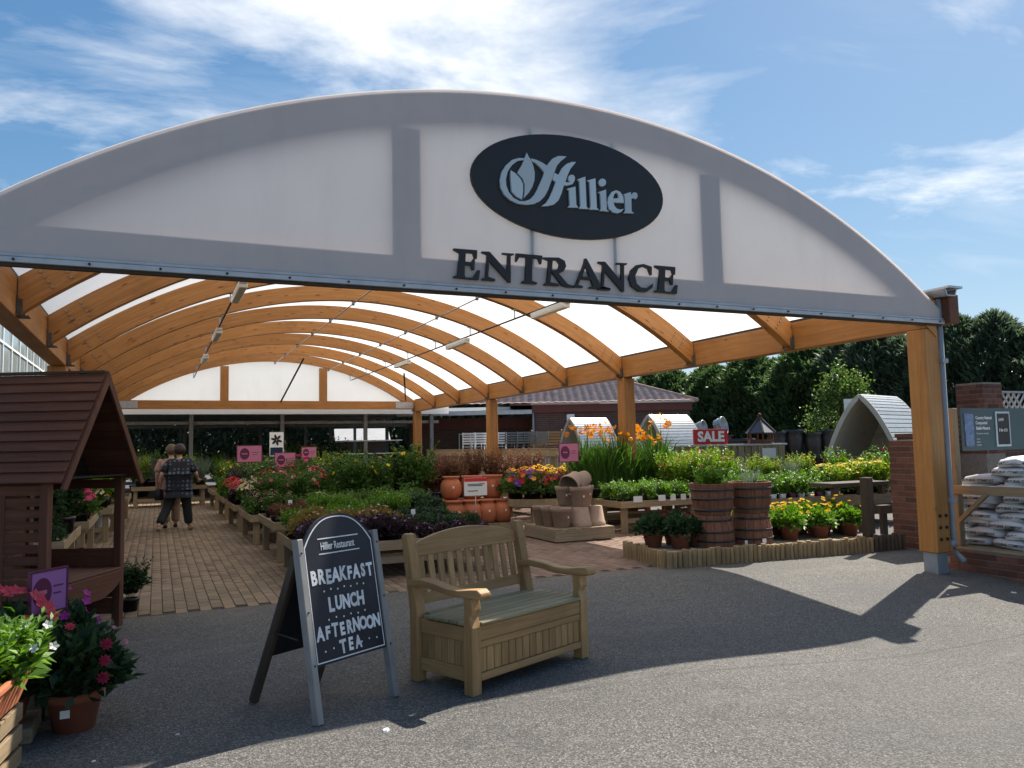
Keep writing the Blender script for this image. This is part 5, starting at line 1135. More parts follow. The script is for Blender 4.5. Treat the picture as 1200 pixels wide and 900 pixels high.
mb = MB(); mb.raw([p for r_ in rings for p in r_], [(4 * i + k, 4 * i + (k + 1) % 4, 4 * i + 4 + (k + 1) % 4, 4 * i + 4 + k) for i in range(5) for k in range(4)] + [(3, 2, 1, 0)]); mb.build('trough_body', 'terracotta', tr, .008, 2)
MB().box(-.18, .18, -.24, .24, .135, .15).build('soil', 'soil', tr)
rng = np.random.default_rng(5)
V, Q = cat_arr([upright(rng, 90, .26, .27, 16, .085, .026, .14, base=.18, lean=.55)[0], dome(rng, 700, .26, .22, .14, .09, .03, up=.5)])
V[:, 1] *= 1.1
def big_bloom(parent, P, N, r, mat, seed, pet=5, lay=1, name='flower', cup=.35):
    rg = np.random.default_rng(seed); V, Q = bloom(rg, np.array([P]), np.array([N]), r, pet, lay, cup); return link(name, arr_mesh(name, V, Q, mat), parent)
wf = thing('white_flowered_plant', 'bright green plant with white flowers growing in the terracotta trough', 'plant', (-.68, 4.18, .33))
link('foliage', arr_mesh('foliage', V, Q, 'leaf_bright'), wf)
for i, (x, y, z) in enumerate(((.02, -.1, .36), (.16, .0, .37), (.24, .04, .35), (.20, -.10, .28), (-.05, .05, .38), (.27, .0, .26))):
    big_bloom(wf, (x, y, z), (.3, -.8, .6), .024, 'petal_white', 30 + i, 5)
def near_plant(name, label, loc, pot, leaf, fol, flowers, cat='plant'):
    t = thing(name, label, cat, loc, 0)
    if pot:
        r1, r0, h, pmm = pot; pot_mb(r1, r0, h, .022, 28).build('pot', pmm, t); MB().lathe([(r1 - .016, h - .028), (.001, h - .02)], 14).build('soil', 'soil', t)
    V, Q = fol(np.random.default_rng(len(label))); link('foliage', arr_mesh('foliage', V, Q, leaf), t)
    for i, (P, N, r, mt_, pet, lay) in enumerate(flowers): big_bloom(t, P, N, r, mt_, 60 + i, pet, lay)
    return t
zin = near_plant('zinnia', 'dark-leaved plant with crimson pompon flowers in a terracotta pot on the tarmac', (-.38, 4.92, 0), (.135, .10, .20, 'terracotta_dark'), 'leaf_dark',
    lambda r: cat_arr([dome(r, 900, .27, .30, .24, .085, .045, lump=7), upright(r, 26, .34, .24, 12, .08, .04, .2)[0]]),
    [((.155, -.20, .46), (.3, -.8, .4), .036, 'petal_crimson', 9, 3), ((.15, -.22, .38), (.3, -.8, .4), .034, 'petal_crimson', 9, 3), ((.145, -.24, .30), (.3, -.8, .3), .036, 'petal_crimson', 9, 3),
     ((-.02, -.12, .55), (.2, -.5, .7), .03, 'petal_coral', 8, 3), ((.24, .0, .42), (.6, -.5, .5), .02, 'petal_blush', 8, 2), ((.18, .02, .5), (.4, -.4, .7), .016, 'petal_blush', 8, 2)])
MB().box(-.055, -.01, -.128, -.124, .09, .13).build('price_sticker', 'tag_white', zin)
# coral and magenta flowers behind the sign
rg = np.random.default_rng(77); fls = []
for i in range(34):
    a = rg.normal(size=3); a[2] = abs(a[2]); a /= np.linalg.norm(a); fls.append((tuple(a * [.27, .27, .30] + [0, 0, .38]), tuple(a + [.2, -.6, .2]), (.036 + .012 * rg.random()), 'petal_coral', 5, 1))
near_plant('busy_lizzie', 'coral-red flowering plant at the left edge behind the lilac sign', (-.73, 4.92, .08), (.16, .12, .2, 'terracotta_dark'), 'leaf_dark', lambda r: dome(r, 800, .26, .32, .28, .075, .05), fls)
fls = []
for i in range(10):
    a = rg.normal(size=3); a[2] = abs(a[2]); a /= np.linalg.norm(a); fls.append((tuple(a * [.16, .16, .20] + [0, 0, .30]), tuple(a + [.3, -.6, .2]), .03, 'petal_magenta', 5, 1))
near_plant('busy_lizzie', 'magenta flowering plant right of the lilac sign', (-.46, 5.32, .18), (.12, .09, .16, 'terracotta_dark'), 'leaf_dark', lambda r: dome(r, 420, .18, .22, .2, .07, .045), fls)
tag(MB().box(-.66, -.30, 5.18, 5.46, .0, .178).build('timber_block', pallet('x'), None, .01), 'low timber block under the magenta flowers', 'block')
tag(MB().box(-.92, -.55, 4.74, 5.10, .0, .078).build('timber_block', pallet('x'), None, .01), 'low timber block under the coral flowers', 'block')
pink_sign('lilac sign with plum disc on a stake in the left foreground flowers', -.535, 5.12, .70, .24, .22, .0, R(52), 'lilac_sign')
# chips of litter on the tarmac
for i, (x, y, r) in enumerate(((.12, 4.55, .012), (2.9, 7.0, .012), (6.6, 6.6, .015), (7.2, 5.5, .018), (1.1, 4.1, .03), (4.9, 3.2, .012), (5.6, 3.6, .014), (-.25, 4.35, .012), (7.9, 5.3, .03))):
    sgn = MB(); n = 6; sgn.lathe([(r, 0), (r * .8, r * .3), (.001, r * .35)], n, (0, 0, 0), False, 1.0, .6); o = sgn.build('stone_chip', 'tag_white'); o.location = (x, y, gz(x, y)); o.rotation_euler = (0, 0, i)
    tag(o, 'tiny pale chip lying on the tarmac', 'chip', 'pale chips on the tarmac')
# ------------------------------------------------------------------ brick pieces
def brick_block(l, w_, h):
    c = .004; mb = MB(); x, y, z = l / 2, w_ / 2, h / 2
    mb.box(-x, x, -y, y, -z, z); return mb.mesh('brick', 'brick_piece')
BRK = brick_block(.215, .1025, .065); BHALF = brick_block(.1025, .1025, .065)
def brick_pier(label, x, y, n_side, h, rz=0.0, z_from=0.0, name='brick_pier', cap=True):
    """square pier, n_side bricks long on each side"""
    t = thing(name, label, 'pier', (x, y, 0), rz); s = n_side * .225 - .010
    MB().box(-s / 2 + .006, s / 2 - .006, -s / 2 + .006, s / 2 - .006, -.05, h - .002).build('mortar_core', 'mortar', t)
    k = 0; z = z_from + .0325
    while z + .033 < h:
        off = k % 2
        for side in range(4):
            a = side * math.pi / 2
            for i in range(n_side - (0 if n_side > 1 else 0)):
                u = -s / 2 + .1075 + i * .225 + (0 if off == 0 else .1125)
                if u + .1075 > s / 2 + .001: continue
                o = link('brick', BRK, t); p_ = rotz(a) @ Vector((u, -s / 2 + .051, z)); o.location = p_; o.rotation_euler = (0, 0, a + random.gauss(0, .004))
            if off:
                o = link('brick', BHALF, t); p_ = rotz(a) @ Vector((-s / 2 + .051, -s / 2 + .0512, z)); o.location = p_; o.rotation_euler = (0, 0, a)
        z += .075; k += 1
    return t
brick_pier('red brick pier just behind the front timber column', 9.37, 7.53, 2, 1.43)
# bags of compost on a brick plinth
pl = thing('brick_plinth', 'low brick plinth under the compost bags at the right edge', 'plinth', (9.2, 5.45, 0))
MB().box(-.78, .9, -1.2, 1.10, -.3, .17).build('mortar_core', 'mortar', pl)
for k in range(5):
    z = -.185 + k * .075
    for i in range(10):
        y = -1.1 + i * .225 + (.11 if k % 2 else 0)
        if y + .11 > 1.12: continue
        o = link('brick', BRK, pl); o.location = (-.735, y, z); o.rotation_euler = (0, 0, math.pi / 2 + random.gauss(0, .005))
    for i in range(7):
        x = -.67 + .18 + i * .225 - (.11 if k % 2 else 0)
        if k < 5: o = link('brick', BRK, pl); o.location = (x, 1.055, z); 
MB().box(-.80, .92, -1.22, 1.12, .172, .20).build('plinth_board', pallet('y'), pl, .004)
def bag_mesh(seed):
    rg = np.random.default_rng(seed); nu, nv_ = 24, 10; mb = MB(); v = []
    for j in range(nv_ + 1):
        ph = -math.pi / 2 + math.pi * j / nv_
        for i in range(nu):
            th = 2 * math.pi * i / nu; sg_ = lambda a, e: math.copysign(abs(a) ** e, a)
            x = .38 * sg_(math.cos(ph), .40) * sg_(math.cos(th), .35); y = .25 * sg_(math.cos(ph), .45) * sg_(math.sin(th), .35); z = .056 * sg_(math.sin(ph), .6)
            z += .016 * math.sin(7 * y * 3 + rg.random() * .8 + seed) * (1 - abs(ph) / 2) + .012 * math.sin(9 * x + seed * 2) - .045 * (abs(y) / .25) ** 3
            v.append((x + rg.normal(0, .004), y + rg.normal(0, .003), z + rg.normal(0, .003)))
    mb.raw(v, [(j * nu + i, j * nu + (i + 1) % nu, (j + 1) * nu + (i + 1) % nu, (j + 1) * nu + i) for j in range(nv_) for i in range(nu)], True)
    return mb.mesh('bag_body', 'bag_white')
bagm = [bag_mesh(s) for s in range(5)]
lab = text_mesh('NATURAL COMPOST', .044, .001, .0006, sx=.95); lab.materials.append(M['bag_print'])
ordn = ['bottom', 'second', 'third', 'fourth', 'fifth', 'sixth', 'seventh', 'eighth', 'ninth', 'tenth', 'top']
for k in range(11):
    for i, y in enumerate((6.28, 5.76, 5.24, 4.72) if k % 2 == 0 else (6.16, 5.64, 5.12, 4.60)):
        if (k >= 8 and i == 0) or (k == 10 and i == 1): continue
        if k == 9 and i == 1 and False: continue
        t = thing('compost_bag', f"white plastic compost bag, {ordn[k]} layer, {('far', 'second', 'third', 'near')[i]} column of the stack", 'bag', (8.98 + random.uniform(-.035, .035), y + random.uniform(-.03, .03), .262 + k * .100), random.gauss(0, .05), 'white compost bags on the plinth')
        b_ = link('bag_body', random.choice(bagm), t); b_.rotation_euler = (random.gauss(0, .05) + (-.10 if i == 0 else .02), random.gauss(0, .03), 0)
        l_ = link('lettering', lab, t); l_.location = (-.379, .0, -.012); l_.rotation_euler = (R(90), 0, R(-90))
# rack and sign over the bags
rk = thing('timber_rack', 'timber rack with diagonal brace holding the compost bags', 'rack', (8.50, 6.30, .20))
MB().box(-.045, .045, -.045, .045, 0, 1.59).build('post', softwood('z'), rk, .005); MB().box(-.04, .04, -1.75, -1.67, 0, .72).build('post', softwood('z'), rk, .005)
MB().box(-.075, -.046, -1.8, .05, .60, .70).build('front_beam', softwood('y'), rk, .004)
MB().bar((-.06, -.05, .28), (-.06, -.42, .62), .05, .045).build('brace', softwood('y'), rk, .003)
MB().box(1.5, 1.59, -.045, .045, 0, 1.59).build('post', softwood('z'), rk, .005)
cs = thing('compost_sign', 'dark slate product sign with white lettering above the compost bags', 'sign', (8.56, 6.245, 1.29))
MB().box(0, 1.55, -.012, .0, 0, .50).build('panel', 'slate_sign', cs)
MB().prism([(.06, .05), (.20, .05), (.215, .43), (.05, .44)], -.020, -.0125, XZ).build('bag_picture', plain('picture_blue', (0.12, 0.17, 0.30), .4, .5, 22), cs)
for tx, z, sz, bo in (('Country Natural', .385, .052, .0012), ('Composted', .325, .052, .0012), ('Stable Manure', .262, .052, .0012), ('Soil improver and mulch', .20, .027, 0), ('50 litres', .135, .022, 0), ('Peat free', .10, .022, 0), ('Pet friendly', .065, .022, 0)):
    o = text(tx, sz, 'tag_white', cs, .255, -.0135, z, bo, 'LEFT', .82, extr=.0006); o.rotation_euler = (R(90), 0, 0)
fr = MB().box(.60, .86, -.026, -.0125, .04, .46).build('price_frame', 'logo_grey', cs, .003)
MB().box(.622, .838, -.029, -.0265, .065, .435).build('price_panel', 'sign_black', fr)
for tx, z, sz in (('£4.99', .36, .05), ('3 for £12', .235, .048)):
    o = text(tx, sz, 'tag_white', fr, .64, -.031, z, .0008, 'LEFT', .85, extr=.0006); o.rotation_euler = (R(90), 0, 0)
# wall, far pier and trellis behind
wl = MB().box(10.3, 14.5, 8.35, 8.57, -.05, 1.47).build('brick_wall', 'wall_brick'); tag(wl, 'brick garden wall behind the compost sign', 'wall')
wl2 = MB().box(10.28, 14.5, 8.33, 8.59, 1.472, 1.52).build('coping', 'brick_piece', wl)
brick_pier('tall brick pier above the compost sign', 11.50, 8.05, 2, 2.27, 0, 1.2)
trl = thing('trellis_panel', 'grey diamond trellis panel at the right edge above the sign', 'trellis', (11.85, 8.0, 0))
for i in range(12):
    x = -.45 + i * .13
    for s in (-1, 1):
        a = Vector((x, .008 * s, 1.42)); b_ = Vector((x + s * .62, .008 * s, 2.12))
        pts = []
        for p_, q_ in ((a, b_), (b_, a)):
            if p_.x < 0: pts.append(p_ + (q_ - p_) * ((0 - p_.x) / (q_.x - p_.x)) if q_.x > 0 else None)
            elif p_.x > 1.4: pts.append(p_ + (q_ - p_) * ((1.4 - p_.x) / (q_.x - p_.x)) if q_.x < 1.4 else None)
            else: pts.append(p_)
        if None in pts or (pts[0] - pts[1]).length < .05: continue
        MB().bar(pts[0], pts[1], .014, .028, (0, 1, 0)).build('lath', 'grey_paint', trl)
for z in (1.42, 2.14): MB().box(0, 1.4, -.02, .02, z - .015, z + .015).build('frame_rail', 'grey_paint', trl)
MB().box(0, .03, -.021, .021, 0.0, 2.155).build('frame_post', 'grey_paint', trl); MB().box(1.4, 1.43, -.021, .021, 0, 2.155).build('frame_post', 'grey_paint', trl)
# dark post and rough timber bench between platform and pier
dp_ = tag(MB().box(8.44, 8.56, 7.52, 7.64, 0, .95).build('timber_post', darkwood('z'), None, .008), 'short dark square timber post at the end of the log edging', 'post')
tb = thing('timber_staging', 'rough dark timber staging beside the brick pier', 'staging', (9.15, 8.45, 0))
MB().box(-.55, .55, -.2, .2, .78, .84).build('top_board', darkwood('x'), tb, .005); MB().box(-.55, .55, -.24, -.20, .52, .66).build('front_board', pallet('x'), tb, .005)
MB().box(.1, .55, -.42, -.26, .40, .52).build('step_board', darkwood('x'), tb, .005)
for x in (-.5, .0, .42): MB().box(x, x + .08, -.19, -.11, 0, .78).build('leg', darkwood('z'), tb, .004)
# ------------------------------------------------------------------ timber fence along the canopy's right side
fn = thing('timber_fence', 'timber balustrade fence along the right side of the canopy', 'fence', (8.30, 19.2, 0))
for y in (-6.0, -3.0, 0, 3.0, 6.0): MB().box(-.05, .05, y - .05, y + .05, 0, 1.36).build('post', softwood('z'), fn)
for i in range(4):
    MB().box(-.07, -.045, -6.0 + 3 * i, -3.01 + 3 * i, 1.20, 1.36).build('top_rail', softwood('y'), fn); MB().box(-.08, .06, -6.0 + 3 * i, -3.004 + 3 * i, 1.362, 1.39).build('capping', softwood('y'), fn); MB().box(-.03, .0, -5.94 + 3 * i, -3.06 + 3 * i, .14, .22).build('lower_rail', softwood('y'), fn)
spm = MB().box(-.018, .018, -.018, .018, .20, 1.22).mesh('spindle', softwood('z'))
for i in range(80):
    y = -5.9 + i * .15
    if abs((y + 6) % 3) < .12: continue
    o = link('spindle', spm, fn); o.location = (-.012, y, 0)
# ------------------------------------------------------------------ brick building
bld = thing('brick_building', 'single-storey brick building with tiled hipped roof behind the fence', 'building', (13.08, 26.98, 0), R(-24.4))
MB().box(0, 5.95, 0, 7, -.05, 2.70).build('wall', 'wall_brick', bld)
MB().box(-.06, 6.02, -.10, 7.1, 2.702, 3.0).build('fascia_board', plain('fascia_red', (0.13, 0.035, 0.03), .6, .15, 4), bld)
MB().box(-.12, 6.1, -.22, -.105, 2.99, 3.06).build('gutter', 'white_paint', bld)
MB().box(-5.0, -.01, 2.0, 7, -.05, 2.6).build('rear_wall', 'wall_brick', bld)
MB().prism([(-.1, 2.72), (2.6, 3.0), (2.6, 3.08), (-.1, 2.80)], -5.2, -.05, YZ).build('lean_to_roof', 'grey_steel', bld)
MB().box(-5.2, -.07, -.14, -.102, 2.66, 2.82).build('lean_to_edge', 'galvanised', bld)
MB().box(-5.0, -.02, 1.90, 1.98, 2.2, 2.62).build('lean_to_fascia', M['fascia_red'], bld)
MB().box(-3.0, -2.5, 1.93, 1.985, 1.1, 2.0).build('window_frame', 'white_paint', bld); MB().box(-2.95, -2.55, 1.915, 1.928, 1.15, 1.95).build('window_pane', 'charcoal_glaze', bld)
MB().box(-1.75, -1.5, 1.95, 1.985, 1.3, 2.1).build('notice_board', 'white_paint', bld)
wlm = MB().box(1.25, 1.55, -.16, -.002, 2.25, 2.62).build('wall_lamp', 'white_paint', bld, .02); MB().box(5.35, 5.45, -.08, -.002, 1.9, 2.2).build('alarm_box', 'white_paint', bld, .01)
MB().tube([(-.02, -.05, 0), (-.02, -.05, 2.7)], .04, 8).build('downpipe', 'grey_plastic', bld)
def roof_slope(x0, x1, hipL, hipR, z0, z1, yf, yr, name):
    nxr, nyr = int((x1 - x0) / .055), 16; V = []; 
    for j in range(nyr + 1):
        for half in (0, 1):
            t = (j + (0 if half == 0 else .999)) / (nyr + 1); xl = x0 + hipL * t; xr = x1 - hipR * t; yy = yf + (yr - yf) * t; zz_ = z0 + (z1 - z0) * t + (.035 if half == 0 else 0)
            for i in range(nxr + 1):
                x = min(max(x0 + (x1 - x0) * i / nxr, xl), xr); V.append((x, yy - .0, zz_ + .03 * abs(math.sin(math.pi * (x - x0) / .30)) ** .7))
    V = np.array(V); rows = 2 * (nyr + 1); a = np.arange(nxr)[None] + (nxr + 1) * np.arange(rows - 1)[:, None]; a = a.reshape(-1)
    Q = np.stack([a, a + 1, a + nxr + 2, a + nxr + 1], 1)
    o = link(name, arr_mesh(name, V, Q, 'roof_tile'), bld); o['kind'] = 'stuff'; return o
roof_slope(-2.6, 6.2, 3.3, 3.6, 3.02, 4.45, -.28, 3.5, 'roof_tiles')
MB().prism([(-.28, 3.0), (3.5, 4.4), (7.3, 3.0)], -.9, 2.5, YZ).build('roof_core', 'roof_tile', bld)
mb = MB(); mb.raw([(6.2, -.28, 3.0), (6.2, 7.3, 3.0), (2.6, 3.5, 4.44), (2.5, 3.5, 4.4), (2.5, -.2, 3.0), (2.5, 7.2, 3.0)], [(0, 1, 2), (1, 5, 3, 2), (0, 2, 3, 4)]); mb.build('hip_slope', 'roof_tile', bld)
MB().tube([(6.2, -.28, 3.06), (2.6, 3.5, 4.5)], .07, 6).build('hip_ridge', 'roof_tile', bld)
# ------------------------------------------------------------------ arched garden arbours
def arched_arbour(label, loc, rz, W=1.55, H=2.38, D=1.45, zs=.0):
    t = thing('arched_arbour', label, 'arbour', loc, rz, 'arched slatted arbours in the yard')
    # profile: pointed arch in x-z; slats lie across the depth y; opening faces -y
    def prof(u):        # u 0..1 eave to apex
        return (W / 2 * (1 - u ** 1.15), 1.15 + (H - 1.15) * (.5 * math.sin(u * math.pi / 2) + .5 * u))
    n = 15
    for s in (-1, 1):
        for i in range(n):
            (xa, za_), (xb, zb_) = prof(i / n), prof((i + .82) / n)
            nv = Vector((zb_ - za_, 0, xa - xb)).normalized() * .022
            q = [(s * xa, za_), (s * xb, zb_), (s * (xb + nv.x), zb_ + nv.z), (s * (xa + nv.x), za_ + nv.z)]
            MB().prism(q, 0, D, XZ).build('roof_slat', 'silver_slat', t, .004)
        PL_ = [prof(i / 12) for i in range(13)]
        MB().prism([(s * (x - .035), z - .03) for x, z in PL_[:-1]] + [(0, PL_[-1][1] - .05)] + [(0, PL_[-1][1] - .07)] + [(s * max(x - .05, .001), z - .045) for x, z in PL_[:-1][::-1]], .01, D - .03, XZ).build('lining', 'cream_board', t)
        for yy in (-.03, D + .002):
            P_ = [prof(i / 10) for i in range(11)]
            poly = [(s * (x + .03), z) for x, z in P_] + [(s * max(x - .05, 0), z - .06) for x, z in P_[::-1]]
            MB().prism(poly, yy, yy + .028, XZ).build('arch_trim', 'cream_board', t)
        for y in (.02, D - .09): MB().box(s * (W / 2 - .03) - .035, s * (W / 2 - .03) + .035, y, y + .07, 0, 1.16).build('post', 'cream_board', t)
        for i in range(9): MB().box(s * (W / 2 - .03) - .01, s * (W / 2 - .03) + .01, .09, D - .09, .25 + i * .10, .34 + i * .10).build('side_board', 'cream_board', t)
    for i in range(19):
        z0 = .2 + i * .115; z1 = z0 + .112
        def hwid(z): 
            if z < 1.16: return W / 2 - .05
            lo, hi = 0.0, 1.0
            for _ in range(24):
                mm = (lo + hi) / 2
                if prof(mm)[1] < z: lo = mm
                else: hi = mm
            return max(prof(lo)[0] - .02, 0.004)
        if z1 > H - .05: break
        a, b_ = hwid(z0), hwid(z1); MB().prism([(-a, z0), (a, z0), (b_, z1), (-b_, z1)], D - .02, D - .004, XZ).build('back_board', 'cream_board', t)
    MB().box(-W / 2 + .08, W / 2 - .08, D - .55, D - .03, .42, .45).build('seat', 'cream_board', t)
    return t
arched_arbour('large arched slatted arbour with cream inside, left of the front column', (13.9, 12.45, 0), R(-72), 1.5, 2.42, 1.9)
arched_arbour('arched slatted arbour right of the middle column', (12.6, 18.6, 0), R(-84), 1.5, 2.25, 1.4)
arched_arbour('arched slatted arbour left of the middle column, beside the wall', (12.0, 22.1, 0), R(-84), 1.4, 2.3, 1.4)
# ------------------------------------------------------------------ yard: counter with SALE sign, bird house, vases, tubs
ct = thing('grey_counter', 'weathered grey timber counter carrying the SALE sign', 'counter', (11.55, 13.95, 0), R(-24))
MB().box(-1.25, 1.2, -.25, .25, 1.36, 1.40).build('counter_top', 'grey_paint', ct, .004)
for i in range(16): MB().box(-1.2 + i * .148, -1.2 + i * .148 + .13, -.22, -.19, .05, 1.358).build('front_slat', pallet('z'), ct)
MB().box(-1.18, 1.15, .18, .22, .05, 1.358).build('back_panel', pallet('x'), ct)
MB().box(.65, .95, -.236, -.225, 1.08, 1.30).build('notice', 'tag_white', ct)
sl = thing('sale_sign', 'red box sign reading SALE in white capitals on the grey counter', 'sign', (11.12, 14.05, 1.401), R(-24))
MB().box(-.37, .37, -.06, .06, 0, .34).build('sign_box', 'red_sign', sl, .006)
o = text('SALE', .30, 'white_paint', sl, 0, -.062, .165, .012, sx=.92, extr=.002); o.rotation_euler = (R(90), 0, 0)
bh = thing('bird_house', 'hexagonal bird house with panelled slate roof on the grey counter', 'bird house', (12.2, 13.68, 1.401), 0)
for k in range(6):
    a0, a1 = math.pi / 3 * k, math.pi / 3 * (k + 1); r_ = .34
    mb = MB(); p0 = (r_ * math.cos(a0 + .02), r_ * math.sin(a0 + .02), .24); p1 = (r_ * math.cos(a1 - .02), r_ * math.sin(a1 - .02), .24); q0 = (.05 * math.cos(a0), .05 * math.sin(a0), .53); q1 = (.05 * math.cos(a1), .05 * math.sin(a1), .53)
    mb.raw([p0, p1, q1, q0] + [(x * .95, y * .95, z - .02) for x, y, z in (p0, p1, q1, q0)], [(0, 1, 2, 3), (7, 6, 5, 4), (0, 4, 5, 1), (2, 6, 7, 3), (1, 5, 6, 2), (0, 3, 7, 4)]); mb.build('roof_panel', 'blue_grey_roof', bh)
    MB().bar((.342 * math.cos(a0), .342 * math.sin(a0), .245), (.05 * math.cos(a0), .05 * math.sin(a0), .545), .03, .02).build('roof_rib', darkwood('z'), bh)
    MB().bar((.27 * math.cos(a0), .27 * math.sin(a0), .02), (.27 * math.cos(a0), .27 * math.sin(a0), .245), .03, .03).build('corner_post', redwood('z'), bh)
    am = (a0 + a1) / 2; MB().box(-.13, .13, -.008, .008, .02, .09, rotz(am + math.pi / 2), (0, 0, .05)).build('side_rail', redwood('x'), bh); bh.children[-1].location = (.235 * math.cos(am), .235 * math.sin(am), 0)
MB().lathe([(.30, 0), (.30, .02), (.001, .02)], 6).build('floor', redwood('x'), bh)
MB().lathe([(.001, .535), (.06, .54), (.065, .56), (.03, .575), (.035, .60), (.05, .63), (.03, .665), (.001, .675)], 12).build('finial', redwood('z'), bh)
st = thing('vase_shelf', 'dark timber staging under the tall glazed vases in the yard', 'staging', (15.1, 15.3, 0), R(-24))
MB().box(-.9, .9, -.35, .35, .72, .78).build('top_board', darkwood('x'), st)
for x in (-.85, -.05, .77): MB().box(x, x + .08, -.3, .3, 0, .72).build('support', darkwood('z'), st)
vp = [(.001, 0), (.11, 0), (.15, .1), (.21, .45), (.24, .72), (.22, .82), (.25, .86), (.25, .9), (.22, .9), (.2, .84), (.001, .7)]
va = [(.001, 0), (.12, 0), (.22, .15), (.26, .3), (.22, .45), (.14, .55), (.17, .6), (.15, .6), (.12, .55), (.001, .5)]
dirx = Vector((math.cos(R(-24)), math.sin(R(-24)), 0)); diry = Vector((-dirx.y, dirx.x, 0))
vn = 0
for i, (u, v_, z, pr, s_) in enumerate(((-.72, 0, .781, vp, 1.0), (-.28, .05, .781, vp, 1.05), (.18, -.02, .781, vp, .95), (.62, .05, .781, vp, 1.02), (-.95, -.75, 0, va, 1.3), (-.35, -.8, 0, vp, .9), (.2, -.8, 0, va, 1.2), (.7, -.75, 0, vp, 1.0), (-1.5, -.3, 0, va, 1.7), (-1.55, .5, 0, vp, 1.7), (1.2, .3, 0, vp, 1.6))):
    o = MB().lathe(pr, 20).build('glazed_vase', 'charcoal_glaze'); p_ = Vector((15.1, 15.3, z)) + dirx * u + diry * v_; o.location = p_; o.scale = (s_,) * 3
    row = 'on the staging' if z > .5 else 'on the ground'
    tag(o, f"dark glazed {'tall vase' if pr is vp else 'round urn'} {row}, {('first','second','third','fourth','fifth','sixth','seventh','eighth','ninth','tenth','eleventh')[i]} in the vase display", 'vase', 'dark glazed vases in the yard')
for i, (x, y, z, r_) in enumerate(((15.0, 19.6, 1.75, .20), (15.55, 19.35, 1.78, .27))):
    t = thing('galvanised_tub', f"{('small', 'large')[i]} round galvanised tub tipped on its side above the brick wall end", 'tub', (x, y, z + .12)); t.rotation_euler = (R(78), 0, R(28))
    MB().lathe([(.001, 0), (r_ * .8, 0), (r_, .26), (r_ + .012, .27), (r_ - .008, .27), (r_ * .78, .02), (.001, .02)], 28).build('tub_body', 'galvanised', t); MB().lathe([(r_ * .92, .13), (r_ * .94, .14), (r_ * .92, .15)], 28).build('rib_band', 'galvanised', t)
sb = tag(MB().box(14.6, 16.0, 19.2, 19.9, 0, 1.62).build('brick_bin', 'wall_brick'), 'low brick bin store under the galvanised tubs', 'wall'); 
MB().box(14.55, 16.05, 19.15, 19.95, 1.622, 1.67).build('coping', 'brick_piece', sb)
ws = thing('white_notice', 'white notice on a pole behind the large arched arbour', 'sign', (15.6, 14.25, 0), R(-30)); MB().tube([(0, .02, 0), (0, .02, 2.3)], .02, 8).build('pole', 'grey_steel', ws); MB().box(-.16, .16, -.012, .012, 2.0, 2.45).build('panel', 'tag_white', ws)
MB().box(-.1, .1, -.016, -.013, 2.2, 2.36).build('printed_block', 'logo_grey', ws)
# ------------------------------------------------------------------ stacked chairs and timber seats by the building
def steel_chair(label, loc, rz, mat='white_paint'):
    t = thing('garden_chair', label, 'chair', loc, rz, 'garden chairs beside the building')
    for x in (-.22, .22):
        MB().tube([(x, -.2, 0), (x, -.2, .44)], .012, 6).build('front_leg', mat, t); MB().tube([(x, .2, 0), (x, .22, .44), (x, .30, .92)], .012, 6).build('back_leg', mat, t)
        MB().tube([(x, -.2, .44), (x, -.2, .64), (x, .24, .64)], .012, 6).build('arm', mat, t)
    for i in range(6): MB().box(-.22, .22, -.2 + i * .072, -.15 + i * .072, .43, .445).build('seat_slat', mat, t)
    for i in range(5): MB().box(-.21, .21, .235 + .0128 * i, .25 + .0128 * i, .52 + i * .085, .575 + i * .085).build('back_slat', mat, t)
    return t
for i in range(8):
    a = i / 7; x = 9.9 + 2.3 * a; y = 25.6 - .9 * a
    steel_chair(f"{('first','second','third','fourth','fifth','sixth','seventh','eighth')[i]} {'white' if i < 4 else 'dark grey'} metal garden chair from the left in the row by the building", (x, y, 1.02), R(160 + 10 * (i % 3)), 'white_paint' if i < 4 else 'grey_steel')
dk_ = tag(MB().box(9.4, 14.6, 24.6, 27.2, 0, 1.015).build('raised_deck', 'grey_paint', None), 'raised grey deck carrying the garden chairs', 'deck')
dk_.rotation_euler = (0, 0, R(-0))
for i, (x, y) in enumerate(((12.7, 25.1), (13.9, 24.9))):
    t = thing('timber_lounger', f"{('left', 'right')[i]} slatted timber garden seat on the deck by the brick wall", 'bench', (x, y, 1.016), R(150), 'timber seats on the deck')
    for j in range(6): MB().box(-.6, .6, -.3 + j * .1, -.22 + j * .1, .38, .40).build('seat_slat', teak('x'), t)
    for j in range(5): MB().box(-.6, .6, .30 + j * .035, .325 + j * .035, .45 + j * .1, .53 + j * .1).build('back_slat', teak('x'), t)
    for x_ in (-.55, .5): MB().box(x_, x_ + .05, -.3, -.25, 0, .6).build('front_leg', teak('z'), t); MB().box(x_, x_ + .05, .25, .30, 0, .38).build('back_leg', teak('z'), t); MB().bar((x_ + .025, .27, .38), (x_ + .025, .50, .98), .05, .05).build('back_post', teak('z'), t); MB().box(x_ - .01, x_ + .06, -.32, .36, .6, .625).build('armrest', teak('y'), t)
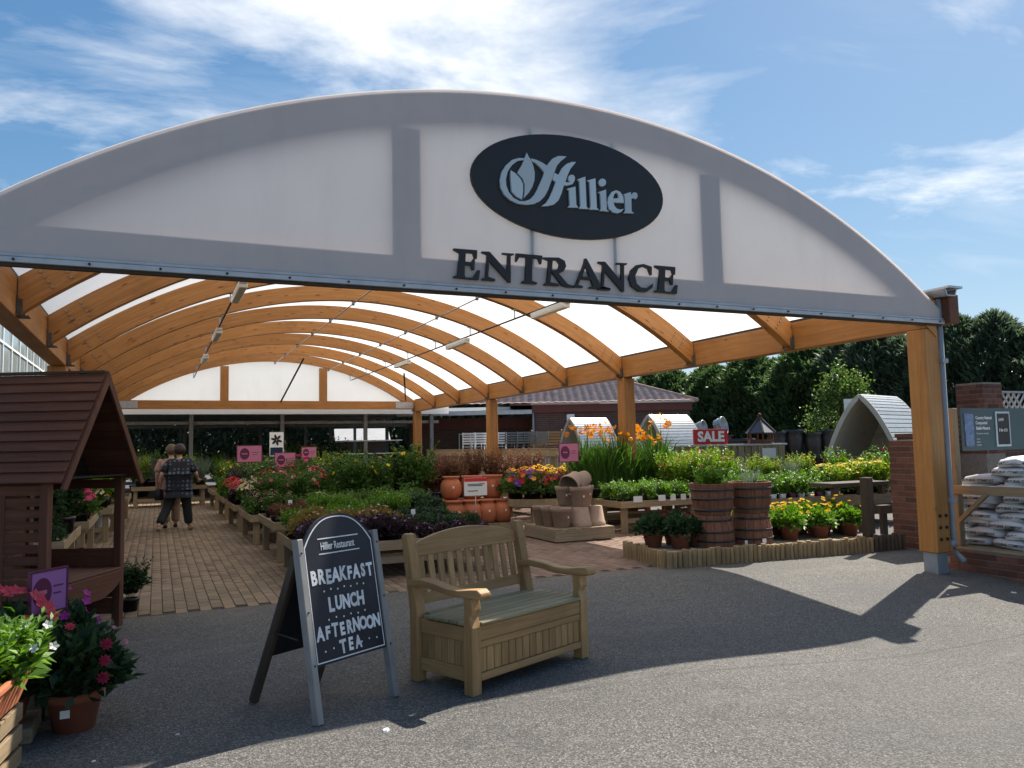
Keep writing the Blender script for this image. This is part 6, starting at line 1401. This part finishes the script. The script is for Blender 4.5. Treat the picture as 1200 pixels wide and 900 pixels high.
# ------------------------------------------------------------------ behind the canopy: steel shade structure, trolley, shed, shrubs
sh = thing('shade_structure', 'grey steel shade structure with pale roof behind the canopy', 'shelter', (3.4, 34, 0))
for x in (-5.2, -2.4, .4, 3.2, 5.6):
    for y in (-7.0, -1.0, 5.0): MB().box(x - .06, x + .06, y - .06, y + .06, 0, 2.75).build('post', 'grey_steel', sh)
for y in (-7.0, -4, -1.0, 2, 5.0): MB().box(-5.6, 5.9, y - .05, y + .05, 2.752, 2.95).build('beam', 'grey_steel', sh)
for y in (-6.9, -3.0): MB().box(-5.6, 5.9, y - .04, y + .04, 2.34, 2.44).build('lower_beam', 'grey_steel', sh)
MB().box(-5.8, 6.1, -7.2, 6.0, 2.955, 2.975).build('shade_net', 'dark_steel', sh)
MB().box(-5.8, 6.1, -7.46, -7.22, 2.66, 2.985).build('roof_edge', 'roof_fabric', sh)
shd = thing('low_shed', 'low dark shed with pale roof far behind the tables', 'shed', (10.0, 41.5, 0), R(-10))
MB().box(-1.3, 1.3, 0, 2.4, 0, 1.9).build('wall', darkwood('x'), shd); MB().prism([(-.2, 1.85), (1.2, 2.5), (2.6, 1.85), (2.6, 1.93), (1.2, 2.58), (-.2, 1.93)], -1.45, 1.45, YZ).build('roof', 'grey_paint', shd)
for q, (x, y) in enumerate(((5.6, 24.0), (6.6, 24.2))):
    t = thing('plant_trolley', f"{('left', 'right')[q]} galvanised plant trolley at the back of the canopy", 'trolley', (x, y, 0), 0, 'plant trolleys')
    for xx in (-.4, .4):
        for yy in (-.25, .25): MB().tube([(xx, yy, .1), (xx, yy, 1.75)], .02, 6).build('upright', 'galvanised', t); MB().lathe([(.001, -.02), (.05, -.02), (.05, .02), (.001, .02)], 10, (0, 0, 0)).build('castor', 'dark_steel', t); t.children[-1].location = (xx, yy, .05); t.children[-1].rotation_euler = (R(90), 0, 0)
    for z in (.2, .75, 1.3, 1.7): MB().box(-.42, .42, -.27, .27, z, z + .03).build('shelf', 'galvanised', t)
nt = thing('oak_leaf_sign', 'white upright sign with black oak leaf emblem at the back of the aisle tables', 'sign', (3.08, 22.95, .0), 0)
MB().box(-.19, .19, -.01, .01, 1.30, 1.98).build('panel', 'white_paint', nt); MB().tube([(0, .02, 0), (0, .02, 1.9)], .02, 6).build('pole', 'grey_steel', nt)
for k in range(6):
    a = R(50 + 58 * k); n = 12; cxp, czp = .085 * math.cos(a), 1.76 + .085 * math.sin(a)
    MB().prism([(cxp + .075 * math.cos(a) * math.cos(2 * math.pi * i / n) - .034 * math.sin(a) * math.sin(2 * math.pi * i / n), czp + .075 * math.sin(a) * math.cos(2 * math.pi * i / n) + .034 * math.cos(a) * math.sin(2 * math.pi * i / n)) for i in range(n)], -.0125 - .0004 * k, -.0105, XZ).build('leaf_emblem', 'sign_black', nt)
MB().box(-.17, .17, -.0125, -.0105, 1.33, 1.55).build('printed_band', 'navy_cloth', nt)
fill(['lime_bush', 'dark_bush', 'grass'], -3.5, 7, 27.5, 30.5, 12, 2, 0, {'lime_bush': 'lime shrub on the ground behind the canopy', 'dark_bush': 'dark shrub on the ground behind the canopy', 'grass': 'grass clump on the ground behind the canopy'}, {'lime_bush': 'lime shrubs behind the canopy', 'dark_bush': 'dark shrubs behind the canopy', 'grass': 'grasses behind the canopy'}, 'shrub', 1.9)
# ------------------------------------------------------------------ glasshouse on the left
gh = thing('glasshouse', 'white-framed glasshouse seen through the left side of the canopy', 'glasshouse', (-3.1, 24, 0))
for i in range(22):
    y = -12 + i * 1.15
    MB().box(-.04, .04, y - .03, y + .03, 0, 5.2).build('mullion', 'white_paint', gh)
    if i < 21:
        for z0, z1 in ((.5, 2.55), (2.6, 3.9), (3.95, 5.15)): MB().box(-.006, .006, y + .031, y + 1.119, z0, z1).build('pane', 'glass_pane', gh)
for z in (.46, 2.575, 3.925, 5.2): MB().box(-.038, .038, -12, 12.2, z - .022, z + .022).build('transom', 'white_paint', gh)
MB().box(-.1, .1, -12, 12.2, 0, .44).build('base_wall', 'wall_brick', gh)
MB().box(-6.1, -6.0, -12, 12.2, 0, 5.2).build('rear_wall', 'grey_paint', gh)
for yy in (-12.03, 12.23):
    for i in range(1, 6): MB().box(-i - .03, -i + .03, yy - .03, yy + .03, 0, 5.2 + (min(i, 6 - i)) * .5).build('gable_mullion', 'white_paint', gh)
    for i in range(6):
        a_, b_ = 5.18 + min(i, 6 - i) * .5, 5.18 + min(i + 1, 5 - i) * .5
        MB().prism([(-i - .031, .46), (-i - .969, .46), (-i - .969, b_), (-i - .031, a_)], yy - .005, yy + .005, XZ).build('pane', 'glass_pane', gh)
for i in range(8):
    y0 = -12 + i * 3.025
    for s_ in (0, 1):
        q = [(-.0, 5.23), (-2.98, 6.70), (-2.98, 6.712), (-.0, 5.242)] if s_ == 0 else [(-6.1, 5.23), (-3.02, 6.70), (-3.02, 6.712), (-6.1, 5.242)]
        MB().prism(q, y0 + .03, y0 + 2.995, XZ).build('roof_pane', 'glass_pane', gh)
        MB().bar((0 if s_ == 0 else -6.1, y0, 5.24), (-3.0, y0, 6.71), .05, .05).build('rafter_bar', 'white_paint', gh)
MB().box(-3.04, -2.96, -12, 12.2, 6.70, 6.76).build('ridge', 'white_paint', gh)
# ------------------------------------------------------------------ conifer hedge and birch
def conifer_mesh(seed, H=6.4, rad=1.55, n=6500, LL=.26, WW=.10):
    rg = np.random.default_rng(seed); t = rg.random(n) ** .85; z = .15 + t * (H - .2); a = rg.random(n) * 2 * np.pi
    prof = rad * np.clip((1 - t) * 3.6, 0, 1) ** .6 * (1 + .12 * np.sin(a * 3 + z * 2.1 + seed) + .10 * np.sin(a * 7 - z * 3))
    rr = prof * (.55 + .5 * np.sqrt(rg.random(n)))
    P = np.stack([np.cos(a) * rr, np.sin(a) * rr, z], 1); D = np.stack([np.cos(a), np.sin(a), .55 + 1.2 * rg.random(n)], 1) + rg.normal(size=(n, 3)) * .45
    V1 = leaf_arrays(P, D, LL * (1 + .9 * rg.random(n)), WW, rg)
    m_ = 260; zt = H * (.84 + .17 * rg.random(m_)); a = rg.random(m_) * 6.28; rr = np.clip(H + .1 - zt, .02, 1) * .42 * rg.random(m_)
    V2 = leaf_arrays(np.stack([np.cos(a) * rr, np.sin(a) * rr, zt], 1), np.stack([np.cos(a) * .3, np.sin(a) * .3, np.ones(m_)], 1) + rg.normal(size=(m_, 3)) * .2, .34, .07, rg)
    V, Q = cat_arr([V1, V2]); return arr_mesh('crown', V, Q, 'leaf_conifer')
con = []
for s in range(4):
    t = thing('conifer', 'dark green conifer in the tall hedge row', 'tree', (0, 0, 0), 0, 'conifers in the tall hedge'); link('crown', conifer_mesh(s), t); MB().tube([(0, 0, -.05), (0, 0, 2.2), (0, 0, 5.2)], [.16, .12, .04], 8).build('trunk', darkwood('z'), t); con.append(t)
brd = []
for s in range(2):
    t = thing('hedge_tree', 'bushy mid-green tree in the hedge row beyond the SALE counter', 'tree', (33.2, 38.0 + 3 * s, 0), s * 2.0, 'bushy trees in the hedge'); me_ = conifer_mesh(20 + s, 6.0, 1.9, 7000, .20, .13); me_.materials[0] = M['leaf_hedge']; link('crown', me_, t); MB().tube([(0, 0, -.05), (0, 0, 2.2), (0, 0, 4.6)], [.18, .13, .04], 8).build('trunk', darkwood('z'), t); brd.append(t)
spots = []
y = 9.0
while y < 45: spots.append((31 + random.uniform(-.5, .5) - max(0, (22 - y)) * .10, y)); y += 1.45
x = 29.0
while x > -13: spots.append((x, 46.5 + random.uniform(-.4, .4))); x -= 1.7
used = 0
for i, (x, y) in enumerate(spots):
    sc = (random.uniform(.95, 1.15), random.uniform(.95, 1.15), random.uniform(.88, 1.08) * (1.0 if y > 19.5 else .80)); rz_ = random.random() * 6.28
    lb = 'dark green conifer in the tall hedge row behind the yard' if y < 45 else 'dark green conifer in the hedge row behind the far shade structure'
    gp = 'conifers behind the yard' if y < 45 else 'conifers behind the shade structure'
    if 29 < y < 45:
        copy_thing(brd[i % 2], (x, y, 0), rz_, sc, 'bushy mid-green tree in the hedge row beyond the SALE counter', 'bushy trees in the hedge'); continue
    if i < 4: o = con[i]; o.location = (x, y, 0); o.rotation_euler = (0, 0, rz_); o.scale = sc; o['label'] = lb; o['group'] = gp
    else: copy_thing(con[i % 4], (x, y, 0), rz_, sc, lb, gp)
bt = thing('birch_tree', 'young light green leafy tree in front of the dark hedge', 'tree', (22.2, 20.7, 0))
MB().tube([(0, 0, -.05), (.05, .02, 1.2), (0, .05, 2.4), (.03, 0, 3.6)], [.07, .055, .04, .012], 8).build('trunk', darkwood('z'), bt)
rg = np.random.default_rng(3); parts_ = []; lim = MB()
for k in range(22):
    a = rg.random() * 6.28; z = 1.0 + 2.7 * rg.random(); L_ = (1.55 - .36 * (z - 1)) * (.6 + .5 * rg.random()); e = np.array([math.cos(a) * L_, math.sin(a) * L_, z + .45])
    lim.tube([(0, .02, z), (e[0] * .5, e[1] * .5, z + .3), tuple(e)], [.022, .014, .006], 5)
    n = 230; P = np.array([0, 0, z]) + (e - [0, 0, z]) * (.35 + .7 * rg.random((n, 1))) + rg.normal(size=(n, 3)) * [.20, .20, .20]; parts_.append(leaf_arrays(P, rg.normal(size=(n, 3)) + [0, 0, -.2], .11, .075, rg))
parts_.append(leaf_arrays(np.array([0, 0, 3.7]) + rg.normal(size=(160, 3)) * [.14, .14, .28], rg.normal(size=(160, 3)), .11, .075, rg))
V, Q = cat_arr(parts_); link('crown', arr_mesh('crown', V, Q, 'leaf_birch'), bt); lim.build('limbs', darkwood('z'), bt)
# ------------------------------------------------------------------ people
def skin_mesh(name, J, E, mat, parent, roots=('pelvis',), sub=2):
    names = list(J); idx = {n: i for i, n in enumerate(names)}
    me = bpy.data.meshes.new(name); me.from_pydata([J[n][0] for n in names], [(idx[a], idx[b]) for a, b in E], []); me.materials.append(M[mat]); me.update()
    ob = link(name, me, parent); md = ob.modifiers.new('skin', 'SKIN'); md.use_smooth_shade = True
    sk = me.skin_vertices[0].data
    for n in names:
        r = J[n][1]; sk[idx[n]].radius = r if isinstance(r, tuple) else (r, r); sk[idx[n]].use_root = n in roots
    sd = ob.modifiers.new('subdivision', 'SUBSURF'); sd.levels = sub; sd.render_levels = sub
    return ob
def person(label, loc, rz, hair, top, legs, shoe, pose, sc=1.0, bag=None, group=None, short=True):
    t = thing('person', label, 'person', loc, rz, group); t.scale = (sc,) * 3
    p = pose; J = {'pelvis': ((0, 0, .86), (.12, .09)), 'belly': ((0, .0, 1.0), (.135, .10)), 'chest': ((0, .015, 1.2), (.14, .10)), 'neckb': ((0, .01, 1.33), (.06, .055)), 'neck': ((0, .02, 1.38), (.045, .045)),
         'chin': ((0, .035, 1.425), (.055, .062)), 'head': ((0, .035, 1.50), (.07, .085)), 'crown': ((0, .03, 1.565), (.045, .055))}
    E = [('pelvis', 'belly'), ('belly', 'chest'), ('chest', 'neckb'), ('neckb', 'neck'), ('neck', 'chin'), ('chin', 'head'), ('head', 'crown')]
    for s, sd in ((-1, 'l'), (1, 'r')):
        el, ha = Vector(p[sd + '_elbow']), Vector(p[sd + '_hand']); sh_ = Vector((s * .165, .01, 1.30)); an = Vector(p[sd + '_ankle']); kn = Vector(p[sd + '_knee'])
        J[sd + 'sh'] = (tuple(sh_), .055); J[sd + 'el'] = (tuple(el), .04); J[sd + 'wr'] = (tuple(ha), .027); d = (ha - el).normalized(); J[sd + 'pa'] = (tuple(ha + d * .06), (.036, .018))
        E += [('chest', sd + 'sh'), (sd + 'sh', sd + 'el'), (sd + 'el', sd + 'wr'), (sd + 'wr', sd + 'pa')]
        side = d.cross(Vector((0, 1, .2))).normalized()
        for k in range(5):
            b = ha + d * (.085 if k else .03) + side * ((k - 2.4) * .017 if k else .032); L_ = (.05, .07, .08, .075, .058)[k]; dd = (d + (side * .6 if k == 0 else Vector((0, 0, 0)))).normalized()
            a1, a2 = f'{sd}f{k}a', f'{sd}f{k}b'; J[a1] = (tuple(b + dd * L_ * .5), .0085); J[a2] = (tuple(b + dd * L_ + Vector((0, .012, -.01))), .007); E += [(sd + 'pa', a1), (a1, a2)]
        J[sd + 'hip'] = ((s * .085, 0, .82), .075); J[sd + 'kn'] = (tuple(kn), .058); J[sd + 'an'] = (tuple(an), .036); fd = Vector(p[sd + '_toe']); J[sd + 'to'] = (tuple(fd), .028)
        E += [('pelvis', sd + 'hip'), (sd + 'hip', sd + 'kn'), (sd + 'kn', sd + 'an'), (sd + 'an', sd + 'to')]
    body = skin_mesh('body', J, E, 'skin', t)
    # face and ears
    MB().lathe([(.001, 0), (.011, .003), (.008, .028), (.001, .034)], 8, (0, .118, 1.475)).build('nose', 'skin', t)
    for s in (-1, 1):
        MB().lathe([(.001, -.028), (.012, -.018), (.014, .01), (.001, .028)], 8, (s * .076, .03, 1.485), True, .6, 1.0).build('ear', 'skin', t); MB().lathe([(.001, -.006), (.008, 0), (.001, .006)], 8, (s * .03, .112, 1.505)).build('eye', 'charcoal_glaze', t)
    MB().box(-.022, .022, .108, .115, 1.437, 1.444).build('mouth', 'pink_cloth', t)
    # hair: a cap with uneven lower edge
    mb = MB(); n, m_ = 20, 9; rg = random.Random(len(label)); v = []
    for j in range(m_ + 1):
        ph = math.pi * .5 - (math.pi * .5 + (.85 if short else 1.0)) * j / m_
        for i in range(n):
            a = 2 * math.pi * i / n; front = max(0, math.sin(a)); q = max(ph, .30) if front > .45 else ph
            r = 1 + rg.uniform(-.03, .03); v.append((.108 * math.cos(q) * math.cos(a) * r, .014 + .122 * math.cos(q) * math.sin(a) * r, 1.512 + .118 * math.sin(q) * r))
    mb.raw(v, [(j * n + i, j * n + (i + 1) % n, (j + 1) * n + (i + 1) % n, (j + 1) * n + i) for j in range(m_) for i in range(n)], True); mb.build('hair', hair, t)
    # trousers
    JT = {'pelvis': ((0, 0, .88), (.165, .128)), 'waist': ((0, 0, .98), (.15, .115))}; ET = [('pelvis', 'waist')]
    for s, sd in ((-1, 'l'), (1, 'r')):
        kn, an = Vector(p[sd + '_knee']), Vector(p[sd + '_ankle']); JT[sd + 'h'] = ((s * .09, 0, .80), .125); JT[sd + 'k'] = (tuple(kn), .09); JT[sd + 'a'] = (tuple(an + (kn - an) * .06), .082)
        ET += [('pelvis', sd + 'h'), (sd + 'h', sd + 'k'), (sd + 'k', sd + 'a')]
    skin_mesh('trousers', JT, ET, legs, t)
    JB = {'pelvis': ((0, 0, .84), (.245, .185)), 'hem': ((0, 0, .77), (.24, .18)), 'mid': ((0, 0, 1.0), (.225, .17)), 'chest': ((0, .012, 1.2), (.205, .155)), 'top': ((0, .012, 1.325), (.12, .085))}; EB = [('hem', 'pelvis'), ('pelvis', 'mid'), ('mid', 'chest'), ('chest', 'top')]
    for s, sd in ((-1, 'l'), (1, 'r')):
        el = Vector(p[sd + '_elbow']); sh_ = Vector((s * .185, .01, 1.27)); JB[sd + 's'] = (tuple(sh_), .09); JB[sd + 'e'] = (tuple(sh_ + (el - sh_) * .92), .085); EB += [('chest', sd + 's'), (sd + 's', sd + 'e')]
    skin_mesh('blouse', JB, EB, top, t)
    for sd in 'lr':
        an, to = Vector(p[sd + '_ankle']), Vector(p[sd + '_toe']); JS = {'a': (tuple(an + Vector((0, -.035, -.035))), (.042, .034)), 'm': (tuple((an + to) / 2 + Vector((0, 0, -.028))), (.043, .034)), 't': (tuple(to + Vector((0, .02, -.006))), (.040, .026))}
        skin_mesh('shoe', JS, [('a', 'm'), ('m', 't')], shoe, t, ('a',))
    if bag:
        bx_, by_, bz_ = bag; b = MB().prism([(-.11, 0), (.11, 0), (.13, .10), (.11, .20), (-.11, .20), (-.13, .10)], -.05, .05, XZ).build('handbag', 'black_cloth', t, .015, 2); b.location = bag; b.rotation_euler = (0, 0, R(80))
        MB().tube([(bx_, by_ - .1, bz_ + .2), (bx_, by_ - .06, bz_ + .33), (bx_, by_ + .04, bz_ + .34), (bx_, by_ + .1, bz_ + .2)], .008, 6).build('bag_strap', 'black_cloth', t)
    return t
walk = dict(l_elbow=(-.30, -.06, 1.06), l_hand=(-.335, .06, .84), r_elbow=(.29, .03, 1.06), r_hand=(.30, .24, .96), l_knee=(-.19, -.02, .45), l_ankle=(-.31, -.26, .13), l_toe=(-.33, -.18, .045), r_knee=(.13, .10, .45), r_ankle=(.17, .12, .085), r_toe=(.22, .25, .045))
person('woman seen from behind in a dark patterned blouse and black trousers walking up the aisle', (.40, 16.1, 0), R(-8), 'hair_brown', 'patterned_cloth', 'black_cloth', 'tan_leather', walk, 1.0, (-.35, .06, .58))
person('person in a pinkish top mostly hidden behind the woman in the patterned blouse', (.27, 16.65, 0), R(4), 'hair_fair', 'pink_cloth', 'tan_leather', 'black_cloth',
       dict(l_elbow=(-.25, -.02, 1.05), l_hand=(-.24, .1, .84), r_elbow=(.24, .0, 1.05), r_hand=(.22, .12, .84), l_knee=(-.09, .05, .45), l_ankle=(-.09, -.03, .09), l_toe=(-.1, .12, .045), r_knee=(.1, .1, .46), r_ankle=(.10, .14, .09), r_toe=(.11, .29, .045)), 1.0)
person('person in a navy top standing among the plants at the back near the oak-leaf sign', (3.42, 24.2, 0), R(75), 'hair_brown', 'navy_cloth', 'black_cloth', 'black_cloth',
       dict(l_elbow=(-.24, .03, 1.05), l_hand=(-.18, .24, 1.0), r_elbow=(.24, .03, 1.05), r_hand=(.18, .24, 1.0), l_knee=(-.09, .03, .45), l_ankle=(-.09, 0, .09), l_toe=(-.1, .15, .045), r_knee=(.09, .03, .45), r_ankle=(.09, 0, .09), r_toe=(.1, .15, .045)), 1.1)
